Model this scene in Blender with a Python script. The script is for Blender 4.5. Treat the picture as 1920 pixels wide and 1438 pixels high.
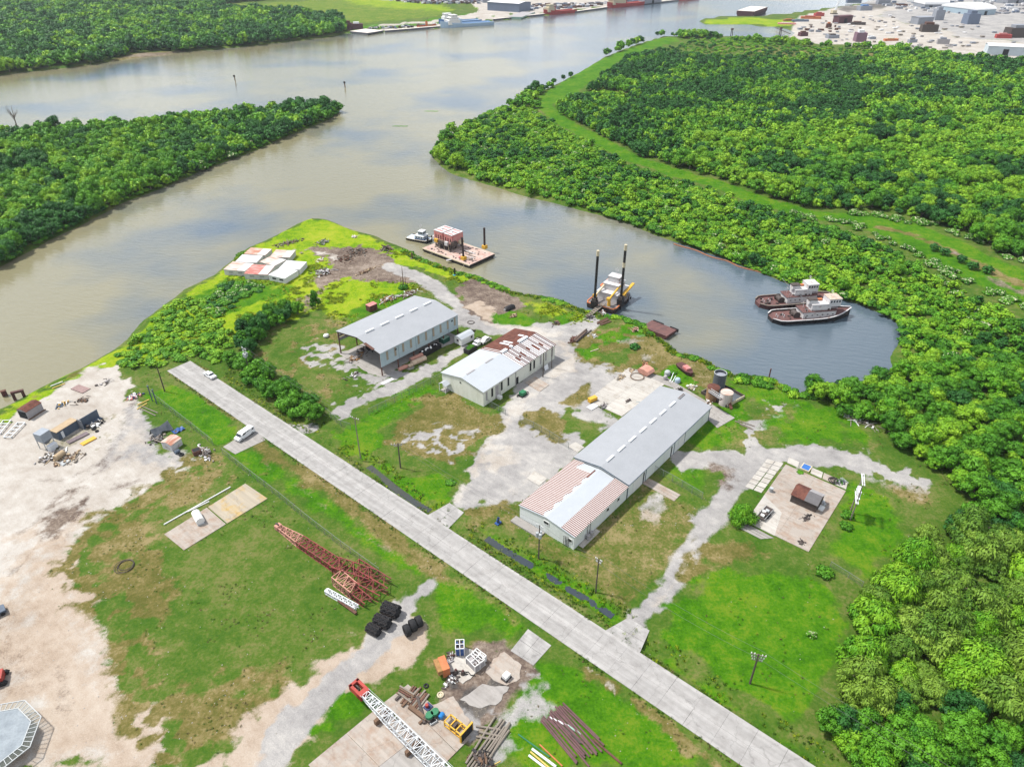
import bpy, math, random
import numpy as np
from mathutils import Vector, Matrix
R = math.radians
for o in list(bpy.data.objects): bpy.data.objects.remove(o)
scene = bpy.context.scene
col = scene.collection
# ------------------------------------------------------------------ camera
CAM_H, PITCH, FPX, IW, IH = 115.0, R(33.25), 1331.0, 1920.0, 1438.0
cd = bpy.data.cameras.new('camera'); cam = bpy.data.objects.new('camera', cd); col.objects.link(cam)
cam.location = (0, 0, CAM_H); cam.rotation_euler = (R(90) - PITCH, 0, 0)
cd.sensor_fit = 'HORIZONTAL'; cd.sensor_width = 36.0; cd.lens = FPX / IW * 36.0
cd.clip_start = 1.0; cd.clip_end = 9000.0
scene.camera = cam
# ------------------------------------------------------------------ sky and sun
SUN = Vector((-0.50, 0.16, 0.86)).normalized()
w = bpy.data.worlds.new('World'); scene.world = w; w.use_nodes = True
nt = w.node_tree; nt.nodes.clear(); N = nt.nodes.new; LK = nt.links.new
sky = N('ShaderNodeTexSky'); sky.sky_type = 'NISHITA'; sky.sun_disc = False
sky.sun_elevation = math.asin(SUN.z); sky.sun_rotation = math.atan2(SUN.x, SUN.y)
sky.air_density = 1.0; sky.dust_density = 1.2; sky.ozone_density = 1.0
tc = N('ShaderNodeTexCoord'); sep = N('ShaderNodeSeparateXYZ'); LK(tc.outputs['Generated'], sep.inputs[0])
def wm(op, a, b=None):
    n = N('ShaderNodeMath'); n.operation = op
    for i, v in enumerate((a, b)):
        if v is None: continue
        if isinstance(v, (int, float)): n.inputs[i].default_value = v
        else: LK(v, n.inputs[i])
    return n.outputs[0]
zz = wm('ADD', wm('MAXIMUM', sep.outputs[2], 0.0), 0.12)
cmb = N('ShaderNodeCombineXYZ'); LK(wm('DIVIDE', sep.outputs[0], zz), cmb.inputs[0]); LK(wm('DIVIDE', sep.outputs[1], zz), cmb.inputs[1])
cn = N('ShaderNodeTexNoise'); cn.inputs['Scale'].default_value = 0.55; cn.inputs['Detail'].default_value = 7; cn.inputs['Roughness'].default_value = 0.58
LK(cmb.outputs[0], cn.inputs['Vector'])
cr = N('ShaderNodeMapRange'); cr.inputs[1].default_value = 0.40; cr.inputs[2].default_value = 0.62; LK(cn.outputs[0], cr.inputs[0])
cr.interpolation_type = 'SMOOTHSTEP'
mx = N('ShaderNodeMix'); mx.data_type = 'RGBA'; LK(cr.outputs[0], mx.inputs[0]); LK(sky.outputs[0], mx.inputs[6]); mx.inputs[7].default_value = (13.0, 13.3, 13.8, 1)
bg = N('ShaderNodeBackground'); bg.inputs[1].default_value = 0.078; LK(mx.outputs[2], bg.inputs[0])
wo = N('ShaderNodeOutputWorld'); LK(bg.outputs[0], wo.inputs[0])
sl = bpy.data.lights.new('sun', 'SUN'); sl.energy = 4.1; sl.angle = R(4.0); sl.color = (1.0, 0.965, 0.90)
sun = bpy.data.objects.new('sun', sl); col.objects.link(sun); sun.rotation_euler = SUN.to_track_quat('Z', 'Y').to_euler()
vs = scene.view_settings; vs.view_transform = 'Standard'; vs.look = 'None'; vs.exposure = 0.72; vs.gamma = 1.0; vs.use_curve_mapping = False
scene.cycles.max_bounces = 5; scene.cycles.diffuse_bounces = 2; scene.cycles.glossy_bounces = 2; scene.cycles.transparent_max_bounces = 8
scene.cycles.volume_bounces = 0
HAZE = 0.00005
# ------------------------------------------------------------------ pixel of the photograph -> point of the place at height z
CP, SP = math.cos(PITCH), math.sin(PITCH)
def P(px, py, z=0.0):
    x = (px - IW / 2) / FPX; y = -(py - IH / 2) / FPX
    d = (x, CP + y * SP, -SP + y * CP); t = (z - CAM_H) / d[2]
    return Vector((d[0] * t, d[1] * t, z))
def P2(px, py, z=0.0):
    v = P(px, py, z); return (v.x, v.y)
def proj(x, y, z):
    yy = y; zc = z - CAM_H
    dep = yy * CP - zc * SP; up = yy * SP + zc * CP
    return IW / 2 + FPX * x / dep, IH / 2 - FPX * up / dep, dep
# ------------------------------------------------------------------ numpy noise, polygons
def _h(i, j, s):
    n = (i * 374761393 + j * 668265263 + s * 1442695041) & 0xffffffff
    n = ((n ^ (n >> 13)) * 1274126177) & 0xffffffff
    return ((n ^ (n >> 16)) & 0xffff) / 65535.0
def vnoise(x, y, s=0):
    x = np.asarray(x, dtype=np.float64); y = np.asarray(y, dtype=np.float64)
    i = np.floor(x).astype(np.int64); j = np.floor(y).astype(np.int64); u = x - i; v = y - j
    u = u * u * (3 - 2 * u); v = v * v * (3 - 2 * v)
    return (_h(i, j, s) * (1 - u) + _h(i + 1, j, s) * u) * (1 - v) + (_h(i, j + 1, s) * (1 - u) + _h(i + 1, j + 1, s) * u) * v
def fbm(x, y, sc, s=0, oc=4):
    a, t, f, tot = 1.0, 0.0, 1.0 / sc, 0.0
    for k in range(oc):
        t = t + a * vnoise(x * f, y * f, s + k * 17); tot += a; a *= 0.55; f *= 2.03
    return t / tot
def sdf(X, Y, poly):
    """signed distance, positive inside"""
    d = np.full(X.shape, 1e18); ins = np.zeros(X.shape, bool); n = len(poly)
    for i in range(n):
        ax, ay = poly[i]; bx, by = poly[(i + 1) % n]
        ex, ey = bx - ax, by - ay; wx, wy = X - ax, Y - ay
        t = np.clip((wx * ex + wy * ey) / (ex * ex + ey * ey + 1e-9), 0, 1)
        d = np.minimum(d, (wx - ex * t) ** 2 + (wy - ey * t) ** 2)
        if ay != by:
            c = ((ay > Y) != (by > Y)) & (X < ex * (Y - ay) / (by - ay) + ax); ins ^= c
    return np.where(ins, 1, -1) * np.sqrt(d)
def sdf_box(X, Y, poly, m):
    """sdf only near the polygon's box, -m elsewhere"""
    a = np.array(poly); lo = a.min(0) - m; hi = a.max(0) + m
    sel = (X > lo[0]) & (X < hi[0]) & (Y > lo[1]) & (Y < hi[1]); out = np.full(X.shape, -float(m))
    if sel.any(): out[sel] = sdf(X[sel], Y[sel], poly)
    return out
def linedist(X, Y, line, m=60):
    a = np.array(line); lo = a.min(0) - m; hi = a.max(0) + m
    sel = (X > lo[0]) & (X < hi[0]) & (Y > lo[1]) & (Y < hi[1]); out = np.full(X.shape, float(m))
    if not sel.any(): return out
    x, y = X[sel], Y[sel]; d = np.full(x.shape, 1e18)
    for (ax, ay), (bx, by) in zip(line[:-1], line[1:]):
        ex, ey = bx - ax, by - ay; wx, wy = x - ax, y - ay
        t = np.clip((wx * ex + wy * ey) / (ex * ex + ey * ey + 1e-9), 0, 1)
        d = np.minimum(d, (wx - ex * t) ** 2 + (wy - ey * t) ** 2)
    out[sel] = np.sqrt(d); return out
def poly(*pts, z=0.0): return [P2(a, b, z) for a, b in pts]
def sp(s): return [tuple(float(v) for v in t.split(',')) for t in s.split()]
def pp(s, z=0.0): return poly(*sp(s), z=z)
# ------------------------------------------------------------------ materials
MATS = {}
def mat(name, rgb, rough=0.75, var=0.25, scale=1.5, metal=0.0, rgb2=None, spec=0.3, bump=0.0, patch=None, stretch=None):
    """painted or bare surface with procedural grime: rgb2 shows through in noise patches (patch = threshold, softness)"""
    if name in MATS: return MATS[name]
    m = bpy.data.materials.new(name); m.use_nodes = True; MATS[name] = m
    t = m.node_tree; b = t.nodes['Principled BSDF']; b.inputs['Roughness'].default_value = rough; b.inputs['Metallic'].default_value = metal
    b.inputs['Specular IOR Level'].default_value = spec
    g = t.nodes.new('ShaderNodeTexCoord'); n = t.nodes.new('ShaderNodeTexNoise'); n.inputs['Scale'].default_value = scale; n.inputs['Detail'].default_value = 6; n.inputs['Roughness'].default_value = 0.65
    src = g.outputs['Object']
    if stretch:
        mp = t.nodes.new('ShaderNodeMapping'); mp.inputs['Scale'].default_value = stretch; t.links.new(src, mp.inputs[0]); src = mp.outputs[0]
    t.links.new(src, n.inputs['Vector'])
    r = t.nodes.new('ShaderNodeValToRGB'); c1 = tuple(rgb)
    c2 = tuple(rgb2) if rgb2 else tuple(c * (1 - var) for c in rgb)
    lo, hi = patch if patch else (0.35, 0.68)
    r.color_ramp.elements[0].position = lo; r.color_ramp.elements[0].color = c1 + (1,)
    r.color_ramp.elements[1].position = hi; r.color_ramp.elements[1].color = c2 + (1,)
    t.links.new(n.outputs[0], r.inputs[0])
    n2 = t.nodes.new('ShaderNodeTexNoise'); n2.inputs['Scale'].default_value = scale * 6; n2.inputs['Detail'].default_value = 4; t.links.new(src, n2.inputs['Vector'])
    hs = t.nodes.new('ShaderNodeHueSaturation'); mr = t.nodes.new('ShaderNodeMapRange'); mr.inputs[1].default_value = 0.25; mr.inputs[2].default_value = 0.75; mr.inputs[3].default_value = 1 - var * 0.5; mr.inputs[4].default_value = 1 + var * 0.35
    t.links.new(n2.outputs[0], mr.inputs[0]); t.links.new(mr.outputs[0], hs.inputs['Value']); t.links.new(r.outputs[0], hs.inputs['Color'])
    t.links.new(hs.outputs[0], b.inputs['Base Color'])
    if bump:
        bp = t.nodes.new('ShaderNodeBump'); bp.inputs['Strength'].default_value = bump; bp.inputs['Distance'].default_value = 0.1; t.links.new(n2.outputs[0], bp.inputs['Height']); t.links.new(bp.outputs[0], b.inputs['Normal'])
    return m
# ------------------------------------------------------------------ mesh collecting, things and parts
class MB:
    def __init__(s): s.v = []; s.f = []
    def add(s, vs, fs):
        o = len(s.v); s.v += [tuple(v) for v in vs]; s.f += [tuple(i + o for i in f) for f in fs]; return s
    def box(s, x0, x1, y0, y1, z0, z1):
        return s.add([(x0, y0, z0), (x1, y0, z0), (x1, y1, z0), (x0, y1, z0), (x0, y0, z1), (x1, y0, z1), (x1, y1, z1), (x0, y1, z1)],
                     [(3, 2, 1, 0), (4, 5, 6, 7), (0, 1, 5, 4), (1, 2, 6, 5), (2, 3, 7, 6), (3, 0, 4, 7)])
    def cbox(s, c, d, rz=0.0):
        M = Matrix.Rotation(rz, 3, 'Z'); c = Vector(c); h = [v / 2 for v in d]; o = []
        for sx, sy, sz in ((-1, -1, -1), (1, -1, -1), (1, 1, -1), (-1, 1, -1), (-1, -1, 1), (1, -1, 1), (1, 1, 1), (-1, 1, 1)):
            o.append(c + M @ Vector((sx * h[0], sy * h[1], sz * h[2])))
        return s.add(o, [(3, 2, 1, 0), (4, 5, 6, 7), (0, 1, 5, 4), (1, 2, 6, 5), (2, 3, 7, 6), (3, 0, 4, 7)])
    def beam(s, a, b, w=0.1, h=None):
        a, b = Vector(a), Vector(b); h = h or w; d = (b - a); L = d.length
        if L < 1e-6: return s
        d /= L; u = d.cross(Vector((0, 0, 1)))
        if u.length < 1e-4: u = Vector((1, 0, 0))
        u.normalize(); n = u.cross(d); o = []
        for p in (a, b):
            for i, j in ((-1, -1), (1, -1), (1, 1), (-1, 1)): o.append(p + u * (i * w / 2) + n * (j * h / 2))
        return s.add(o, [(0, 1, 2, 3), (7, 6, 5, 4), (0, 4, 5, 1), (1, 5, 6, 2), (2, 6, 7, 3), (3, 7, 4, 0)])
    def cyl(s, a, b, r, r2=None, n=10, cap=True):
        a, b = Vector(a), Vector(b); r2 = r if r2 is None else r2; d = (b - a).normalized(); u = d.cross(Vector((0, 0, 1)))
        if u.length < 1e-4: u = Vector((1, 0, 0))
        u.normalize(); w_ = d.cross(u); o = []
        for p, q in ((a, r), (b, r2)):
            for k in range(n):
                t = 2 * math.pi * k / n; o.append(p + (u * math.cos(t) + w_ * math.sin(t)) * q)
        fs = [(k, (k + 1) % n, n + (k + 1) % n, n + k) for k in range(n)]
        if cap: fs += [tuple(range(n - 1, -1, -1)), tuple(range(n, 2 * n))]
        return s.add(o, fs)
    def tube(s, pts, r, n=6):
        for a, b in zip(pts[:-1], pts[1:]): s.cyl(a, b, r, n=n)
        return s
    def prism(s, pts, z0, z1):
        n = len(pts); a = 0.5 * sum(pts[i][0] * pts[(i + 1) % n][1] - pts[(i + 1) % n][0] * pts[i][1] for i in range(n))
        if a < 0: pts = pts[::-1]
        o = [(p[0], p[1], z0) for p in pts] + [(p[0], p[1], z1) for p in pts]
        return s.add(o, [tuple(range(n - 1, -1, -1)), tuple(range(n, 2 * n))] + [(i, (i + 1) % n, n + (i + 1) % n, n + i) for i in range(n)])
    def loft(s, rings, cap=True):
        n = len(rings[0]); o = [p for r in rings for p in r]; fs = []
        for k in range(len(rings) - 1):
            for i in range(n): fs.append((k * n + i, k * n + (i + 1) % n, (k + 1) * n + (i + 1) % n, (k + 1) * n + i))
        if cap: fs += [tuple(range(n - 1, -1, -1)), tuple(range((len(rings) - 1) * n, len(rings) * n))]
        return s.add(o, fs)
    def torus(s, c, ax, r, t, n=14, m=6):
        c, ax = Vector(c), Vector(ax).normalized(); u = ax.cross(Vector((0, 0, 1)))
        if u.length < 1e-3: u = Vector((1, 0, 0))
        u.normalize(); v = ax.cross(u); o = []; fs = []
        for i in range(n):
            a = 2 * math.pi * i / n; d = u * math.cos(a) + v * math.sin(a)
            for j in range(m):
                b = 2 * math.pi * j / m; o.append(c + d * (r + t * math.cos(b)) + ax * (t * math.sin(b)))
        for i in range(n):
            for j in range(m): fs.append((i * m + j, ((i + 1) % n) * m + j, ((i + 1) % n) * m + (j + 1) % m, i * m + (j + 1) % m))
        return s.add(o, fs)
    def mesh(s, name, m, smooth=False):
        me = bpy.data.meshes.new(name); me.from_pydata(s.v, [], s.f); me.materials.append(m)
        if smooth: me.polygons.foreach_set('use_smooth', [True] * len(me.polygons))
        me.update(); return me
    def build(s, name, m, parent=None, smooth=False):
        return put(name, s.mesh(name, m, smooth), parent)
def put(name, me, parent=None, loc=None, rz=0.0):
    o = bpy.data.objects.new(name, me); col.objects.link(o)
    if parent is not None: o.parent = parent
    if loc is not None: o.location = loc
    if rz: o.rotation_euler = (0, 0, rz)
    return o
def tag(o, label=None, cat=None, group=None, kind=None):
    for k, v in (('label', label), ('category', cat), ('group', group), ('kind', kind)):
        if v: o[k] = v
    return o
def thing(name, label, cat, loc=(0, 0, 0), rz=0.0, group=None):
    o = bpy.data.objects.new(name, None); col.objects.link(o); o.location = loc; o.rotation_euler = (0, 0, rz); o.empty_display_size = 0.5
    return tag(o, label, cat, group)
def at(a, b, z=0.0):
    """origin at pixel a and heading towards pixel b"""
    A, B = P(*a, z), P(*b, z); d = B - A
    return A, math.atan2(d.y, d.x), d.length
def dup(root, loc, rz, label=None, group=None):
    r = root.copy(); col.objects.link(r); r.location = loc; r.rotation_euler = (0, 0, rz)
    if label: r['label'] = label
    if group: r['group'] = group
    for ch in root.children:
        c = ch.copy(); col.objects.link(c); c.parent = r
        for g in ch.children:
            d = g.copy(); col.objects.link(d); d.parent = c
    return r
# ------------------------------------------------------------------ the setting: land, water, ground
WZ = -1.2
land_main = pp('0,766 40,747 100,713 150,690 200,662 238,637 270,602 300,578 345,543 400,516 424,497 440,484 470,464 500,451 535,434 560,419 585,410 612,412 650,427 700,442 740,459 765,470 800,491 845,507 890,520 925,532 960,549 1000,554 1040,562 1085,580 1105,588 1130,593 1170,597 1210,612 1232,634 1255,648 1275,662 1320,675 1340,688 1370,702 1440,708 1470,724 1500,737 1540,732 1580,726 1625,719 1655,700 1672,690 1668,668 1684,640 1690,615 1660,592 1610,570 1560,557 1520,547 1480,532 1440,517 1400,502 1350,482 1290,462 1230,442 1170,417 1100,397 1040,382 980,367 900,342 850,327 825,312 808,294 815,275 840,255 870,240 905,220 940,206 990,186 1010,172 1040,160 1080,140 1130,109 1190,85 1240,70 1300,69 1400,70 1470,71 1492,64 1480,57 1450,51 1400,48 1330,47 1308,43 1320,35 1360,31 1400,31 1470,27 1520,19 1560,15 1600,9 1640,1 1690,-12', WZ)
land_main += [(1000, 2600), (3500, 2600), (3500, -200), (-500, -200), (-500, P(0, 790).y - 90)]
land_far = [(-3500, 560), P2(-100, 152, WZ)] + pp('0,142 60,134 140,127 220,114 300,104 355,97 400,94 480,86 560,77 620,70 648,64 702,65 722,61 820,54 925,40 1020,30 1080,24 1140,16 1205,9 1260,3 1310,-5', WZ) + [(700, 2600), (-3500, 2600)]
land_isle = pp('-80,535 0,502 60,470 120,437 180,407 240,377 320,347 400,312 480,282 560,247 620,224 640,209 600,203 560,208 480,217 400,226 300,238 200,247 100,255 0,262 -120,268', WZ) + [(-900, P(-120, 268).y), (-900, P(-80, 535).y)]
def axis(lo, hi, f0, f1, st, g, mx_):
    a = list(np.arange(f0, f1, st)); x, s = f1, st
    while x < hi: a.append(x); s = min(s * g, mx_); x += s
    a.append(hi); x, s, b = f0, st, []
    while x > lo:
        s = min(s * g, mx_); x -= s; b.append(max(x, lo))
    return np.array(b[::-1] + a)
gx = axis(-3200, 3200, -112, 112, 0.7, 1.035, 90); gy = axis(-150, 2500, 58, 275, 0.7, 1.03, 30)
GX, GY = np.meshgrid(gx, gy); X, Y = GX.ravel(), GY.ravel()
wob = (fbm(X, Y, 14, 3) - 0.5) * 5.0 + (fbm(X, Y, 60, 9) - 0.5) * np.clip((Y - 200) / 60, 0, 6)
shore = np.maximum(np.maximum(sdf(X, Y, land_main), sdf(X, Y, land_far)), sdf(X, Y, land_isle)) + wob * 0.55
Z = np.clip(shore * 0.42 + WZ, -3.2, 0.0)
ditches = [(pp('655,843 700,875 745,915 790,945 815,958'), 1.5, 1.0), (pp('905,1000 940,1025 1000,1058 1060,1095 1120,1130 1165,1163'), 1.5, 0.98),
           (pp('1205,1205 1260,1240 1320,1285 1400,1340 1480,1390 1570,1445'), 1.2, 0.9), (pp('440,700 500,745 560,785 590,800'), 1.5, 0.95)]
def nz_(n): return np.clip((n - .35) / .3, 0, 1)
for line, hw, dp in ditches:
    d = linedist(X, Y, line, 12); Z = Z - (dp - 0.16 * nz_(fbm(X, Y, 3.0, 77, 3))) * np.clip(1.35 - d / hw / 1.6, 0, 1) ** 1.5
CL = ['grass', 'lush', 'yellow', 'dry', 'dirt', 'tan', 'gravel', 'sand', 'mud']
W = {c: np.zeros(X.shape) for c in CL}; W['grass'] += 1.0
n1 = fbm(X, Y, 7.0, 21); n2 = fbm(X, Y, 2.2, 31, 3); n3 = fbm(X, Y, 25.0, 41)
def paint(c, m):
    for k in CL: W[k] *= (1 - m)
    W[c] += m
def area(c, s, soft=2.0, amp=3.0, op=1.0, keep=None):
    pg = s if isinstance(s, list) else pp(s)
    d = sdf_box(X, Y, pg, soft + amp + 1) + ((n1 - 0.5) * 2.2 + (n2 - 0.5) * 1.8) * amp
    m = np.clip(0.5 + d / (2 * soft), 0, 1); m = m * m * (3 - 2 * m)
    if keep is not None: m = m * keep
    paint(c, m * op)
def band(c, s, hw, soft=1.5, amp=2.0, op=1.0, keep=None):
    d = hw - linedist(X, Y, pp(s), hw + soft + amp + 2) + ((n1 - 0.5) * 2.2 + (n2 - 0.5) * 1.8) * amp
    m = np.clip(0.5 + d / (2 * soft), 0, 1)
    if keep is not None: m = m * keep
    paint(c, m * op)
def nz(n, lo, hi): return np.clip((n - lo) / (hi - lo), 0, 1)
spots = nz(n2 * 0.5 + n1 * 0.5, 0.44, 0.6)
# far country: meadows, yards
area('yellow', '395,12 470,6 560,2 660,-4 760,-4 840,14 860,22 800,36 700,44 640,44 560,30 440,24', 8, 14, 0.55)
area('lush', '640,50 760,44 840,30 900,22 960,24 930,34 800,46 700,56 650,58', 5, 5, 0.9)
area('sand', '690,52 800,44 900,34 1000,22 1100,14 1200,4 1330,-10 1330,-30 700,-30 640,-4 760,6 880,6 900,22 820,38 700,48', 6, 6)
area('sand', '700,62 720,58 820,51 925,37 1140,12 1260,0 1250,-4 1100,10 920,32 800,47 690,58', 2, 1)
area('yellow', '640,0 720,-8 860,6 900,16 880,22 760,18 680,10', 8, 10, 0.4)
area('sand', '1480,60 1500,30 1560,16 1640,2 1690,-12 2100,-20 2100,110 1920,120 1830,108 1700,98 1560,84 1480,80', 5, 4)
area('gravel', '1640,30 1700,12 1920,-10 2050,0 2050,80 1920,80 1800,70 1740,50', 10, 16, 0.75)
area('gravel', '1560,0 1700,-16 1920,-24 1920,8 1760,10 1640,14', 8, 10, 0.9)
area('mud', '1560,14 1660,2 1700,6 1640,22 1580,24', 6, 6, 0.7)
area('yellow', '1315,43 1330,36 1400,34 1480,36 1490,50 1450,48 1400,46', 4, 3)
area('lush', '1352,72 1400,68 1470,72 1520,78 1500,86 1420,84 1360,78', 5, 3)
area('lush', '1000,198 1010,180 1060,150 1110,118 1160,98 1220,76 1250,68 1280,76 1210,96 1160,118 1118,148 1075,180 1030,200', 3, 2)
area('lush', '1075,178 1130,168 1195,178 1180,186 1090,186', 4, 3)
area('dry', '1300,86 1400,82 1500,92 1560,100 1500,112 1400,100 1320,112', 12, 20, 0.6)
area('dry', '1590,100 1660,96 1720,108 1640,112', 8, 8, 0.7)
area('dry', '30,132 140,124 220,110 250,100 310,96 358,96 300,106 200,120', 4, 3)
area('dirt', '220,110 250,100 355,94 355,100 280,108', 4, 3, 0.7)
# levee and trail through the wood on the right
band('lush', '1020,200 1060,232 1120,262 1180,296 1260,322 1340,345 1420,374 1500,398 1580,410', 6.5, 2, 2)
band('dry', '1020,200 1060,232 1120,262 1180,296 1260,322 1340,345 1420,374 1500,398', 2.2, 1.5, 2, 0.55)
area('lush', '1560,400 1640,402 1720,420 1800,450 1880,490 1940,512 1960,600 1900,572 1820,530 1740,488 1680,455 1620,430 1570,420', 3, 2)
band('dry', '1650,426 1710,440 1770,465 1830,492 1890,520 1940,545', 3.2, 2, 3, 0.9)
band('dirt', '1700,440 1740,452 1800,480', 1.2, 1.5, 2, 0.8)
band('dirt', '1860,525 1920,552', 2.5, 1.5, 2, 0.7)
area('dry', '1345,268 1400,248 1470,238 1400,262', 5, 4, 0.6)
area('yellow', '1560,400 1640,402 1720,420 1800,450 1880,490 1940,512 1940,530 1880,508 1800,470 1720,438 1640,418 1570,412', 3, 2, 0.35); area('yellow', '1640,432 1700,462 1780,506 1860,548 1940,585 1940,600 1860,562 1780,520 1700,476', 3, 2, 0.25)
band('yellow', '1020,206 1060,234 1120,264 1180,298 1260,324 1340,347 1420,376 1500,400', 4.0, 3, 2, 0.25)
# the point
area('yellow', '150,692 240,640 300,580 400,518 440,486 500,452 580,408 640,420 720,452 800,492 890,520 880,530 820,520 770,500 740,500 700,540 660,560 640,580 600,580 560,600 480,600 440,640 360,660 300,680 240,690', 3, 3)
area('lush', '360,560 420,520 500,525 560,540 520,560 440,590 380,590', 5, 5, 0.7)
area('yellow', '590,560 640,540 720,520 770,530 780,545 700,580 650,600 600,590', 4, 4)
area('lush', '640,580 700,560 760,545 800,560 720,580 660,610', 4, 4, 0.7)
area('dirt', '560,470 600,462 640,460 680,458 720,470 740,490 770,505 790,515 780,530 740,530 690,530 640,525 600,540 590,520 620,500 610,485', 3, 4)
area('sand', '545,466 600,468 640,478 630,486 580,474', 2, 3, 0.8)
area('mud', '620,480 660,462 690,466 690,480 650,486', 2, 3, 0.5)
area('dirt', '560,560 585,545 610,540 600,570 570,590', 3, 3, 0.8)
area('dry', '400,660 470,640 540,600 600,590 640,610 640,660 660,720 600,760 560,740 500,690 440,680', 5, 6, 0.75, spots)
area('gravel', '560,655 600,640 640,660 700,705 760,690 830,660 850,670 760,720 700,750 640,785 610,770 680,730 640,700 590,690', 2, 4, 0.9, nz(n2, 0.35, 0.6))
area('gravel', '610,778 660,752 720,722 780,700 840,660 880,640 890,650 830,690 780,720 700,755 640,785', 1.5, 2, 0.9)
area('dry', '870,600 840,570 810,550 770,545 800,530 850,550', 3, 3, 0.7)
# gravel lane and yard
band('gravel', '735,500 780,516 815,535 845,562 880,590 920,608', 3.6, 1.6, 1.5); band('gravel', '860,596 930,610 1010,618 1060,640 1050,680 1000,720', 6.0, 2.0, 2.0)
area('gravel', '840,948 862,900 885,850 915,800 950,760 985,728 1030,705 1055,680 1050,655 1010,630 950,618 900,610 860,600 855,575 890,590 940,602 1010,608 1070,602 1105,590 1130,598 1100,650 1080,655 1120,680 1180,690 1215,700 1180,725 1120,748 1075,772 1070,800 1100,830 1080,860 1040,890 1005,930 965,948 905,952 875,964', 1.5, 3)
band('sand', '855,935 890,880 930,810 985,750 1050,700 1075,670 1040,630 960,610 890,592', 3.0, 3, 4, 0.85)
area('sand', '880,900 930,830 990,850 960,930 900,950', 5, 8, 0.6, spots)
area('dirt', '850,540 890,520 930,532 975,560 1000,575 960,590 925,600 880,590 865,565', 2, 2.5)
area('tan', '868,575 900,560 925,585 930,600 890,592', 2, 3, 0.9)
area('yellow', '985,560 1030,565 1080,585 1100,600 1040,600 990,585', 3, 3, 0.7)
area('lush', '930,595 955,582 985,590 1008,600 985,610 940,605', 2, 2)
area('lush', '1045,595 1075,585 1065,605 1040,612', 1.5, 1.5)
area('dry', '1075,640 1130,615 1180,602 1230,625 1260,650 1240,665 1180,655 1130,668 1110,685 1085,668', 3, 3, 0.9); area('lush', '1095,650 1130,625 1180,606 1228,626 1180,636 1130,650', 2.5, 3, 0.7, nz(n2, .35, .6)); area('lush', '1080,655 1110,650 1130,665 1100,675', 2, 2, 0.6)
area('dry', '1160,690 1180,650 1240,640 1290,660 1370,700 1360,730 1300,730 1240,710 1200,690', 4, 5)
area('tan', '1270,690 1300,668 1360,695 1350,722 1310,735 1290,715', 4, 4, 0.45)
area('gravel', '1160,640 1200,625 1215,640 1180,655', 2, 3, 0.6)
area('gravel', '1195,665 1235,660 1230,680 1200,690', 2, 3, 0.6)
area('lush', '1240,700 1270,690 1300,715 1290,740 1260,725', 2, 2)
area('lush', '1380,705 1440,712 1500,742 1620,780 1600,800 1500,790 1420,760 1370,740', 4, 4, 0.8)
# grass plots round the long warehouse
area('dry', '1000,775 1030,765 1065,780 1075,800 1060,835 1000,810 975,795', 2, 3, 0.9)
area('gravel', '1060,770 1110,745 1150,770 1160,790 1100,835 1072,810', 3, 4, 0.9, nz(n1, 0.3, 0.6))
area('dry', '1050,755 1085,730 1110,715 1100,745 1075,765', 2, 2, 0.9)
area('dry', '860,975 880,955 960,945 985,950 985,990 1080,1030 1180,930 1210,900 1330,960 1320,1000 1260,1080 1200,1150 1170,1160 1100,1110 1000,1040 930,1000 880,1000', 3, 4, 0.65)
area('gravel', '1195,940 1240,930 1250,960 1220,985 1195,965', 2, 3, 0.8)
area('tan', '1140,990 1240,960 1290,990 1250,1060 1180,1120 1120,1090', 6, 6, 0.35)
area('lush', '1270,830 1330,780 1390,750 1420,790 1390,830 1320,850', 3, 3, 0.95)
area('lush', '1220,900 1260,860 1320,870 1340,900 1320,930 1270,910', 3, 3, 0.7)
area('dry', '1330,840 1400,760 1480,745 1560,790 1640,820 1690,850 1600,850 1500,845 1420,850', 4, 5, 0.6)
area('gravel', '1390,830 1410,780 1440,755 1490,760 1470,790 1430,830', 3, 4, 0.85, nz(n2, 0.3, 0.55))
area('lush', '1450,790 1530,770 1620,790 1640,820 1560,835 1460,830', 4, 4, 0.7)
band('gravel', '1290,862 1340,862 1400,868 1460,852 1560,855 1640,872 1710,905', 4.0, 1.6, 3.0)
area('gravel', '1600,850 1680,860 1750,900 1745,935 1690,935 1630,905 1590,880', 3, 4, 0.8, nz(n2, 0.25, 0.5))
area('dry', '1650,900 1740,920 1760,960 1690,950', 4, 4, 0.5)
band('gravel', '1440,858 1395,885 1365,925 1335,970 1310,1020 1275,1080 1235,1130 1195,1170', 3.4, 1.4, 2.0)
band('sand', '1310,1020 1275,1080 1235,1130 1195,1170', 1.6, 1.5, 2.0, 0.8)
area('dirt', '1330,870 1380,880 1370,910 1330,935 1310,905', 4, 5, 0.5)
area('dry', '1320,1000 1400,1000 1480,1040 1420,1060 1300,1090 1270,1110', 4, 4, 0.8)
area('gravel', '1340,1000 1400,1020 1450,1050 1400,1060 1340,1040', 4, 5, 0.45, spots)
area('lush', '1600,900 1690,960 1700,1010 1640,1100 1570,1060 1540,1020', 4, 3, 0.9)
area('lush', '1215,1190 1260,1120 1340,1080 1450,1060 1560,1100 1600,1180 1560,1260 1520,1330 1480,1360 1380,1300 1290,1240', 3, 3, 0.95)
area('dry', '1490,1030 1560,1070 1620,1090 1610,1110 1550,1085', 3, 3, 0.6)
area('lush', '620,810 680,780 740,750 800,720 830,735 790,760 730,800 700,850 760,890 840,870 860,900 830,950 790,940 700,880 640,850', 2.5, 3, 0.95)
area('dry', '740,790 800,740 850,735 905,770 940,790 900,830 870,870 820,880 760,860 730,830', 3, 4, 0.9)
area('tan', '760,780 840,760 900,790 870,850 800,860 740,830', 5, 7, 0.35)
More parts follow.
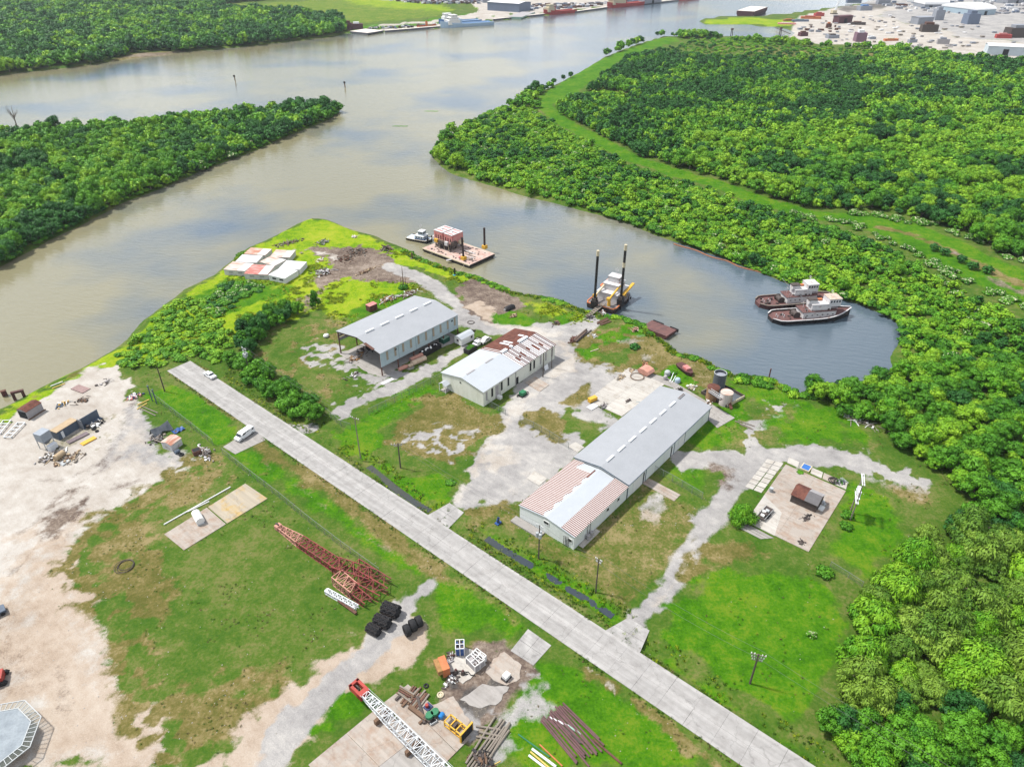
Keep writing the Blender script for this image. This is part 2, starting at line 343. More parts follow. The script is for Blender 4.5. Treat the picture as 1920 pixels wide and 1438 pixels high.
area('gravel', '770,820 830,790 880,810 880,850 840,870 800,850', 3, 5, 0.85, nz(n2, 0.42, 0.55))
area('dry', '330,690 356,676 390,695 440,735 550,805 655,880 735,935 800,968 790,975 720,930 640,876 540,806 440,740 380,702', 1.5, 1.5, 0.75)
area('dirt', '640,880 700,915 760,955 800,968 780,972 700,930 640,890', 1.2, 1.5, 0.7)
area('gravel', '540,795 600,790 590,815 560,812', 1.5, 2, 0.8)
# left lawn, left field
area('lush', '265,745 320,718 345,722 395,755 450,800 440,822 405,838 340,785', 2, 2)
area('dry', '310,695 345,700 400,745 470,800 460,805 390,760 340,720', 1.5, 2, 0.7)
area('lush', '415,858 440,838 490,838 560,885 640,935 720,1000 810,1060 790,1090 740,1070 640,1000 540,930 460,880', 3, 2.5, 0.85)
band('dry', '480,832 540,870 610,912 680,970 750,1020 815,1066', 3.2, 2, 2, 0.8)
band('dirt', '500,870 560,915 620,960 690,1010 740,1040', 1.2, 1.5, 2.5, 0.6)
area('dry', '330,900 400,870 430,880 400,920 320,960 300,1010 260,1030 200,1050 160,1040 200,980', 4, 5, 0.85)
area('dry', '150,1040 220,1030 300,1050 340,1100 300,1150 240,1160 200,1110', 4, 6, 0.8)
area('dry', '230,1040 300,960 420,900 560,1000 660,1110 620,1210 500,1300 400,1330 290,1240 240,1150', 10, 22, 0.36)
area('dry', '300,1320 400,1250 520,1260 560,1290 460,1370 380,1410 330,1380', 4, 6, 0.7)
# sandy yard
area('sand', '-60,800 20,765 70,740 150,695 215,688 252,712 258,745 285,790 310,850 385,858 350,885 290,915 240,950 190,975 150,1030 165,1090 205,1130 232,1170 245,1230 270,1300 330,1370 370,1450 -60,1450', 2.5, 4)
area('yellow', '-20,800 0,790 60,755 110,730 60,735 0,775', 2, 2, 0.6)
area('yellow', '0,820 30,800 40,770 100,735 140,705 120,690 40,740 -20,780', 3, 3, 0.75, nz(n2, .35, .6)); area('dry', '0,800 60,760 140,705 150,690 40,745 -20,785', 2, 2, 0.6, nz(n1, .4, .6))
for tk in ('40,1000 110,930 190,880 250,840 300,860', '20,1080 90,1000 170,930 260,900', '150,1450 130,1350 110,1250 90,1150 100,1050 150,960', '230,1450 200,1330 190,1200 150,1100', '60,900 120,900 190,870 240,800 250,740', '300,1450 250,1330 230,1240'):
    band('dirt', tk, 0.5, 1.2, 1.2, 0.30); band('gravel', tk, 1.6, 2.2, 1.5, 0.22)
area('tan', '60,1020 130,1000 180,1080 220,1140 240,1240 300,1340 360,1440 60,1440 40,1380 -20,1350 -20,1180 40,1150', 12, 9, 0.6)
area('gravel', '260,770 320,770 380,850 330,880 280,860 240,830', 6, 6, 0.5)
area('grass', '270,760 300,750 380,830 400,850 340,820 290,790', 2, 3, 0.7, spots)
area('dry', '60,850 120,800 180,770 200,800 150,850 90,870', 5, 6, 0.35)
band('dirt', '150,905 125,950 95,1000', 1.2, 2, 3, 0.5)
area('dirt', '-10,1150 60,1190 120,1260 130,1330 60,1320 -10,1300', 8, 7, 0.18); band('dry', '390,862 300,922 205,980 152,1042 178,1100 218,1142 242,1185 252,1240 285,1312 345,1385', 3.5, 3.0, 3.5, 0.75, nz(n2, .36, .56))
# track to the lower left
area('tan', '700,1170 760,1135 815,1160 812,1215 770,1250 700,1290 640,1345 590,1400 540,1450 360,1450 440,1400 540,1290 620,1225', 3, 3.5)
area('gravel', '470,1450 540,1330 610,1262 670,1205 690,1165 740,1120 800,1085 840,1078 815,1110 790,1130 770,1170 740,1200 690,1255 630,1320 590,1370 540,1450', 2, 2.5)
area('lush', '800,1150 830,1100 880,1095 990,1175 960,1210 900,1190 840,1200', 3, 3, 0.9)
area('dry', '825,1085 880,1080 950,1130 1000,1175 960,1170 880,1110', 2.5, 2.5, 0.6)
area('lush', '590,1370 640,1310 690,1290 680,1330 620,1390', 2, 2.5, 0.9)
area('lush', '980,1240 1040,1225 1120,1270 1200,1310 1300,1390 1360,1450 1000,1450 940,1400 950,1340', 3, 3, 0.9)
area('dry', '1040,1212 1100,1245 1180,1300 1240,1340 1340,1420 1400,1450 1340,1450 1200,1330 1100,1270', 1.6, 2, 0.85)
area('dry', '1100,1330 1200,1330 1300,1420 1180,1430', 5, 5, 0.4)
area('dry', '840,1200 900,1190 960,1210 920,1230 860,1240 800,1260 780,1290 800,1240', 2.5, 2.5, 0.8)
area('dirt', '785,1300 820,1245 870,1200 935,1195 1000,1225 1005,1260 975,1310 930,1350 890,1410 840,1395 800,1340', 2.5, 3.0, 0.85); area('gravel', '820,1300 870,1240 930,1215 985,1235 960,1300 890,1360 850,1350', 3, 4, 0.5, nz(n2, .38, .58))
area('mud', '800,1290 840,1260 900,1270 960,1210 985,1230 960,1290 900,1330 880,1390 850,1370 840,1310', 2.5, 3.5, 0.9)
area('dirt', '930,1200 960,1205 1000,1230 980,1260 940,1250', 2, 2.5, 0.8)
area('gravel', '820,1330 850,1320 880,1360 890,1400 850,1380', 2, 2.5, 0.7)
area('gravel', '985,1280 1020,1270 1040,1310 1010,1350 960,1360 960,1400 900,1450 880,1450 920,1380 950,1330', 2, 3, 0.75)
area('sand', '1045,1215 1090,1235 1150,1290 1210,1350 1190,1340 1120,1275 1060,1235', 1.0, 1.6, 0.7, nz(n2, 0.4, 0.55))
area('sand', '1215,1225 1280,1270 1400,1350 1520,1430 1500,1430 1380,1350 1270,1275', 0.8, 1.2, 0.7, nz(n2, 0.4, 0.58))
area('dry', '1210,1215 1300,1275 1420,1355 1560,1450 1530,1450 1400,1360 1280,1280', 1.2, 1.2, 0.6)
area('sand', '870,1015 930,1045 1010,1095 1100,1155 1130,1180 1090,1165 1000,1110 920,1055', 0.8, 1.2, 0.6, nz(n2, 0.42, 0.58))
area('lush', '905,990 940,1000 1040,1062 1130,1120 1175,1160 1150,1175 1050,1110 960,1050', 1.6, 1.2, 0.75)
area('lush', '1210,1200 1330,1275 1450,1355 1580,1445 1550,1450 1400,1350 1260,1255', 1.4, 1.2, 0.8)
# banks
bank = np.clip(1 - np.abs(shore) / 2.5, 0, 1); paint('mud', bank * 0.45 * (shore < 2)); paint('mud', np.clip(-shore / 2, 0, 1) * 0.8)
run = np.zeros(X.shape); ny, nx = GX.shape
me = bpy.data.meshes.new('ground')
me.vertices.add(nx * ny); me.vertices.foreach_set('co', np.stack([X, Y, Z], 1).ravel())
ii = np.arange(nx * ny).reshape(ny, nx); q = np.stack([ii[:-1, :-1], ii[:-1, 1:], ii[1:, 1:], ii[1:, :-1]], -1).reshape(-1, 4)
me.loops.add(q.size); me.loops.foreach_set('vertex_index', q.ravel()); me.polygons.add(len(q)); me.polygons.foreach_set('loop_start', np.arange(0, q.size, 4)); me.polygons.foreach_set('use_smooth', np.ones(len(q), bool))
me.update()
for i, c in enumerate(CL):
    run = run + W[c]
    if i:
        a = me.attributes.new('r_' + c, 'FLOAT', 'POINT'); a.data.foreach_set('value', (W[c] / (run + 1e-6)).astype(np.float32))
gm = bpy.data.materials.new('ground'); gm.use_nodes = True; t = gm.node_tree; bs = t.nodes['Principled BSDF']; bs.inputs['Roughness'].default_value = 0.95; bs.inputs['Specular IOR Level'].default_value = 0.1
def nd(ty, **k):
    n = t.nodes.new(ty)
    for a, b in k.items(): n.inputs[a.replace('_', ' ')].default_value = b
    return n
geo = nd('ShaderNodeNewGeometry')
def tn(scale, detail=5, rough=0.6, off=(0, 0, 0), st=(1, 1, 1), rot=0):
    mp = nd('ShaderNodeMapping'); mp.vector_type = 'TEXTURE'; mp.inputs['Location'].default_value = off; mp.inputs['Scale'].default_value = st; mp.inputs['Rotation'].default_value = (0, 0, rot); t.links.new(geo.outputs['Position'], mp.inputs[0])
    n = nd('ShaderNodeTexNoise', Scale=scale, Detail=detail, Roughness=rough); t.links.new(mp.outputs[0], n.inputs['Vector']); return n.outputs[0]
fine, mid, big = tn(1.6, 6, 0.7), tn(0.35, 6, 0.65, (7, 3, 0)), tn(0.06, 5, 0.6, (31, 2, 0))
streak = tn(0.9, 5, 0.7, (3, 9, 0), (5.0, 1.0, 1), R(-40))
def ramp(src, stops):
    r = nd('ShaderNodeValToRGB'); e = r.color_ramp.elements
    for i, (p_, c) in enumerate(stops):
        k = e[i] if i < 2 else e.new(p_)
        k.position = p_; k.color = tuple(c) + (1,)
    t.links.new(src, r.inputs[0]); return r.outputs[0]
def mixc(f, a, b, bt='MIX'):
    m = nd('ShaderNodeMix'); m.data_type = 'RGBA'; m.blend_type = bt
    for s_, v in ((0, f), (6, a), (7, b)):
        if isinstance(v, (int, float)): m.inputs[s_].default_value = v
        elif isinstance(v, tuple): m.inputs[s_].default_value = v
        else: t.links.new(v, m.inputs[s_])
    return m.outputs[2]
def mth(op, a, b):
    m = nd('ShaderNodeMath'); m.operation = op
    for s_, v in ((0, a), (1, b)):
        if isinstance(v, (int, float)): m.inputs[s_].default_value = v
        else: t.links.new(v, m.inputs[s_])
    return m.outputs[0]
GC = {'grass': [(0.22, (0.030, 0.078, 0.006)), (0.5, (0.056, 0.098, 0.012)), (0.78, (0.112, 0.118, 0.036))],
      'lush': [(0.22, (0.022, 0.086, 0.001)), (0.5, (0.042, 0.128, 0.002)), (0.78, (0.092, 0.150, 0.008))],
      'yellow': [(0.22, (0.072, 0.158, 0.002)), (0.5, (0.150, 0.228, 0.004)), (0.78, (0.225, 0.252, 0.018))],
      'dry': [(0.22, (0.066, 0.070, 0.014)), (0.5, (0.112, 0.096, 0.030)), (0.78, (0.190, 0.152, 0.072))],
      'dirt': [(0.22, (0.070, 0.050, 0.042)), (0.5, (0.135, 0.104, 0.083)), (0.78, (0.220, 0.180, 0.148))],
      'tan': [(0.22, (0.225, 0.172, 0.128)), (0.5, (0.300, 0.244, 0.194)), (0.78, (0.355, 0.305, 0.255))],
      'gravel': [(0.22, (0.175, 0.168, 0.166)), (0.5, (0.245, 0.236, 0.230)), (0.78, (0.335, 0.320, 0.302))],
      'sand': [(0.20, (0.250, 0.218, 0.188)), (0.5, (0.318, 0.292, 0.262)), (0.80, (0.392, 0.372, 0.346))],
      'mud': [(0.22, (0.030, 0.028, 0.028)), (0.5, (0.066, 0.060, 0.056)), (0.78, (0.120, 0.106, 0.090))]}
tex = mth('ADD', mth('MULTIPLY', fine, 0.34), mth('ADD', mth('MULTIPLY', mid, 0.34), mth('MULTIPLY', big, 0.32)))
grit0 = tn(4.0, 5, 0.7, (2, 8, 0))
tex2 = mth('ADD', mth('MULTIPLY', streak, 0.14), mth('ADD', mth('MULTIPLY', grit0, 0.26), mth('ADD', mth('MULTIPLY', mid, 0.26), mth('MULTIPLY', big, 0.34))))
stretchr = nd('ShaderNodeMapRange'); stretchr.inputs[1].default_value = 0.36; stretchr.inputs[2].default_value = 0.64; t.links.new(tex, stretchr.inputs[0])
stretch2 = nd('ShaderNodeMapRange'); stretch2.inputs[1].default_value = 0.34; stretch2.inputs[2].default_value = 0.66; t.links.new(tex2, stretch2.inputs[0])
cur = ramp(stretchr.outputs[0], GC['grass'])
grit = tn(5.5, 4, 0.7, (1, 5, 0))
brk = mth('ADD', mth('MULTIPLY', grit, 0.34), mth('ADD', mth('MULTIPLY', fine, 0.36), mth('MULTIPLY', mid, 0.30)))
for c in CL[1:]:
    at_ = nd('ShaderNodeAttribute'); at_.attribute_name = 'r_' + c
    f = mth('ADD', at_.outputs['Fac'], mth('MULTIPLY', mth('SUBTRACT', brk, 0.5), 2.6))
    g_ = mth('MULTIPLY', f, at_.outputs['Fac'])
    mr = nd('ShaderNodeMapRange'); mr.inputs[1].default_value = 0.20; mr.inputs[2].default_value = 0.55; t.links.new(g_, mr.inputs[0])
    cur = mixc(mr.outputs[0], cur, ramp((stretch2 if c in ('sand', 'tan', 'gravel') else stretchr).outputs[0], GC[c]))
t.links.new(cur, bs.inputs['Base Color'])
bp = nd('ShaderNodeBump', Strength=0.6, Distance=0.25); t.links.new(fine, bp.inputs['Height']); t.links.new(bp.outputs[0], bs.inputs['Normal'])
me.materials.append(gm)
tag(put('ground', me), kind='structure')
# ------------------------------------------------------------------ water
def water_mat(name, rgb, wave):
    m = bpy.data.materials.new(name); m.use_nodes = True; t_ = m.node_tree; b = t_.nodes['Principled BSDF']
    b.inputs['Roughness'].default_value = 0.09; b.inputs['IOR'].default_value = 1.5; b.inputs['Specular IOR Level'].default_value = 0.5
    g = t_.nodes.new('ShaderNodeNewGeometry'); n = t_.nodes.new('ShaderNodeTexNoise'); n.inputs['Scale'].default_value = 0.012; n.inputs['Detail'].default_value = 4; t_.links.new(g.outputs['Position'], n.inputs['Vector'])
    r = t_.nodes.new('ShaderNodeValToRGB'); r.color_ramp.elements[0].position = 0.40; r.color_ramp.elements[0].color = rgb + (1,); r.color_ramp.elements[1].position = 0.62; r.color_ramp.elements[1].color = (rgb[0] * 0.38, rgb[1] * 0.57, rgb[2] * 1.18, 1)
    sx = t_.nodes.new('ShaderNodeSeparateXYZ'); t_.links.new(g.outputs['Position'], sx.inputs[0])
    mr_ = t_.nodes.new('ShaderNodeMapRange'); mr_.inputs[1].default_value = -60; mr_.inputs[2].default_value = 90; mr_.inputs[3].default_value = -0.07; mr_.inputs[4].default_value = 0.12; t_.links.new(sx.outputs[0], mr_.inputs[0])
    ad = t_.nodes.new('ShaderNodeMath'); ad.operation = 'ADD'; t_.links.new(n.outputs[0], ad.inputs[0]); t_.links.new(mr_.outputs[0], ad.inputs[1])   # silty river to clearer basin, blue of reflected sky painted into the basin colour
    t_.links.new(ad.outputs[0], r.inputs[0]); t_.links.new(r.outputs[0], b.inputs['Base Color'])
    mp = t_.nodes.new('ShaderNodeMapping'); mp.vector_type = 'TEXTURE'; mp.inputs['Scale'].default_value = (4.5, 1.35, 1); mp.inputs['Rotation'].default_value = (0, 0, R(-18)); t_.links.new(g.outputs['Position'], mp.inputs[0])
    n2_ = t_.nodes.new('ShaderNodeTexNoise'); n2_.inputs['Scale'].default_value = 0.9; n2_.inputs['Detail'].default_value = 6; n2_.inputs['Roughness'].default_value = 0.55; t_.links.new(mp.outputs[0], n2_.inputs['Vector'])
    b_ = t_.nodes.new('ShaderNodeBump'); b_.inputs['Strength'].default_value = wave; b_.inputs['Distance'].default_value = 0.5; t_.links.new(n2_.outputs[0], b_.inputs['Height']); t_.links.new(b_.outputs[0], b.inputs['Normal'])
    return m
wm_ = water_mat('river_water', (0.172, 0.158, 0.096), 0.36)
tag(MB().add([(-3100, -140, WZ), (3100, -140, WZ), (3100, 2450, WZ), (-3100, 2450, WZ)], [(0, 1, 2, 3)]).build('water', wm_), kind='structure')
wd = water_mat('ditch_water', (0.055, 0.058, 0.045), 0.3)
def strip(line, hw, z):
    pts = [Vector(p + (z,)) for p in line]; m = MB(); o = []
    for i, p in enumerate(pts):
        d = (pts[min(i + 1, len(pts) - 1)] - pts[max(i - 1, 0)]).normalized(); nrm = Vector((-d.y, d.x, 0)); o += [p + nrm * hw, p - nrm * hw]
    return m.add(o, [(2 * i, 2 * i + 1, 2 * i + 3, 2 * i + 2) for i in range(len(pts) - 1)])
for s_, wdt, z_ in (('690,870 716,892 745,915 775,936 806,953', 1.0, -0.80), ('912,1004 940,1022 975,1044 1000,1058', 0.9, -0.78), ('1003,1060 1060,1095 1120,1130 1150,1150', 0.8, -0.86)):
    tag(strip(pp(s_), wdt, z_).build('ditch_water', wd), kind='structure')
# ------------------------------------------------------------------ road and pavements, slab by slab
YA = R(49.8); UU = Vector((math.cos(YA), math.sin(YA), 0)); VV = Vector((math.sin(YA), -math.cos(YA), 0))   # across the road, along the road
def concrete(name, rgb, spread=0.12, dirt=(0.30, 0.27, 0.23), lo=0.5, hi=0.8, sc=0.35, road=False):
    m = bpy.data.materials.new(name); m.use_nodes = True; t = m.node_tree; b = t.nodes['Principled BSDF']; b.inputs['Roughness'].default_value = 0.9; b.inputs['Specular IOR Level'].default_value = 0.2
    L = t.links.new; oi = t.nodes.new('ShaderNodeObjectInfo'); g = t.nodes.new('ShaderNodeNewGeometry')
    mr = t.nodes.new('ShaderNodeMapRange'); mr.inputs[3].default_value = 1 - spread; mr.inputs[4].default_value = 1 + spread; L(oi.outputs['Random'], mr.inputs[0])
    n = t.nodes.new('ShaderNodeTexNoise'); n.inputs['Scale'].default_value = sc; n.inputs['Detail'].default_value = 8; n.inputs['Roughness'].default_value = 0.68; L(g.outputs['Position'], n.inputs['Vector'])
    r = t.nodes.new('ShaderNodeValToRGB'); r.color_ramp.elements[0].position = lo; r.color_ramp.elements[0].color = tuple(rgb) + (1,); r.color_ramp.elements[1].position = hi; r.color_ramp.elements[1].color = tuple(dirt) + (1,); L(n.outputs[0], r.inputs[0])
    mp = t.nodes.new('ShaderNodeMapping'); mp.vector_type = 'TEXTURE'; mp.inputs['Rotation'].default_value = (0, 0, R(-40)); mp.inputs['Scale'].default_value = (9, 0.7, 1); L(g.outputs['Position'], mp.inputs[0])
    n2 = t.nodes.new('ShaderNodeTexNoise'); n2.inputs['Scale'].default_value = 1.0; n2.inputs['Detail'].default_value = 6; L(mp.outputs[0], n2.inputs['Vector'])
    m2 = t.nodes.new('ShaderNodeMapRange'); m2.inputs[1].default_value = 0.3; m2.inputs[2].default_value = 0.7; m2.inputs[3].default_value = 0.86; m2.inputs[4].default_value = 1.1; L(n2.outputs[0], m2.inputs[0])
    mm = t.nodes.new('ShaderNodeMath'); mm.operation = 'MULTIPLY'; L(mr.outputs[0], mm.inputs[0]); L(m2.outputs[0], mm.inputs[1])
    hs = t.nodes.new('ShaderNodeHueSaturation'); L(mm.outputs[0], hs.inputs['Value']); L(r.outputs[0], hs.inputs['Color']); out = hs.outputs[0]
    vo = t.nodes.new('ShaderNodeTexVoronoi'); vo.feature = 'DISTANCE_TO_EDGE'; vo.inputs['Scale'].default_value = 0.16; nw = t.nodes.new('ShaderNodeVectorMath'); nw.operation = 'MULTIPLY_ADD'; n3_ = t.nodes.new('ShaderNodeTexNoise'); n3_.inputs['Scale'].default_value = 0.8; n3_.inputs['Detail'].default_value = 4
    L(g.outputs['Position'], n3_.inputs['Vector']); L(n3_.outputs['Color'], nw.inputs[0]); nw.inputs[1].default_value = (2.2, 2.2, 0); L(g.outputs['Position'], nw.inputs[2]); L(nw.outputs[0], vo.inputs['Vector'])
    cm = t.nodes.new('ShaderNodeMapRange'); cm.inputs[1].default_value = 0.002; cm.inputs[2].default_value = 0.012; cm.inputs[3].default_value = 0.80; cm.inputs[4].default_value = 1.0; L(vo.outputs['Distance'], cm.inputs[0]); fac = cm.outputs[0]
    if road:   # rubber worn into the wheel paths of each lane
        tc_ = t.nodes.new('ShaderNodeTexCoord'); sx_ = t.nodes.new('ShaderNodeSeparateXYZ'); L(tc_.outputs['Object'], sx_.inputs[0]); pw = t.nodes.new('ShaderNodeMath'); pw.operation = 'PINGPONG'; L(sx_.outputs[0], pw.inputs[0]); pw.inputs[1].default_value = 1.9
        tm = t.nodes.new('ShaderNodeMapRange'); tm.interpolation_type = 'SMOOTHSTEP'; tm.inputs[1].default_value = 0.35; tm.inputs[2].default_value = 1.0; tm.inputs[3].default_value = 1.03; tm.inputs[4].default_value = 0.90; L(pw.outputs[0], tm.inputs[0]); mq = t.nodes.new('ShaderNodeMath'); mq.operation = 'MULTIPLY'; L(fac, mq.inputs[0]); L(tm.outputs[0], mq.inputs[1]); fac = mq.outputs[0]
    h2 = t.nodes.new('ShaderNodeHueSaturation'); L(fac, h2.inputs['Value']); L(out, h2.inputs['Color']); L(h2.outputs[0], b.inputs['Base Color'])
    return m
C_ROAD = concrete('road_concrete', (0.298, 0.289, 0.281), 0.03, (0.225, 0.214, 0.206), 0.42, 0.75, 0.5, road=True)
C_WHITE = concrete('pale_concrete', (0.36, 0.34, 0.312), 0.06, (0.23, 0.195, 0.16))
C_TAN = concrete('stained_concrete', (0.285, 0.252, 0.222), 0.05, (0.235, 0.165, 0.122), 0.46, 0.70, 0.45)
C_GREY = concrete('grey_concrete', (0.25, 0.235, 0.222), 0.07, (0.16, 0.145, 0.13))
C_STAIN = concrete('yellow_stained_concrete', (0.30, 0.262, 0.205), 0.05, (0.33, 0.235, 0.10), 0.50, 0.62, 0.20)
road = thing('road', None, None, P(357, 677)); del_keys = [road.pop(k) for k in list(road.keys()) if k in ('label', 'category')]; road['kind'] = 'structure'
road.rotation_euler = (0, 0, YA); RL = 5.15; rng = random.Random(4)
sm = [MB().box(0.008, 3.792, 0.016, RL - 0.016, -0.05, 0.10 + 0.008 * k).mesh('slab', C_ROAD) for k in range(3)]
for i in range(46):
    for j in range(2):
        sl_ = put('slab', sm[rng.randrange(3)], road); sl_.location = (-3.8 * (j + 1) + 0.01, -RL * (i + 1) + rng.uniform(-.01, .01), rng.uniform(-0.01, 0.01))
def pavement(s, m, nu=1, nv=1, h=0.12, gap=0.05, name='pavement', drop=()):
    q = [P(a, b) for a, b in sp(s)]; o = q[0].copy(); root = bpy.data.objects.new(name, None); col.objects.link(root); root.location = o; root['kind'] = 'structure'
    def pt(u, v): return (q[0] * (1 - u) * (1 - v) + q[1] * u * (1 - v) + q[2] * u * v + q[3] * (1 - u) * v) - o
    lu = (q[1] - q[0]).length / nu; lv = (q[3] - q[0]).length / nv; gu, gv = gap / lu / nu / 2, gap / lv / nv / 2
    for i in range(nu):
        for j in range(nv):
            if (i, j) in drop: continue
            a, b, c, d = i / nu + gu, (i + 1) / nu - gu, j / nv + gv, (j + 1) / nv - gv
            z = h + rng.uniform(-0.012, 0.012)
            MB().prism([pt(a, c).xy[:], pt(b, c).xy[:], pt(b, d).xy[:], pt(a, d).xy[:]], -0.1, z).build('slab', m[(i * nv + j) % len(m)] if isinstance(m, list) else m, root)
    return root
def blob(s, m, h=0.08, name='pavement'):
    q = [P(a, b) for a, b in sp(s)]; o = q[0].copy(); pts = []; rr = random.Random(len(s))
    for a, b in zip(q, q[1:] + q[:1]):
        n = max(1, int((b - a).length / 0.8))
        for k in range(n):
            p_ = a.lerp(b, k / n) - o; jx = 0.0 if k == 0 else 0.22; pts.append((p_.x + rr.uniform(-jx, jx), p_.y + rr.uniform(-jx, jx)))
    r_ = MB().prism(pts, -0.1, h).build(name, m); r_.location = o; return tag(r_, kind='structure')
pavement('308,1002 388,952 424,983 345,1032', C_TAN, 1, 1, 0.14)
pavement('390,951 460,907 502,935 426,982', C_STAIN, 1, 1, 0.15)
pavement('1100,751 1179,690 1246,721 1166,781', C_WHITE, 3, 2, 0.12, 0.03)
pavement('1180,690 1248,708 1262,728 1247,722', C_GREY, 2, 1)
pavement('1249,708 1378,784 1345,803 1263,729', C_GREY, 5, 2, 0.13)
pavement('1473,871 1586,921 1516,1035 1398,978', C_TAN, 2, 2, 0.14, 0.03)
pavement('1438,860 1470,869 1428,925 1396,913', C_WHITE, 2, 7, 0.12, 0.22)
pavement('1478,857 1590,906 1587,919 1475,868', [C_WHITE, C_TAN], 5, 1, 0.12, 0.25, drop=((1, 0),))
pavement('1382,988 1397,980 1452,1009 1426,1011', C_GREY, 3, 1, 0.10, 0.12)
pavement('1433,929 1466,962 1452,1005 1399,978', C_WHITE, 2, 5, 0.165, 0.03)
pavement('802,966 843,943 870,961 841,991', C_ROAD, 2, 2, 0.10)
pavement('1126,1187 1178,1158 1218,1182 1198,1228', C_ROAD, 2, 2, 0.10)
pavement('476,802 498,825 441,852 418,838', C_GREY, 2, 2, 0.06)
pavement('990,1179 1034,1210 1000,1248 957,1220', C_ROAD, 2, 2, 0.09)
pavement('1064,837 1079,829 1096,839 1083,849', C_WHITE, 1, 1)
pavement('988,897 1002,883 1027,897 1011,911', C_WHITE, 1, 1)
pavement('1203,906 1217,897 1276,928 1264,940', C_TAN, 3, 1)
pavement('984,718 1003,706 1030,722 1012,735', C_TAN, 2, 1)
pavement('720,1317 765,1283 884,1382 826,1440', C_TAN, 2, 1, 0.16)
pavement('578,1434 716,1320 850,1452 700,1560', [C_TAN, C_GREY], 2, 2, 0.13)
blob('868,1212 890,1222 912,1246 868,1282 842,1262 826,1254 845,1232', C_WHITE, 0.15)
blob('925,1235 945,1222 978,1247 975,1272 950,1285 925,1275 910,1260', C_TAN, 0.1)
blob('905,1282 955,1288 935,1318 900,1328 862,1312', C_GREY, 0.1)
blob('808,1322 850,1305 882,1352 868,1380 838,1345', C_TAN, 0.09)
blob('630,660 712,652 860,632 856,640 770,676 719,707 690,700', C_GREY, 0.05)
# ------------------------------------------------------------------ trees and shrubs
def leaf_mat(name, dark, light, hue=0.03):
    m = bpy.data.materials.new(name); m.use_nodes = True; t = m.node_tree; L = t.links.new; b = t.nodes['Principled BSDF']; b.inputs['Roughness'].default_value = 0.6; b.inputs['Specular IOR Level'].default_value = 0.25
    a = t.nodes.new('ShaderNodeAttribute'); a.attribute_name = 'tint'; oi = t.nodes.new('ShaderNodeObjectInfo')
    s = t.nodes.new('ShaderNodeMath'); s.operation = 'MULTIPLY_ADD'; L(oi.outputs['Random'], s.inputs[0]); s.inputs[1].default_value = 0.58; 
    h = t.nodes.new('ShaderNodeMath'); h.operation = 'MULTIPLY'; L(a.outputs['Fac'], h.inputs[0]); h.inputs[1].default_value = 0.42; L(h.outputs[0], s.inputs[2])
    r = t.nodes.new('ShaderNodeValToRGB'); r.color_ramp.elements[0].position = 0.12; r.color_ramp.elements[0].color = dark + (1,); r.color_ramp.elements[1].position = 0.88; r.color_ramp.elements[1].color = light + (1,); L(s.outputs[0], r.inputs[0])
    L(r.outputs[0], b.inputs['Base Color'])
    tr = t.nodes.new('ShaderNodeBsdfTranslucent'); L(r.outputs[0], tr.inputs[0]); mx_ = t.nodes.new('ShaderNodeMixShader'); mx_.inputs[0].default_value = 0.14; L(b.outputs[0], mx_.inputs[1]); L(tr.outputs[0], mx_.inputs[2]); L(mx_.outputs[0], t.nodes['Material Output'].inputs[0])
    return m
LM = {'a_dark': leaf_mat('leaves_dark', (0.013, 0.076, 0.012), (0.036, 0.150, 0.018)),
      'b_mid': leaf_mat('leaves_mid', (0.032, 0.138, 0.006), (0.102, 0.280, 0.012)),
      'c_yellow': leaf_mat('leaves_yellow', (0.066, 0.225, 0.006), (0.235, 0.415, 0.018)),
      'd_willow': leaf_mat('leaves_willow', (0.064, 0.155, 0.012), (0.205, 0.325, 0.036))}
FLOWER = mat('cream_blossom', (0.40, 0.42, 0.26), 0.9, 0.1)
BARK = mat('bark', (0.16, 0.125, 0.095), 0.95, 0.4, 3)
_t = (1 + 5 ** 0.5) / 2
ICO_V = np.array([(-1, _t, 0), (1, _t, 0), (-1, -_t, 0), (1, -_t, 0), (0, -1, _t), (0, 1, _t), (0, -1, -_t), (0, 1, -_t), (_t, 0, -1), (_t, 0, 1), (-_t, 0, -1), (-_t, 0, 1)]) / math.sqrt(1 + _t * _t)
ICO_F = np.array([(0, 11, 5), (0, 5, 1), (0, 1, 7), (0, 7, 10), (0, 10, 11), (1, 5, 9), (5, 11, 4), (11, 10, 2), (10, 7, 6), (7, 1, 8), (3, 9, 4), (3, 4, 2), (3, 2, 6), (3, 6, 8), (3, 8, 9), (4, 9, 5), (2, 4, 11), (6, 2, 10), (8, 6, 7), (9, 8, 1)])
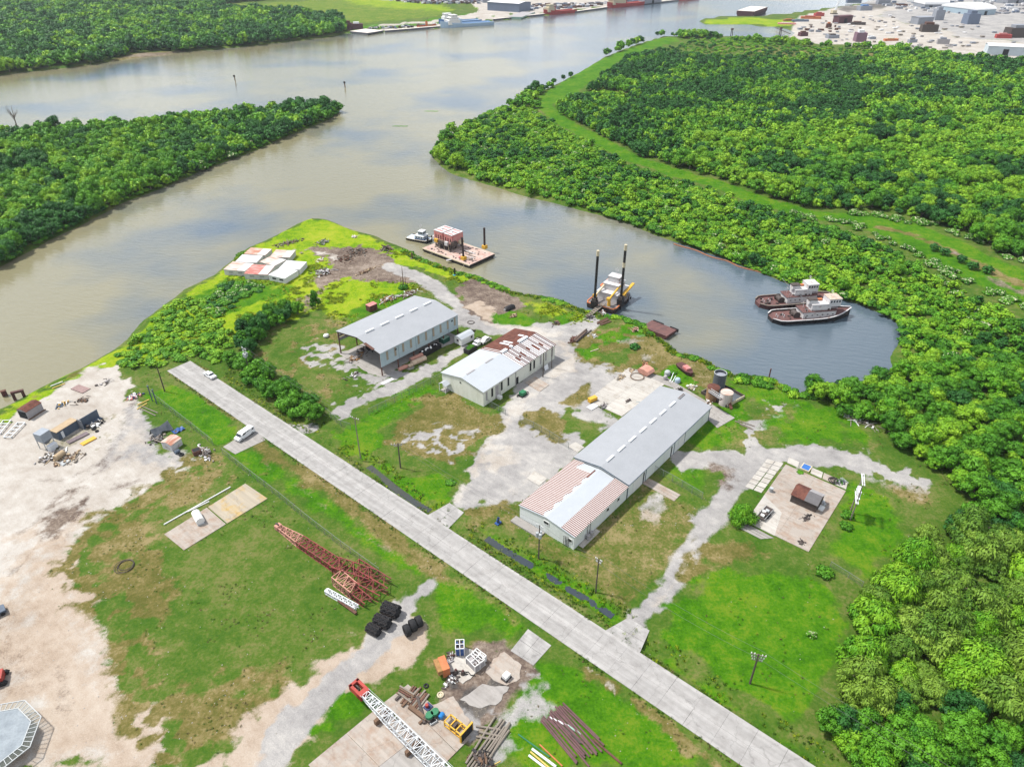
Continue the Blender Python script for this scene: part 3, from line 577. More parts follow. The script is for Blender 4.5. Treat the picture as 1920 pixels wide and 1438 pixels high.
def crown_arrays(seed, nc, nl, ls, shape='round', el=1.5, cr=(0.30, 0.46)):
    """crown of unit radius: clumps of leaf cards round small leafy cores; returns verts, tris, normals, tint"""
    r = np.random.RandomState(seed); V, F, NN, T = [], [], [], []; nv = 0
    for k in range(nc):
        a = k * 2.39996 + r.uniform(-.5, .5); u = (k + 0.5) / nc
        if shape == 'round': zc = 1 - 1.75 * u; rad = math.sqrt(max(0.05, 1 - zc * zc)) * r.uniform(.50, .78); c = np.array([rad * math.cos(a), rad * math.sin(a), 1.08 + zc * 0.62])
        elif shape == 'tall': zc = 1 - 1.9 * u; rad = (0.60 - 0.42 * zc) * r.uniform(.45, .85); c = np.array([rad * math.cos(a), rad * math.sin(a), 1.10 + zc * 0.82])
        else: rad = math.sqrt(u) * 0.72; c = np.array([rad * math.cos(a), rad * math.sin(a), (0.75 if shape == 'shrub' else 1.0) * (1.05 - 0.75 * u) * r.uniform(.75, 1.15)])
        c[:2] += r.uniform(-.12, .12, 2); q = cr[0] + (cr[1] - cr[0]) * r.uniform() ** 1.4; tint = r.uniform(0, 1); sq = np.array([1, 1, r.uniform(.7, .95)])
        core = ICO_V * (q * 0.70 * r.uniform(.8, 1.2, (12, 1))) * sq + c
        V.append(core); F.append(ICO_F + nv); NN.append(ICO_V); T.append(np.full(12, tint * 0.8)); nv += 12
        d = r.normal(size=(nl, 3)); d[:, 2] = d[:, 2] * 0.9 + 0.25; d /= np.linalg.norm(d, axis=1)[:, None]
        p = c + d * sq * q * r.uniform(.70, 1.24, (nl, 1))
        x = np.cross(d, r.normal(size=(nl, 3))); x /= np.linalg.norm(x, axis=1)[:, None]
        if shape == 'willow': x = np.cross(d, np.array([0, 0, 1.0])) + r.normal(size=(nl, 3)) * .15; x /= np.linalg.norm(x, axis=1)[:, None] + 1e-6
        y = np.cross(d, x); tl = r.uniform(-.7, .7, (nl, 1)); y = y * np.cos(tl) + d * np.sin(tl)
        s = ls * r.uniform(.6, 1.35, (nl, 1)); w2 = s * 0.5; l2 = s * 0.5 * el
        V.append(np.stack([p - y * l2, p + x * w2, p + y * l2, p - x * w2], 1).reshape(-1, 3))
        b = nv + np.arange(nl) * 4; F.append(np.stack([b, b + 1, b + 2], 1)); F.append(np.stack([b, b + 2, b + 3], 1))
        n_ = d * 0.75 + r.normal(size=(nl, 3)) * 0.28; n_ /= np.linalg.norm(n_, axis=1)[:, None]
        NN.append(np.repeat(n_, 4, 0)); T.append(np.repeat(np.clip(tint + r.uniform(-.25, .25, nl), 0, 1), 4)); nv += nl * 4
    return np.concatenate(V), np.concatenate(F), np.concatenate(NN), np.concatenate(T)
def np_mesh(name, V, F, mats, NN=None, T=None, mi=None):
    me = bpy.data.meshes.new(name); me.vertices.add(len(V)); me.vertices.foreach_set('co', V.astype(np.float32).ravel())
    me.loops.add(F.size); me.loops.foreach_set('vertex_index', F.ravel().astype(np.int32)); me.polygons.add(len(F)); me.polygons.foreach_set('loop_start', np.arange(0, F.size, 3, dtype=np.int32))
    me.polygons.foreach_set('use_smooth', np.ones(len(F), bool))
    for m in mats: me.materials.append(m)
    if mi is not None: me.polygons.foreach_set('material_index', mi.astype(np.int32))
    me.update(calc_edges=True)
    if T is not None:
        a = me.attributes.new('tint', 'FLOAT', 'POINT'); a.data.foreach_set('value', T.astype(np.float32))
    if NN is not None: me.normals_split_custom_set_from_vertices(NN.astype(np.float32))
    return me
def trunk_mb(seed, h=1.0, r=0.075, limbs=5):
    rr = random.Random(seed); m = MB(); m.cyl((0, 0, -0.1), (rr.uniform(-.05, .05), rr.uniform(-.05, .05), h * 0.6), r, r * 0.7, 7)
    for k in range(limbs):
        a = k * 2.4 + rr.uniform(-.4, .4); m.cyl((0, 0, h * rr.uniform(.4, .58)), (0.55 * math.cos(a), 0.55 * math.sin(a), h * rr.uniform(.85, 1.15)), r * 0.55, r * 0.2, 5)
    return m
KIND = {}   # name -> list of (crown mesh, trunk mesh)
def make_kind(key, shape, mk, nvar, nc, nl, ls, el=1.5, cr=(0.30, 0.46), flower=0.0, th=1.0):
    out = []
    for v in range(nvar):
        V, F, NN, T = crown_arrays(hash_(key) + v * 7, nc, nl, ls, shape, el, cr); mats = [LM[mk]]; mi = None
        if flower:
            mats.append(FLOWER); rr = np.random.RandomState(v); mi = np.zeros(len(F)); zc = V[F].mean(1); top = (NN[F[:, 0]][:, 2] > 0.45)
            sel = top & (vnoise(zc[:, 0] * 6, zc[:, 1] * 6, 5 + v) > 1 - flower); mi[sel] = 1
        out.append((np_mesh(key, V, F, mats, NN, T, mi), trunk_mb(v, th, 0.07 if shape != 'shrub' else 0.04).mesh('trunk', BARK)))
    KIND[key] = out
def hash_(s): return sum(ord(c) * (i + 3) for i, c in enumerate(s)) % 9973
for mk in ('a_dark', 'b_mid', 'c_yellow'):
    make_kind('round_' + mk, 'round', mk, 5, 20, 190, 0.092, cr=(0.18, 0.50))
    make_kind('far_' + mk, 'round', mk, 4, 12, 34, 0.25, cr=(0.24, 0.54))
make_kind('tall_a_dark', 'tall', 'a_dark', 2, 14, 80, 0.17, cr=(0.24, 0.36)); make_kind('tall_b_mid', 'tall', 'b_mid', 2, 14, 80, 0.17, cr=(0.24, 0.36))
make_kind('willow', 'willow', 'd_willow', 5, 22, 480, 0.062, 2.6, (0.20, 0.46), th=0.9)
make_kind('willow_y', 'willow', 'c_yellow', 3, 22, 480, 0.062, 2.6, (0.20, 0.46), th=0.9)
for mk in ('b_mid', 'c_yellow', 'a_dark'): make_kind('shrub_' + mk, 'shrub', mk, 3, 10, 90, 0.20, th=0.7)
make_kind('bloom', 'shrub', 'b_mid', 3, 10, 90, 0.20, flower=0.42, th=0.7)
def inside(x, y, pg):
    return sdf(np.asarray(x), np.asarray(y), pg) > 0
def land_at(x, y):
    return np.maximum(np.maximum(sdf(x, y, land_main), sdf(x, y, land_far)), sdf(x, y, land_isle))
def scatter(pg, step, seed, keep=None, margin=0.8):
    a = np.array(pg); lo, hi = a.min(0), a.max(0); r = np.random.RandomState(seed)
    gx_, gy_ = np.meshgrid(np.arange(lo[0], hi[0], step), np.arange(lo[1], hi[1], step * 0.87)); gx_[1::2] += step / 2
    x = gx_.ravel() + r.uniform(-.42, .42, gx_.size) * step; y = gy_.ravel() + r.uniform(-.42, .42, gx_.size) * step
    m = inside(x, y, pg) & (land_at(x, y) > margin)
    px, py, _ = proj(x, y, 4.0); m &= (px > -90) & (px < 2010) & (py > -14) & (py < 1560)
    if keep is not None: m &= keep(x, y)
    return x[m], y[m]
TREES = []   # (x, y, radius, height, kind list key, zone)
def grow(zone, pg, step, rad, hgt, mixer, seed, keep=None, margin=0.8):
    x, y = scatter(pg, step, seed, keep, margin); r = np.random.RandomState(seed + 1); n = len(x); p_ = fbm(x, y, 38, seed, 4) + r.uniform(-.13, .13, n)
    for i in range(n):
        rr = r.uniform(*rad); hh = rr * r.uniform(*hgt)
        TREES.append((x[i], y[i], rr, hh, mixer(p_[i], r.uniform()), zone))
def pick(*st):
    def f(v, u):
        for lim, ks in st:
            if v < lim: return ks[int(u * len(ks)) % len(ks)]
        return st[-1][1][0]
    return f
not_in = lambda *pgs: (lambda x, y: ~np.any([inside(x, y, g) for g in pgs], axis=0))
trail = [pp('1020,206 1060,232 1120,262 1180,296 1260,322 1340,345 1420,374 1500,398 1580,410'), 7.0]
levee_pg = pp('1000,200 1008,180 1058,150 1108,118 1158,98 1218,75 1250,67 1290,74 1275,84 1215,100 1165,122 1125,152 1085,182 1050,202 1025,206')
strips_pg = pp('1555,394 1640,393 1720,409 1800,438 1880,477 1950,500 2010,640 1900,598 1820,556 1740,512 1680,478 1620,448 1560,430')
glade1 = pp('1075,178 1130,168 1195,178 1180,186 1090,186'); glade2 = pp('1345,268 1400,248 1470,238 1400,262')
def off_trail(x, y): return (linedist(x, y, trail[0], 40) > trail[1]) & (linedist(x, y - 0.0 + 9.0, trail[0], 40) > 6.0) & ~inside(x, y, levee_pg) & ~inside(x, y, strips_pg) & ~inside(x, y, glade1) & ~inside(x, y, glade2)
# island, far bank, wood north of the basin
grow('island', land_isle, 4.2, (1.9, 4.2), (1.5, 2.4), pick((.40, ['a']), (.52, ['b', 'b', 'a']), (.60, ['b', 'f', 'c']), (9, ['c', 'b'])), 11, margin=0.0)
meadow = pp('395,12 470,6 560,2 660,-4 760,-8 1000,-8 1400,-30 1400,10 925,42 720,62 660,56 640,44 560,30 440,24')
grow('far bank', pp('-150,160 0,141 150,125 358,96 480,85 560,76 648,62 640,40 560,28 440,22 390,12 460,4 560,-2 660,-14 700,-30 -150,-30'), 7.5, (3.6, 6.2), (1.5, 2.3), pick((.46, ['a']), (.56, ['b', 'a']), (9, ['c', 'b'])), 12, not_in(pp('30,134 140,126 220,112 250,100 310,96 360,98 300,106 200,120 60,136')), 1)
wood_n = pp('808,290 840,250 940,200 1010,170 1060,140 1130,104 1240,66 1300,64 1352,72 1500,86 1560,90 1640,92 1730,104 1830,114 1920,124 2100,135 2100,720 1700,690 1690,615 1610,570 1520,547 1400,502 1230,442 1040,382 900,342 825,312')
belt = pp('808,290 870,235 940,200 1020,205 1120,268 1180,302 1340,352 1500,405 1620,432 1740,492 1900,575 2100,660 2100,760 1690,700 1690,600 1560,550 1400,495 1100,390 900,335')
grow('basin belt', belt, 3.1, (1.0, 2.7), (1.15, 1.8), pick((.40, ['b', 'sb', 'a']), (.46, ['sb', 'sy', 'c']), (.49, ['f', 'sy']), (9, ['sy', 'sy', 'c', 'sb'])), 13, off_trail, 0.0)
glade3 = pp('1300,86 1400,82 1500,92 1560,100 1500,110 1400,100 1330,112')
dark_pg = pp('1010,215 1060,165 1110,135 1250,105 1500,125 1640,180 1600,235 1420,245 1300,262 1240,300 1150,280'); pale_pg = pp('1260,300 1300,265 1420,225 1600,215 1930,230 1930,420 1800,430 1660,395 1500,385 1340,335')
far_scrub = pp('1240,75 1340,72 1500,88 1640,94 1640,118 1500,118 1330,118 1200,105')
grow('north wood', dark_pg, 4.2, (1.5, 3.4), (1.6, 2.5), pick((.47, ['t', 'a', 't']), (.56, ['b', 'a', 't']), (9, ['b', 'c'])), 44, off_trail)
grow('north wood', pale_pg, 5.0, (1.8, 4.6), (1.2, 2.1), pick((.43, ['a', 'a', 'b']), (.48, ['b', 'c', 'c']), (9, ['c', 'c', 'wy', 'c'])), 45, off_trail)
grow('north wood', far_scrub, 8.0, (1.4, 3.0), (1.0, 1.6), pick((.5, ['sb', 'a']), (9, ['sb', 'sy'])), 46, off_trail)
grow('north wood', wood_n, 5.2, (1.8, 4.8), (1.3, 2.2), pick((.40, ['a', 't']), (.48, ['b', 'a', 'b']), (9, ['c', 'c', 'c', 'b'])), 14, lambda x, y: off_trail(x, y) & ~inside(x, y, belt) & ~inside(x, y, dark_pg) & ~inside(x, y, pale_pg) & ~inside(x, y, far_scrub) & ~(inside(x, y, glade3) & (vnoise(x / 9, y / 9, 3) < 0.75)), 1.5)
def shoreline(zone, pg, lo, hi, step, seed):
    x, y = scatter(pg, step, seed, lambda x, y: (land_at(x, y) > lo) & (land_at(x, y) < hi), lo); r = np.random.RandomState(seed)
    for i in range(len(x)): TREES.append((x[i], y[i], r.uniform(1.0, 2.3), r.uniform(1.6, 3.2), ('sb', 'sy', 'sb', 'sa')[r.randint(4)], zone))
shoreline('island', land_isle, -0.6, 2.2, 2.6, 31); shoreline('basin belt', belt, -0.6, 2.2, 2.4, 32); shoreline('clearing edge', pp('1480,735 1560,725 1640,712 1700,690 1760,720 1700,760 1560,760'), -.5, 2.4, 2.2, 33)
# flowering shrubs along the trail strips
for s, nn in (('1590,398 1660,408 1740,420 1830,452 1900,482 1960,512', 48), ('1560,412 1610,425 1660,450 1720,482 1780,512 1850,545 1920,578', 44), ('1480,400 1530,410', 6)):
    ln = [Vector(p + (0,)) for p in pp(s)]; rr = random.Random(nn)
    for k in range(nn):
        i = rr.randrange(len(ln) - 1); p_ = ln[i].lerp(ln[i + 1], rr.random()); TREES.append((p_.x + rr.uniform(-3, 3), p_.y + rr.uniform(-3, 3), rr.uniform(1.4, 2.6), rr.uniform(2, 3.4), 'f', 'trail'))
for s in ((1750, 470), (1800, 492), (1770, 478), (1822, 505), (1850, 512)):
    p_ = P(*s); TREES.append((p_.x, p_.y, 2.2, 3.0, 'a', 'trail'))
# wood that closes the clearing on the right
ring = pp('1500,738 1560,728 1640,715 1690,700 1990,690 1990,1600 1625,1600 1600,1480 1570,1420 1545,1370 1565,1320 1590,1260 1610,1200 1625,1140 1660,1085 1720,1030 1770,980 1785,935 1760,890 1700,850 1650,815 1600,785 1550,768')
low_y = P(0, 1010).y
grow('clearing edge', ring, 4.5, (1.8, 3.9), (1.3, 2.0), pick((.42, ['b', 'a']), (.56, ['b', 'b', 'c']), (9, ['c', 'b'])), 15, lambda x, y: y > low_y - 2, 0.3)
grow('corner willows', ring, 5.5, (2.9, 5.3), (1.6, 2.3), pick((.40, ['w', 'b', 'w']), (9, ['w', 'w', 'wy', 'w'])), 16, lambda x, y: (y <= low_y) & (y > P(0, 1330).y))
grow('corner thicket', ring, 3.6, (2.0, 3.0), (1.4, 1.9), pick((.45, ['b', 'a']), (9, ['b', 'c', 'b'])), 17, lambda x, y: y <= P(0, 1330).y)
# basin south shore shrubs, shore thicket of the point, ditch hedge
grow('basin shore', pp('1375,706 1440,712 1500,740 1560,742 1620,752 1560,752 1500,748 1430,728 1380,718'), 2.6, (1.1, 1.9), (1.2, 1.6), pick((9, ['sb', 'sy', 'sb'])), 18, None, 0.3)
grow('point thicket', pp('215,668 270,630 300,585 345,560 380,560 420,600 440,640 420,680 360,672 300,690 240,695'), 2.6, (0.9, 2.0), (0.8, 1.4), pick((.42, ['sb', 'b', 'sy']), (9, ['sy', 'sy', 'c', 'sb'])), 19, not_in(pp('310,690 357,672 420,690 420,720 330,720')), 0.4)
grow('hedge', pp('430,680 470,668 500,690 540,730 580,760 605,785 590,800 560,782 500,740 450,705'), 3.2, (1.8, 2.9), (1.6, 2.2), pick((.5, ['b', 'sb']), (9, ['c', 'b'])), 20)
grow('shed hedge', pp('440,655 455,615 500,595 560,578 575,590 520,618 480,650 470,668'), 3.0, (1.7, 2.6), (1.8, 2.6), pick((9, ['a', 'b'])), 21)
grow('point mounds', pp('385,560 420,530 480,528 500,545 450,565 420,590 390,585'), 2.8, (1.3, 2.2), (0.9, 1.3), pick((.5, ['sb', 'sa']), (9, ['sb', 'f'])), 22)
KM = {'a': ('round_a_dark', 'far_a_dark'), 'b': ('round_b_mid', 'far_b_mid'), 'c': ('round_c_yellow', 'far_c_yellow'), 't': ('tall_a_dark', 'far_a_dark'), 'f': ('bloom', 'bloom'),
      'w': ('willow', 'willow'), 'wy': ('willow_y', 'willow_y'), 'sb': ('shrub_b_mid', 'shrub_b_mid'), 'sy': ('shrub_c_yellow', 'shrub_c_yellow'), 'sa': ('shrub_a_dark', 'shrub_a_dark'), 'tb': ('tall_b_mid', 'far_b_mid')}
WORDS = {'island': 'on the wooded island across the left channel', 'far bank': 'on the far river bank at the upper left', 'basin belt': 'between the boat basin and the mown trail', 'north wood': 'in the wide wood beyond the mown trail', 'trail': 'beside the trail in the right wood',
         'clearing edge': 'in the wood at the right edge of the clearing', 'corner willows': 'in the tall grove at the lower right', 'corner thicket': 'in the thicket in the lower right corner', 'basin shore': 'on the south bank of the boat basin', 'point thicket': 'on the left river bank beyond the road end', 'hedge': 'in the hedge along the ditch right of the road end', 'shed hedge': 'in the dark row left of the open shed', 'point mounds': 'on the point near the white sheds'}
LOOK = {'a': ('dark_tree', 'dark green broadleaf tree', 'tree'), 'b': ('broadleaf_tree', 'mid green broadleaf tree', 'tree'), 'c': ('pale_tree', 'yellow green broadleaf tree', 'tree'), 't': ('narrow_tree', 'dark narrow pointed tree', 'tree'), 'tb': ('narrow_tree', 'green narrow tree', 'tree'), 'f': ('flowering_shrub', 'shrub with cream white blossom', 'shrub'),
        'w': ('willow_tree', 'drooping olive green willow', 'tree'), 'wy': ('pale_willow', 'drooping yellow green willow', 'tree'), 'sb': ('shrub', 'mid green shrub', 'shrub'), 'sy': ('pale_shrub', 'yellow green shrub', 'shrub'), 'sa': ('dark_shrub', 'dark green shrub', 'shrub')}
def plant(x, y, rr, hh, k, zone, label=None, z=0.0, rz=None):
    nm, look, cat = LOOK[k]; v = KIND[KM[k][0]]; cm, tm = v[int(x * 7.3 + y * 3.1) % len(v)]
    sz = '' if label else 'tall ' if hh > HQ[zone][1] else 'low ' if hh < HQ[zone][0] else 'middling '
    root = thing(nm, label or (sz + look + ' ' + WORDS[zone]), cat, (x, y, z), (x * 12.9 + y * 7.7) % 6.28, None if label else sz + look + 's ' + WORDS[zone])
    for n_, me_ in (('crown', cm), ('trunk', tm)):
        o = put(n_, me_, root); o.scale = (rr, rr, hh / 2.0)
    return root
HQ = {}
for zn in WORDS:
    hs_ = [q_[3] for q_ in TREES if q_[5] == zn]; HQ[zn] = (np.percentile(hs_, 25), np.percentile(hs_, 75)) if hs_ else (0, 9)
def app(tr):
    px, py, dep = proj(np.array(tr[0]), np.array(tr[1]), tr[3] * 0.6); vis = (-20 < px < 1940) and (-5 < py < 1470)
    return (tr[2] + tr[3] * .4) / dep if vis else -1
byk = {}
for tr in TREES: byk.setdefault(tr[4], []).append(tr)
rest = []
for k, lst in byk.items():
    lst.sort(key=app, reverse=True)
    lim = 300
    single = [q_ for q_ in lst[:lim] if app(q_) > 0]; rest += [q_ for q_ in lst if q_ not in set(single)] if len(lst) > len(single) else []
    for q_ in single: plant(*q_)
# the rest of the woods: one mass of instanced trees per wood
src = bpy.data.collections.new('tree_sources'); order = []
for key in ('far_a_dark', 'far_b_mid', 'far_c_yellow', 'bloom', 'willow', 'shrub_b_mid', 'shrub_c_yellow'):
    for i, (cm, tm) in enumerate(KIND[key][:4]):
        o = bpy.data.objects.new('src_%02d' % len(order), cm); src.objects.link(o); order.append((key, i))
def gn_instances(name, pts, rots, scl, idx, coll):
    me = bpy.data.meshes.new(name); me.vertices.add(len(pts)); me.vertices.foreach_set('co', np.asarray(pts, np.float32).ravel())
    a = me.attributes.new('rot', 'FLOAT_VECTOR', 'POINT'); a.data.foreach_set('vector', np.asarray(rots, np.float32).ravel())
    a = me.attributes.new('scl', 'FLOAT_VECTOR', 'POINT'); a.data.foreach_set('vector', np.asarray(scl, np.float32).ravel())
    a = me.attributes.new('pick', 'INT', 'POINT'); a.data.foreach_set('value', np.asarray(idx, np.int32))
    o = put(name, me); g = bpy.data.node_groups.new(name, 'GeometryNodeTree'); g.interface.new_socket('Geometry', in_out='INPUT', socket_type='NodeSocketGeometry'); g.interface.new_socket('Geometry', in_out='OUTPUT', socket_type='NodeSocketGeometry')
    n = g.nodes.new; gi, go, ip, ci = n('NodeGroupInput'), n('NodeGroupOutput'), n('GeometryNodeInstanceOnPoints'), n('GeometryNodeCollectionInfo')
    ci.inputs['Collection'].default_value = coll; ci.inputs['Separate Children'].default_value = True; ci.inputs['Reset Children'].default_value = True; ip.inputs['Pick Instance'].default_value = True
    def na(nm, ty):
        q_ = n('GeometryNodeInputNamedAttribute'); q_.data_type = ty; q_.inputs['Name'].default_value = nm; return q_.outputs['Attribute']
    L = g.links.new; L(gi.outputs[0], ip.inputs['Points']); L(ci.outputs[0], ip.inputs['Instance']); L(na('pick', 'INT'), ip.inputs['Instance Index']); L(na('rot', 'FLOAT_VECTOR'), ip.inputs['Rotation']); L(na('scl', 'FLOAT_VECTOR'), ip.inputs['Scale']); L(ip.outputs[0], go.inputs[0])
    md = o.modifiers.new('scatter', 'NODES'); md.node_group = g; return tag(o, kind='stuff')
zones = {}
for tr in rest: zones.setdefault(tr[5], []).append(tr)
for zn, lst in zones.items():
    pts, rots, scl, idx = [], [], [], []; rr = random.Random(5)
    for (x, y, r_, h_, k, z_) in lst:
        key = KM[k][1] if KM[k][1] in ('far_a_dark', 'far_b_mid', 'far_c_yellow', 'bloom', 'willow', 'shrub_b_mid', 'shrub_c_yellow') else 'far_b_mid'
        pts.append((x, y, 0)); rots.append((0, 0, rr.uniform(0, 6.28))); scl.append((r_, r_, h_ / 2)); idx.append(order.index((key, rr.randrange(len([q_ for q_ in order if q_[0] == key])))))
    tag(gn_instances('distant_wood', pts, rots, scl, idx, src), 'mass of further trees ' + WORDS[zn], 'wood')
print('TREES', len(TREES), {k: len(v) for k, v in byk.items()}, 'rest', len(rest), flush=True)
# ------------------------------------------------------------------ buildings
def HT(foot, top, z0=0.0):
    """height of a vertical thing seen from pixel foot (at height z0) to pixel top"""
    yf = P(*foot, z0).y; yy = -(top[1] - IH / 2) / FPX; dy, dz = CP + yy * SP, -SP + yy * CP
    return CAM_H + dz * yf / dy - z0
M_ROOF = mat('galvanised_roof', (0.262, 0.272, 0.290), 0.5, 0.08, 0.25, rgb2=(0.240, 0.250, 0.266), spec=0.4)
M_ROOF2 = mat('pale_roof', (0.345, 0.368, 0.395), 0.5, 0.06, 0.2, spec=0.4)
M_WWALL = mat('white_cladding', (0.56, 0.585, 0.575), 0.6, 0.12, 0.5, rgb2=(0.44, 0.46, 0.43), patch=(0.5, 0.85), stretch=(1, 1, 0.25))
M_CWALL = mat('cream_cladding', (0.56, 0.57, 0.51), 0.65, 0.14, 0.4, rgb2=(0.43, 0.44, 0.36), patch=(0.45, 0.8), stretch=(1, 1, 0.3))
M_BWALL = mat('pale_blue_cladding', (0.315, 0.385, 0.42), 0.55, 0.12, 0.4, rgb2=(0.26, 0.32, 0.35))
M_RUST = mat('rusted_sheet', (0.138, 0.058, 0.043), 0.9, 0.5, 0.8, rgb2=(0.068, 0.030, 0.025), patch=(0.35, 0.7), spec=0.1)
M_RUSTY = mat('white_sheet_rusting', (0.50, 0.475, 0.47), 0.75, 0.2, 0.9, rgb2=(0.30, 0.16, 0.13), patch=(0.66, 0.74), stretch=(2.2, 0.55, 1))
M_STRIPE = mat('rust_stripe', (0.150, 0.066, 0.050), 0.9, 0.4, 1.1, rgb2=(0.40, 0.37, 0.37), patch=(0.64, 0.70), stretch=(2.2, 0.5, 1))
M_STRIPE2 = mat('rust_stripe_heavy', (0.135, 0.056, 0.044), 0.9, 0.4, 1.1, rgb2=(0.30, 0.25, 0.24), patch=(0.74, 0.82), stretch=(2.2, 0.5, 1))
M_GREYSH = mat('grey_sheet', (0.30, 0.285, 0.29), 0.7, 0.2, 1.0)
M_TRIM = mat('dark_blue_trim', (0.035, 0.075, 0.125), 0.5, 0.2)
M_DARK = mat('dark_opening', (0.018, 0.019, 0.022), 0.9, 0.3)
M_GLASS = mat('dark_glass', (0.025, 0.032, 0.040), 0.15, 0.2, spec=0.6)
M_FIBRE = mat('fibreglass_light', (0.27, 0.225, 0.17), 0.6, 0.2, 2)
M_WHITE = mat('white_paint', (0.62, 0.62, 0.61), 0.5, 0.12, 0.8)
M_STEEL = mat('dark_steel', (0.07, 0.055, 0.050), 0.7, 0.35, 1.5)
M_RBEAM = mat('rusty_beam', (0.115, 0.055, 0.040), 0.9, 0.4, 1.5)
M_VENT = mat('vent_white', (0.58, 0.60, 0.62), 0.45, 0.08)
def slope(root, name, x0, x1, y0, y1, z0, z1, m, th=0.10, parent=None):
    """roof sheet between eave (y0,z0) and ridge (y1,z1)"""
    return MB().add([(x0, y0, z0), (x1, y0, z0), (x1, y1, z1), (x0, y1, z1), (x0, y0, z0 + th), (x1, y0, z0 + th), (x1, y1, z1 + th), (x0, y1, z1 + th)],
                    [(3, 2, 1, 0), (4, 5, 6, 7), (0, 1, 5, 4), (1, 2, 6, 5), (2, 3, 7, 6), (3, 0, 4, 7)]).build(name, m, parent or root)
def gwalls(root, x0, x1, W, H, rise, m, z0=0.0, name='wall'):
    v = [(x0, 0, z0), (x1, 0, z0), (x1, W, z0), (x0, W, z0), (x0, 0, H), (x1, 0, H), (x1, W, H), (x0, W, H), (x0, W / 2, H + rise), (x1, W / 2, H + rise)]
    return MB().add(v, [(0, 1, 5, 4), (2, 3, 7, 6), (1, 2, 6, 9, 5), (3, 0, 4, 8, 7)]).build(name, m, root)
def opening(root, name, c, d, m=M_GLASS, frame=None, label=None):
    o = MB().cbox(c, d).build(name, m, root)
    if frame:
        x, y, z = c; w_, dp, h = d; ax = 0 if w_ > dp else 1; f = MB()
        if ax == 0:
            for s in (-1, 1): f.cbox((x + s * (w_ / 2 + .05), y, z), (.1, dp + .05, h + .2)); f.cbox((x, y, z + s * (h / 2 + .05)), (w_ + .01, dp + .05, .1))
        else:
            for s in (-1, 1): f.cbox((x, y + s * (dp / 2 + .05), z), (w_ + .05, .1, h + .2)); f.cbox((x, y, z + s * (h / 2 + .05)), (w_ + .05, dp + .01, .1))
        f.build('frame', frame, o)
    return o
# --- long warehouse
o_, _, _ = at((1178, 908.5), (1332, 761), 4.4); o_.z = 0
wh = thing('warehouse', 'long grey roofed warehouse with a striped rusty roofed white front section', 'warehouse', o_, YA)
LM_, WW, FL = 41.0, 15.3, 21.3
gwalls(wh, 0, LM_, WW, 4.5, 1.2, M_WWALL)
main_roof = slope(wh, 'roof', -0.25, LM_ + .3, -0.35, WW / 2, 4.46, 5.72, M_ROOF)
slope(wh, 'roof_sheet', -0.25, LM_ + .3, WW + .35, WW / 2, 4.46, 5.72, M_ROOF, parent=main_roof)
for k in range(8):
    x = 2.2 + k * 4.98; b = MB().box(x, x + 3.0, WW / 2 - .28, WW / 2 + .28, 5.70, 6.08).build('ridge_vent', M_VENT if k < 7 else M_GREYSH, main_roof)
    if k == 7: MB().box(x + .1, x + 2.9, WW / 2 - .12, WW / 2 + .12, 6.07, 6.12).build('throat', M_STEEL, b)
tr_ = MB()
for x in (0.0, 8.2, 22.0, 27.5, LM_): tr_.box(x - .09, x + .09, -0.10, -0.02, 0, 4.4)
tr_.box(-.3, LM_ + .3, -.42, -.34, 4.36, 4.52); tr_.build('gutter', M_TRIM, wh)
MB().add([(-.30, -.35, 4.40), (-.30, WW / 2, 5.66), (-.30, WW + .35, 4.40), (-.30, WW + .35, 4.60), (-.30, WW / 2, 5.86), (-.30, -.35, 4.60)], [(0, 1, 4, 5), (1, 2, 3, 4)]).build('gable_trim', M_TRIM, wh)
for x, w_, h, m in ((24.2, 3.6, 3.6, M_WHITE), (7.0, 0.5, 3.4, M_DARK), (20.4, 0.5, 3.2, M_DARK), (2.5, 3.4, 3.4, M_WHITE)): MB().box(x, x + w_, -.06, .03, 0, h).build('door', m, wh)
MB().box(26, 30, WW + .02, WW + .08, 0, 3.5).build('door', M_DARK, wh); MB().box(LM_ + .02, LM_ + .08, 5, 10, 0, 3.6).build('door', M_DARK, wh)
MB().beam((31, WW + .1, 4.2), (30.5, WW + 1.4, 2.2), .12).beam((31, WW + .1, 4.4), (30.5, WW + 1.5, 4.3), .12).build('bracket', MATS['pale_blue_cladding'], wh)
fr = gwalls(wh, -FL, -.32, WW - .1, 3.9, 1.0, M_WWALL, name='front_wall')
froof = slope(wh, 'front_roof', -FL - .2, -.34, -.25, WW / 2, 3.88, 4.92, M_ROOF2)
slope(wh, 'front_roof_sheet', -FL - .2, -.34, WW + .15, WW / 2, 3.88, 4.92, M_ROOF2, parent=froof)
rs = random.Random(9)
for k in range(41):
    x = -FL + .05 + k * .515
    yt = WW / 2 + .9 + (.35 * math.sin(k * .9)) + (1.6 if k > 35 else 0) + (2.6 if k > 35 and k < 41 else 0); zt = 4.92 - (yt - WW / 2) * 1.04 / (WW / 2 + .15)
    slope(wh, 'roof_panel', x, x + .27, WW + .16, yt, 3.92, zt + .04, M_STRIPE, .10, froof); slope(wh, 'roof_panel', x + .27, x + .515, WW + .16, yt, 3.92, zt + .04, M_RUSTY, .07, froof)
    yb = 3.6; zb = 3.88 + 1.04 * (yb + .25) / (WW / 2 + .25)
    slope(wh, 'roof_panel', x, x + .27, -.26, yb, 3.92, zb + .04, M_STRIPE2, .10, froof); slope(wh, 'roof_panel', x + .27, x + .515, -.26, yb, 3.92, zb + .04, M_RUSTY, .07, froof)
MB().box(-4.6, -1.2, 8.3, 8.7, 4.86, 4.95).build('ridge_cap', M_RUST, froof)
for x in (-4.0, -8.4): opening(wh, 'window', (x, -.03, 2.6), (.9, .08, .9), M_GLASS, M_WHITE)
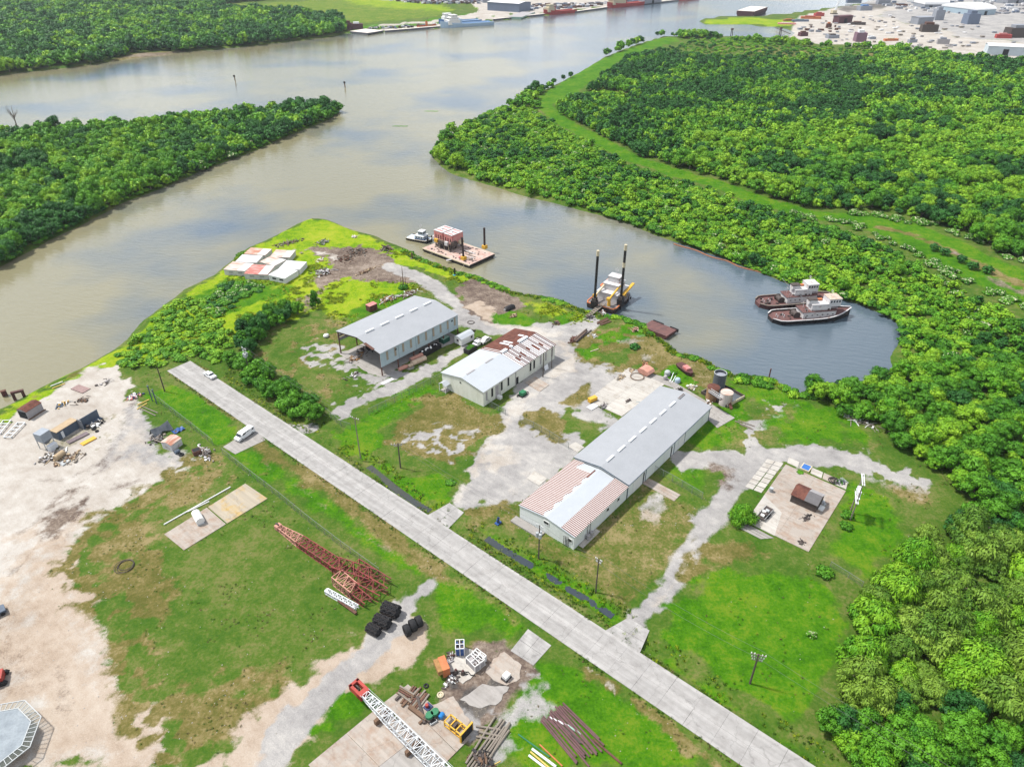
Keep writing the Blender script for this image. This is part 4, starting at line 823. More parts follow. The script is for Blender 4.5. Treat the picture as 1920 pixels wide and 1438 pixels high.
opening(wh, 'window', (-FL - .03, 7.6, 3.3), (.08, 1.3, .8), M_GLASS, M_WHITE); opening(wh, 'window', (-FL - .03, 1.0, 2.2), (.08, .9, .9), M_GLASS, M_WHITE)
pg_ = MB()
for y in (2.6, 2.2, 1.8, 1.4): pg_.cyl((-FL - .18, y, 0), (-FL - .18, y, 3.3 - y * .2), .06, n=6)
for x in (-16.6, -15.6): pg_.cyl((x, -.25, 0), (x, -.25, 4.6), .06, n=6)
pg_.build('conduit', M_STEEL, wh)
for x in (-16.8, -15.5): MB().cyl((x, -.7, .4), (x, -.7, 1.5), .45, n=12).build('meter_tank', M_GREYSH, wh)
MB().box(-FL - 2.3, -FL - .2, WW - 7.5, WW + .8, -.05, .35).build('apron', C_GREY, wh)
MB().box(-19.6, -13.0, -1.3, -.1, .0, .18).build('step', C_WHITE, wh)
# --- white building with the half rusted roof
o_, _, _ = at((906, 735), (1039, 645), 5.0); o_.z = 0
wb = thing('workshop', 'white metal workshop whose far roof half is rusted brown', 'workshop', o_, YA + R(1.0))
L2, W2, H2, R2 = 33.6, 15.9, 5.0, 1.5
gwalls(wb, 0, L2, W2, H2, R2, M_CWALL)
HB = 17.0
nr = slope(wb, 'roof', -.25, HB, -.3, W2 / 2, H2 - .04, H2 + R2 - .02, M_ROOF2); slope(wb, 'roof_sheet', -.25, HB, W2 + .3, W2 / 2, H2 - .04, H2 + R2 - .02, M_ROOF2, parent=nr)
for x in (2.0, 10.0): MB().box(x, x + 3.4, W2 / 2 - .25, W2 / 2 + .25, H2 + R2, H2 + R2 + .16).build('ridge_vent', M_GREYSH, nr)
fr2 = slope(wb, 'rusted_roof', HB + .02, L2 + .3, W2 + .3, W2 / 2, H2 - .04, H2 + R2, M_RUST)
slope(wb, 'roof_sheet', HB + .02, L2 + .3, -.3, W2 / 2, H2 - .05, H2 + R2 - .02, M_RUST, parent=fr2)
rs = random.Random(3); n_ = 21; st = (L2 - HB + .2) / n_
for k in range(n_):
    x = HB + .05 + k * st; cut = rs.random()
    pieces = [(-.31, W2 / 2 - .5)] if cut < .68 else [(-.31, 2.2 + rs.uniform(-1, 1.4)), (3.6 + rs.uniform(0, 1.2), W2 / 2 - .5)]
    for (ya, yb) in pieces:
        za, zb = [H2 + R2 * (y + .3) / (W2 / 2 + .3) for y in (ya, yb)]
        slope(wb, 'roof_panel', x + .02, x + st * .56, ya, yb, za + .03, zb + .03, M_RUSTY if rs.random() < .15 else (M_VENT if rs.random() < .86 else M_GREYSH), .10, fr2)
    if rs.random() < .3:
        za, zb = [H2 + R2 * (y + .3) / (W2 / 2 + .3) for y in (1.5, 4.2)]; slope(wb, 'roof_panel', x + st * .58, x + st * .98, 1.5, 4.2, za + .03, zb + .03, M_GREYSH, .08, fr2)
for x, w_, y0, y1 in ((22.6, .8, 9.6, 13.2), (24.0, .8, 9.4, 13.0), (29.6, .9, 9.6, 11.6), (17.3, .25, 8.4, 15.8), (18.2, .25, 8.4, 15.6)):
    za, zb = [H2 + R2 * (W2 + .3 - y) / (W2 / 2 + .3) for y in (y1, y0)]; slope(wb, 'roof_light', x, x + w_, y1, y0, za + .04, zb + .04, M_VENT if w_ > .5 else M_RUSTY, .08, fr2)
for x, l in ((17.4, 2.4), (25.5, 4.2), (21.5, .9)): MB().box(x, x + l, W2 / 2 - .5, W2 / 2 + .5, H2 + R2 - .05, H2 + R2 + .5).build('ridge_vent', M_VENT, fr2)
for x in (1.0, 3.4, 7.6, 10.6, 21.0, 22.8, 26.0, 28.6, 31.8): MB().box(x, x + .75, -.05, .03, 1.5, 4.3).build('window', M_DARK if x in (3.4, 7.6, 10.6, 22.8, 21.0) else M_GREYSH, wb)
MB().box(5.2, 6.6, -.05, .03, 0, 4.2).build('door', M_GREYSH, wb); MB().box(14.6, 15.6, -.06, .03, 0, 2.4).build('door', M_DARK, wb)
opening(wb, 'wall_vent', (-.03, 8.6, 4.6), (.08, .5, .45), M_DARK)
po = MB(); po.add([(-2.2, 12.6, 2.5), (-2.2, 14.0, 3.3), (-2.2, 15.4, 2.5), (-.02, 12.6, 2.5), (-.02, 14.0, 3.3), (-.02, 15.4, 2.5)], [(0, 1, 4, 3), (1, 2, 5, 4)]); por = po.build('porch_roof', M_ROOF2, wb)
for y in (12.8, 15.2): MB().beam((-2.0, y, 0), (-2.0, y, 2.6), .12).build('post', M_WHITE, por)
MB().box(-1.8, -.05, 12.9, 15.1, -.05, .3).build('porch_floor', C_GREY, wb)
MB().box(5.5, 6.6, -1.4, -.1, 0, .9).build('steps', M_WHITE, wb); MB().beam((7, -.2, 0), (7, -.2, 5.0), .12).beam((14.2, -.2, 0), (14.2, -.2, 5), .12).beam((8, -.35, 4.9), (20, -.35, 4.9), .14).build('downpipe', M_GREYSH, wb)
# --- open sided shed
o_, _, _ = at((712, 663), (856, 591), 7.9); o_.z = 0
sh = thing('open_shed', 'tall pale blue open sided shed with a torn grey roof edge', 'shed', o_, R(48.9))
L3, W3, H3, R3 = 32.4, 20.4, 7.9, 1.7
slope(sh, 'roof', -.2, L3 + .2, -.3, W3 / 2, H3, H3 + R3, M_ROOF)
r3 = [c for c in sh.children][0]
a0, a1 = .35, .80   # the torn stretch of the near edge
slope(sh, 'roof_sheet', -.2, L3 + .2, W3 + .3, W3 / 2, H3, H3 + R3, M_ROOF, parent=r3)
MB().beam((-.25, 2.4, H3 + .55), (-.25, 6.4, H3 + 1.2), .9, .14).build('torn_edge', M_RBEAM, r3)
for k in range(5): MB().box(3.2 + k * 6.0, 6.4 + k * 6.0, W3 / 2 - .3, W3 / 2 + .3, H3 + R3 + .06, H3 + R3 + .5).build('ridge_vent', M_VENT, r3)
MB().box(0, L3, -.06, .06, 3.1, H3 - .02).build('side_wall', M_BWALL, sh)
for k in range(10): MB().box(2.2 + k * 3.15, 2.95 + k * 3.15, -.12, -.07, 4.6, 7.5).build('wall_light', M_FIBRE, sh)
for x in (5.6, 29.4): MB().box(x, x + .7, -.13, -.07, 6.5, 7.0).build('wall_vent', M_DARK, sh)
for x in (7.0, 14.0, 21.0, 28.0): MB().box(x, x + .05, -.09, -.061, 3.1, 7.8).build('wall_seam', M_TRIM, sh)
for y in (.2, W3 - .2):
    for k in range(6): MB().box(k * 6.44 + .02, k * 6.44 + .32, y - .15, y + .15, -.1, H3 - .05).build('column', M_RBEAM, sh)
for k in range(6):
    x = k * 6.44 + .17; MB().beam((x, 0, H3 - .25), (x, W3 / 2, H3 + R3 - .3), .22, .45).beam((x, W3, H3 - .25), (x, W3 / 2, H3 + R3 - .3), .22, .45).build('rafter', M_RBEAM, sh)
for z0, z1 in ((5.9, 6.7), (4.4, 5.5), (7.0, 7.85)): MB().box(0, L3, W3 - .06, W3 + .06, z0, z1).build('side_sheet', M_GREYSH, sh)
MB().add([(L3 + .05, 0, 3.0), (L3 + .05, W3, 3.0), (L3 + .05, W3, H3), (L3 + .05, W3 / 2, H3 + R3 - .1), (L3 + .05, 0, H3)], [(0, 1, 2, 3, 4)]).build('end_wall', M_GREYSH, sh)
MB().box(.4, L3 - .4, .6, W3 - .6, -.05, .12).build('floor', C_GREY, sh)
# --- cluster of low sheds on the point
M_PINK = mat('faded_sheet', (0.46, 0.40, 0.365), 0.8, 0.2, 0.5, rgb2=(0.31, 0.175, 0.125), patch=(0.42, 0.66), stretch=(.4, 1.6, 1))
M_ORUST = mat('orange_rust_sheet', (0.33, 0.15, 0.10), 0.85, 0.3, 0.6, rgb2=(0.44, 0.35, 0.30), patch=(0.42, 0.6), stretch=(.4, 1.6, 1))
M_RSTRIP = mat('red_striped_sheet', (0.34, 0.12, 0.10), 0.85, 0.2, 1.0, rgb2=(0.50, 0.36, 0.33), patch=(0.5, 0.62), stretch=(.25, 1.6, 1))
M_BRIGHT = mat('bright_white_sheet', (0.48, 0.48, 0.49), 0.6, 0.08, 0.5)
M_GREYWALL = mat('grey_white_wall', (0.50, 0.50, 0.47), 0.7, 0.2, 0.6)  # grey-white wall colour of the low sheds
for q, m, wd_, lab in (('471,464 509,467 496,480 459,474.6', M_ORUST, M_GREYWALL, 'low shed with orange rust roof at the water end of the white shed cluster'),
                  ('455.5,476.6 492,479.6 479,494.5 443.6,488.5', M_BRIGHT, M_GREYWALL, 'low shed with clean white roof between two rusty ones by the river'),
                  ('437.7,489.5 474.3,494.4 459.5,509.3 420,504.3', M_PINK, M_GREYWALL, 'low shed with faded pinkish roof at the left front of the cluster'),
                  ('475.3,494.4 514,498.4 499,518 460.5,510.3', M_RSTRIP, M_GREYWALL, 'low shed with red and white striped roof in the cluster'),
                  ('519,467 556,470.7 539,484 507.5,480', M_PINK, M_GREYWALL, 'low shed with pale stained roof at the back right of the cluster'),
                  ('506,481 537.5,485 520,497 483.5,492.5', M_PINK, M_GREYWALL, 'low shed with cream roof in the middle of the cluster'),
                  ('538.5,487.5 577,491.5 558.5,506 524,502', M_BRIGHT, M_WHITE, 'low shed with plain white roof at the right back corner of the cluster'),
                  ('529,500 556.5,507.3 535.5,522 502,516', M_BRIGHT, M_WHITE, 'low white shed with a dark window nearest the road in the cluster')):
    z = 2.3; c = [P(a, b, z) for a, b in sp(q)]; ctr = sum(c, Vector()) / 4; d = c[1] - c[0]; hd = math.atan2(d.y, d.x); lx = ((c[1] - c[0]).length + (c[2] - c[3]).length) / 2; ly = ((c[2] - c[1]).length + (c[3] - c[0]).length) / 2
    side = (c[0] - c[3]); ang = math.atan2(side.y, side.x)   # depth axis, squared up
    s_ = thing('low_shed', lab, 'shed', (ctr.x, ctr.y, 0), ang - R(90)); w2, l2 = lx / 2 * abs(math.sin(ang - hd)), ly / 2
    MB().box(-w2 + .1, w2 - .1, -l2 + .1, l2 - .1, 0, z - .1).build('wall', wd_, s_)
    MB().add([(-w2, -l2, z - .1), (w2, -l2, z - .35), (w2, l2, z - .35), (-w2, l2, z - .1), (-w2, -l2, z + .05), (w2, -l2, z - .2), (w2, l2, z - .2), (-w2, l2, z + .05)], [(3, 2, 1, 0), (4, 5, 6, 7), (0, 1, 5, 4), (1, 2, 6, 5), (2, 3, 7, 6), (3, 0, 4, 7)]).build('roof', m, s_)
    for xx in (-w2 * .55, w2 * .3): MB().box(xx, xx + 1.7, -l2 + .02, -l2 + .12, 1.0, 1.6).build('window', M_GREYSH if m is not M_BRIGHT else M_DARK, s_)
# --- small white cabin
o_, hd, _ = at((865.5, 650.5), (883, 637), 0)
cb = thing('site_cabin', 'small white site cabin with curved roof beside the open shed', 'cabin', o_, YA - R(2)); Lc, Wc, Hc = 5.8, 3.2, 2.6
MB().box(0, Lc, 0, Wc, .3, Hc).build('wall', M_WHITE, cb)
rg = [[(x, Wc * (k / 8) + (-.12 if k == 0 else .12 if k == 8 else 0), Hc + .75 * math.sin(math.pi * k / 8)) for k in range(9)] for x in (-.12, Lc + .12)]
MB().loft(rg).build('roof', M_ROOF2, cb)
opening(cb, 'window', (4.6, -.02, 1.8), (.7, .06, .8), M_GLASS, M_GREYSH); opening(cb, 'window', (-.02, 1.7, 1.8), (.06, .8, .7), M_GLASS, M_GREYSH)
for x in (.6, Lc - .6): MB().box(x - .3, x + .3, .3, Wc - .3, -.05, .3).build('skid', M_STEEL, cb)
# --- brown and grey hut on the pad
c0 = P(1486, 943); o_ = P(1528, 962); hd = math.atan2((c0 - o_).y, (c0 - o_).x)
ht = thing('tin_hut', 'brown and grey gabled tin hut on the stained concrete pad', 'hut', o_, hd); Lh, Wh, Hh = 6.0, 4.6, 2.4
MB().add([(0, 0, 0), (Lh, 0, 0), (Lh, -Wh, 0), (0, -Wh, 0), (0, 0, Hh), (Lh, 0, Hh), (Lh, -Wh, Hh), (0, -Wh, Hh), (0, -Wh / 2, Hh + 1.1), (Lh, -Wh / 2, Hh + 1.1)], [(0, 4, 5, 1), (2, 6, 7, 3), (1, 5, 9, 6, 2), (3, 7, 8, 4, 0)]).build('wall', M_STEEL, ht)
for nm, x0, x1, m in (('brown_roof', 3.0, Lh + .15, M_RUST), ('grey_roof', -.15, 3.0, mat('dull_grey_sheet', (.10, .095, .10), .75, .2, 1))):
    rr_ = slope(ht, nm, x0, x1, .25, -Wh / 2, Hh - .1, Hh + 1.12, m); slope(ht, 'roof_sheet', x0, x1, -Wh - .25, -Wh / 2, Hh - .1, Hh + 1.12, m if m is M_RUST else M_GREYSH, parent=rr_)
MB().box(-1.2, -.1, -3.0, -1.4, 0, .5).build('step', M_WHITE, ht)
# ------------------------------------------------------------------ boats
M_HULLB = mat('black_hull', (0.020, 0.018, 0.020), 0.6, 0.3); M_HULLR = mat('rusty_maroon', (0.10, 0.038, 0.036), 0.8, 0.4, 0.8, rgb2=(0.055, 0.028, 0.028))
M_DECKR = mat('rust_deck', (0.135, 0.065, 0.058), 0.9, 0.35, 0.6, rgb2=(0.075, 0.042, 0.042)); M_TUGW = mat('grimy_white', (0.46, 0.45, 0.455), 0.6, 0.25, 0.8, rgb2=(0.26, 0.17, 0.15), patch=(0.54, 0.70))
M_DECKT = mat('worn_tan_deck', (0.40, 0.31, 0.27), 0.85, 0.3, 0.5, rgb2=(0.30, 0.17, 0.135), patch=(0.45, 0.7)); M_DECKG = mat('grey_deck', (0.17, 0.155, 0.155), 0.8, 0.2, 0.6)
M_PINKH = mat('faded_red_house', (0.42, 0.125, 0.12), 0.7, 0.25, 0.5, rgb2=(0.46, 0.24, 0.22)); M_YEL = mat('machine_yellow', (0.52, 0.30, 0.035), 0.6, 0.3, 1.0, rgb2=(0.30, 0.16, 0.04), patch=(.55, .75))
M_CREAM = mat('cream_steel', (0.47, 0.41, 0.29), 0.7, 0.2); M_NAVY = mat('navy_paint', (0.025, 0.040, 0.105), 0.5, 0.2); M_BLUEW = mat('blue_white', (0.43, 0.49, 0.55), 0.5, 0.12)
M_TYRE = mat('tyre_rubber', (0.018, 0.018, 0.020), 0.85, 0.3, 4); M_ORANGE = mat('orange_paint', (0.46, 0.15, 0.06), 0.6, 0.25, 0.8); M_REDP = mat('red_paint', (0.33, 0.045, 0.035), 0.6, 0.25, 0.6)
M_TIMB = mat('weathered_timber', (0.215, 0.185, 0.155), 0.9, 0.35, 1.5, stretch=(.4, 3, 3)); M_TIMBB = mat('brown_timber', (0.155, 0.095, 0.062), 0.9, 0.4, 1.5, stretch=(.4, 3, 3))
def hull_rings(L, B, zk, zd, bow=.35, stern=.12, sr=.8, rise=1.0, flare=.85, ns=15, inset=0.0, lift=0.0):
    rg = []
    for i in range(ns):
        s = i / (ns - 1); b = 1.0
        if s < stern: q = 1 - s / stern; b = sr + (1 - sr) * math.sqrt(max(0, 1 - q * q))
        if s > 1 - bow: q = (s - (1 - bow)) / bow; b = max(0.04, 1 - q ** 2.2)
        hb = B / 2 * b - inset; hb = max(hb, .05); x = s * L; zt = zd + rise * max(0, (s - .45) / .55) ** 2 + .12 * max(0, .15 - s) * 6 + lift
        xx = x if s < .99 else L - inset
        rg.append([(xx, -hb * flare, zk), (xx, hb * flare, zk), (xx, hb, zt), (xx, -hb, zt)])
    return rg
def hull(root, L, B, zk, zd, m, deck_m, bul=.7, rail_m=None, rail=.3, **k):
    h = MB().loft(hull_rings(L, B, zk, zd, **k)).build('hull', m, root)
    dk = MB().loft([[(r[3][0], r[3][1] * .93, r[3][2]), (r[2][0], r[2][1] * .93, r[2][2]), (r[2][0], r[2][1] * .93, r[2][2] + .05), (r[3][0], r[3][1] * .93, r[3][2] + .05)] for r in hull_rings(L, B, zk, zd, **k)]).build('deck', deck_m, root)
    rg = hull_rings(L, B, zk, zd, **k); bw = MB()
    for s_ in (2, 3):
        o = []
        for r in rg: x, y, z = r[s_]; o.append([(x, y, z), (x, y * .94, z), (x, y * .94, z + bul), (x, y, z + bul)])
        bw.loft(o)
    bw.build('bulwark', m, h)
    if rail_m:
        rl = MB()
        for s_ in (2, 3):
            pts = [Vector(r[s_]) + Vector((0, (.12 if s_ == 2 else -.12), bul + .02)) for r in rg]
            for a, b in zip(pts[:-1], pts[1:]): rl.beam(a, b, rail, .18)
        rl.build('rub_rail', rail_m, h)
    return h
def house(root, name, x0, x1, W, z0, z1, m, roof_m, win=0, taper=.0, wz=.62, wh=.55, round_=0.0):
    pts = []
    w2 = W / 2
    if round_:
        pts = [(x0, -w2), (x1 - round_, -w2)] + [(x1 - round_ + round_ * math.sin(a), -w2 * math.cos(a)) for a in [math.pi * k / 8 for k in range(1, 8)]] + [(x1 - round_, w2), (x0, w2)]
    else: pts = [(x0, -w2), (x1, -w2), (x1, w2), (x0, w2)]
    h = MB().prism(pts, z0, z1).build(name, m, root)
    cx = sum(p[0] for p in pts) / len(pts); MB().prism([(cx + (p[0] - cx) * 1.05, p[1] * 1.06) for p in pts], z1 + .003, z1 + .14).build('roof', roof_m, h)
    n = win; zc = z0 + (z1 - z0) * wz
    for k in range(n):
        x = x0 + (k + .7) * (x1 - round_ * .5 - x0) / (n + .4)
        for s in (-1, 1): MB().cbox((x, s * (w2 + .01), zc), (.55, .06, wh)).build('window', M_GLASS, h)
    if win and not round_:
        for k in range(3): MB().cbox((x1 + .01, -w2 + (k + .5) * W / 3, zc), (.06, W / 3.6, wh)).build('window', M_GLASS, h)
    return h
def mast(root, x, y, z0, z1, arms=2, m=M_TUGW):
    b = MB().cyl((x, y, z0), (x, y, z1), .09, .05, 6)
    for k in range(arms): b.beam((x, y - .8, z0 + (z1 - z0) * (.6 + .2 * k)), (x, y + .8, z0 + (z1 - z0) * (.6 + .2 * k)), .08)
    return b.build('mast', m, root)
def fenders(root, L, B, zd, n, x0, x1, side=-1):
    for k in range(n):
        x = x0 + (x1 - x0) * k / max(1, n - 1); MB().torus((x, side * (B / 2 + .16), zd - .35), (0, 1, 0), .36, .15, 10, 5).build('tyre_fender', M_TYRE, root)
def tug(label, a, b, B, wx, roofm, rail_m):
    A, hd, L = at(a, b, WZ); t = thing('tugboat', label, 'tugboat', (A.x, A.y, WZ), hd, 'old tugboats moored in the basin')
    hull(t, L, B, -.6, 1.15, M_HULLR if rail_m is M_TIMB else M_HULLB, M_DECKR, .55, rail_m, .38, bow=.42, stern=.16, sr=.45, rise=1.5)
    house(t, 'deckhouse', L * .36, L * .80, B * .62, 1.2, 3.6, M_TUGW, M_DECKR, 6, wh=.3, wz=.5, round_=1.6)
    up = house(t, 'upper_deckhouse', L * .46, L * .70, B * .46, 3.75, 5.9, M_TUGW, M_TUGW, 0)
    house(t, 'wheelhouse', L * wx, L * (wx + .15), B * .50, 5.0, 7.7, M_TUGW, roofm, 4, wz=.68, wh=.75)
    MB().prism([(L * .43, -1.0), (L * .53, -1.0), (L * .53, 1.0), (L * .43, 1.0)], 5.9, 7.2).build('funnel', M_TUGW, t); MB().box(L * .425, L * .535, -1.1, 1.1, 7.2, 7.5).build('funnel_cap', M_STEEL, t)
    mast(t, L * (wx + .05), 0, 7.7, 10.6); mast(t, L * .41, 1.2, 3.7, 6.8, 1)
    wn = MB().cyl((L * .30, -1.5, 2.1), (L * .30, 1.5, 2.1), 1.0, n=14).build('tow_winch', M_STEEL, t); MB().torus((L * .30, -1.5, 2.1), (0, 1, 0), 1.15, .14).torus((L * .30, 1.5, 2.1), (0, 1, 0), 1.15, .14).build('flange', M_STEEL, wn)
    bt = MB()
    for x in (.08, .16, .88, .93): bt.cyl((L * x, -.6, 1.2), (L * x, -.6, 2.1), .16, n=7).cyl((L * x, .6, 1.2), (L * x, .6, 2.1), .16, n=7)
    bt.build('bitts', M_TUGW, t); MB().tube([(L * .38, -1.9, 3.7), (L * .38, -1.9, 4.7), (L * .78, -1.9, 4.7), (L * .78, -1.9, 3.7)], .04, 5).build('railing', M_TUGW, t)
    MB().beam((L * .42, .8, 6), (L * .30, .9, 9.5), .14).build('boom', M_TUGW, t)
    MB().cbox((L * .60, 1.2, 6.3), (1.6, .9, .7)).build('life_raft', M_ORANGE, t)
    fenders(t, L, B, 1.2, 7, L * .3, L * .72); rr = random.Random(int(L * 100)); cl = MB()
    for k in range(26): cl.cbox((L * rr.uniform(.05, .95), B * rr.uniform(-.28, .28), 1.4 + (.4 if k % 2 else 0)), (rr.uniform(.3, 1.1), rr.uniform(.3, .8), rr.uniform(.3, .9)), rr.uniform(0, 3))
    for k in range(16): cl.cbox((L * rr.uniform(.38, .74), B * rr.uniform(-.28, .28), 3.95), (rr.uniform(.3, .9), rr.uniform(.3, .7), rr.uniform(.4, .9)), rr.uniform(0, 3))
    tag(cl.build('deck_gear', M_STEEL, t), kind='stuff')
    MB().tube([(L * .40, -B * .29, 3.75), (L * .40, -B * .29, 4.7), (L * .76, -B * .29, 4.7), (L * .76, B * .29, 4.7), (L * .40, B * .29, 4.7)], .05, 5).build('guard_rail', M_TUGW, t); return t
tug('rust decked tugboat behind, nearer the trees, with dark funnel and white wheelhouse', (1419, 573), (1552, 563), 8.2, .62, M_TUGW, M_TIMB)
tug('black hulled tugboat in front with a tan wheelhouse roof and tyre fenders', (1443, 601), (1591, 591), 8.6, .66, mat('tan_roof', (.36, .25, .18), .8, .3, 1, rgb2=(.44, .40, .36)), M_TUGW)
# --- push boat
A, hd, L = at((767, 446), (816, 455.5), WZ); L = 11.0
t = thing('push_boat', 'small white and navy push boat tied to the drilling barge', 'push boat', (A.x, A.y, WZ), hd)
hull(t, L, 5.6, -.5, .7, M_HULLB, M_BLUEW, .3, M_CREAM, .2, bow=.08, stern=.06, sr=.95, rise=.25)
house(t, 'deckhouse', 4.2, 8.6, 3.8, .75, 2.4, M_BLUEW, M_WHITE, 3, wh=.5); MB().box(4.1, 8.7, -1.95, 1.95, .75, 1.25).build('blue_band', M_NAVY, t)
house(t, 'wheelhouse', 5.6, 8.0, 2.6, 2.55, 4.3, M_BLUEW, M_WHITE, 3, wh=.7); mast(t, 6.4, 0, 4.3, 7.2); MB().box(10.4, 10.9, -2.2, -1.4, .7, 2.2).box(10.4, 10.9, 1.4, 2.2, .7, 2.2).build('push_knee', M_HULLB, t)
# --- drilling barge with module and spuds
ZD = 0.25; c0 = P(879.7, 497.5, ZD); c1 = P(792.5, 465.6, ZD); c2 = P(923.7, 475, ZD); d = c1 - c0; hd = math.atan2(d.y, d.x); L, B = d.length, (c2 - c0).length
t = thing('drilling_barge', 'flat tan deck barge carrying a faded red house module and two spuds', 'barge', (c0.x, c0.y, WZ), hd)
dz = ZD - WZ; MB().loft([[(x, 0 - y0, z0), (x, -B + y0, z0), (x, -B, dz), (x, 0, dz)] for x, y0, z0 in ((-.2, .1, .5), (2.5, 0, -.5), (L - 2.5, 0, -.5), (L + .2, .1, .5))]).build('hull', M_HULLB, t)
MB().box(-.1, L + .1, -B + .05, -.05, dz + .005, dz + .06).build('deck', M_DECKT, t)
MB().box(-.25, L + .25, -.12, .16, dz - .3, dz + .1).box(-.25, L + .25, -B - .16, -B + .12, dz - .3, dz + .1).build('rub_rail', M_CREAM, t)
def spud(root, x, y, z0, top, r, m, collar_m, bands=(), base=None, lean=0.0):
    s = MB().cyl((x, y, z0), (x + lean, y, top), r, n=12).build('spud', m, root)
    for zb, h in bands: MB().cyl((x, y, zb), (x, y, zb + h), r * 1.12, n=12).build('band', M_CREAM, s)
    MB().box(x - r * 2, x + r * 2, y - r * 2, y + r * 2, z0 + dz * 0 + (base or 0), (base or 0) + z0 + 1.4).build('spud_well', collar_m, s); return s
h1 = HT((869.4, 487), (864.5, 446), ZD); h2 = HT((908.7, 465.5), (907.3, 427), ZD)
def loc_(px, py, z, root):
    v = P(px, py, z) - Vector((root.location.x, root.location.y, 0)); v = Matrix.Rotation(-root.rotation_euler.z, 3, 'Z') @ v; return v.x, v.y
x1_, y1_ = loc_(869.4, 487, ZD, t); x2_, y2_ = loc_(908.7, 466, ZD, t)
spud(t, x1_, y1_, dz, dz + h1, .45, mat('dark_brown_spud', (.045, .028, .026), .8, .3), M_YEL, lean=.5); spud(t, x2_, y2_, dz, dz + h2, .45, MATS['dark_brown_spud'], M_YEL)
bx, by = loc_(842, 462, ZD, t); zb = dz + 3.0
fr_ = MB()
for i in range(4):
    for j in range(3):
        px_, py_ = bx - 4.2 + i * 2.8, by - 3.2 + j * 3.2; fr_.beam((px_, py_, dz), (px_, py_, zb), .28)
        if i < 3: fr_.beam((px_, py_, dz + .2), (px_ + 2.8, py_, zb - .2), .18)
        if i < 3: fr_.beam((px_ + 2.8, py_, dz + .2), (px_, py_, zb - .2), .18)
fr_.build('support_frame', M_STEEL, t)
sb_ = MB().cbox((bx, by, zb - .35), (10.2, 7.6, .7)).build('platform', M_STEEL, t)
for i, (ox, w_) in enumerate(((-2.9, 4.6), (2.7, 5.0))):
    hm = MB().cbox((bx + ox, by, zb + 1.9), (w_, 6.6, 3.8)).build('house_module', M_PINKH, t); MB().cbox((bx + ox, by, zb + 3.87), (w_ + .15, 6.75, .12)).build('roof', M_TUGW, hm)
    for k in range(3): MB().cbox((bx + ox - 1.5 + k * 1.4, by + 3.32, zb + 1.6), (.5, .08, 1.6)).build('door', M_HULLR, hm)
    MB().cbox((bx + ox + .5, by + .5, zb + 4.15), (.9, .9, .5)).build('roof_unit', M_WHITE, hm)
for k, (ox, oy, w_, d_, h_, m_) in enumerate(((-5.6, 2.5, 1.6, 2.2, 1.8, M_STEEL), (-5.4, -1.5, 1.4, 2.6, 1.2, M_CREAM), (5.9, 2.2, 1.2, 2.0, 1.5, M_TUGW), (0, 4.2, 3.0, 1.0, 1.1, M_STEEL), (-3.0, 4.3, 1.6, .9, 1.6, M_TUGW), (3.0, 4.3, 1.8, .9, 1.3, M_YEL))): MB().cbox((bx + ox, by + oy, zb + h_ / 2 - .5), (w_, d_, h_)).build('machinery', m_, t)
for k in range(8): MB().cyl((bx - 5 + k * 1.3, by + 3.9, dz + .1), (bx - 4.6 + k * 1.3, by + 3.5, zb - .3), .12, n=6).build('strut', M_CREAM if k % 2 else M_STEEL, t)
for ox in (-2.9, 2.7):
    for oy in (-2.2, 0.0, 2.2): MB().cbox((bx + ox, by + oy, zb + 4.02), (3.6, .5, .14)).build('roof_rib', M_PINKH, t)
MB().torus((bx + 5.4, by - 1, zb + 1.2), (1, 0, 0), 1.1, .25).build('hose_reel', M_CREAM, t)
MB().tube([(bx - 5.2, by - 3.8, zb + .9), (bx - 5.2, by + 3.8, zb + .9), (bx + 5.2, by + 3.8, zb + .9)], .05, 5).build('railing', M_CREAM, t)
for k, (dx, dy, l, a) in enumerate(((2.5, -4.6, 6.5, .1), (3.2, -6.0, 6.0, .2), (3.4, -7.2, 5.2, .05), (5.5, -9.5, 6.5, .02), (6.5, -8.6, 4.0, -.1))):
    x, y = dx, dy; MB().beam((x, y, dz + .2), (x + l * math.cos(a), y + l * math.sin(a), dz + .2), .35, .3).build('deck_timber', M_TUGW if k % 2 else M_TIMB, t)
MB().cyl((4.6, -2.2, dz + .6), (7.6, -2.4, dz + .6), .55, n=12).build('red_tank', M_PINKH, t)
rr = random.Random(8); ch = MB()
for k in range(90): ch.cbox((rr.uniform(1, L - 1), rr.uniform(-B + 1, -1), dz + .12), (rr.uniform(.2, .9), rr.uniform(.2, .6), rr.uniform(.1, .4)), rr.uniform(0, 3))
tag(ch.build('deck_clutter', M_STEEL, t), kind='stuff')
MB().beam((9.5, .1, dz), (10.8, 2.0, dz - .4), 1.2, .1).build('gangplank', M_GREYSH, t)
def rope(label, a, za, b, zb, sag=.6, m=M_CREAM, r=.05, name='mooring_rope', cat='rope', grp=None):
    A, B_ = P(*a, za), P(*b, zb); pts = [A.lerp(B_, k / 8) - Vector((0, 0, sag * (1 - (k / 4 - 1) ** 2))) for k in range(9)]
    o = MB().tube([p - A for p in pts], r, 5).build(name, m); o.location = A; return tag(o, label, cat, grp)
rope('pale rope from the drilling barge corner to a blue footed bollard', (872, 493), .4, (854, 515), .9); rope('pale rope from the drilling barge side to the bank stump', (811, 475), .4, (775, 481), .9)
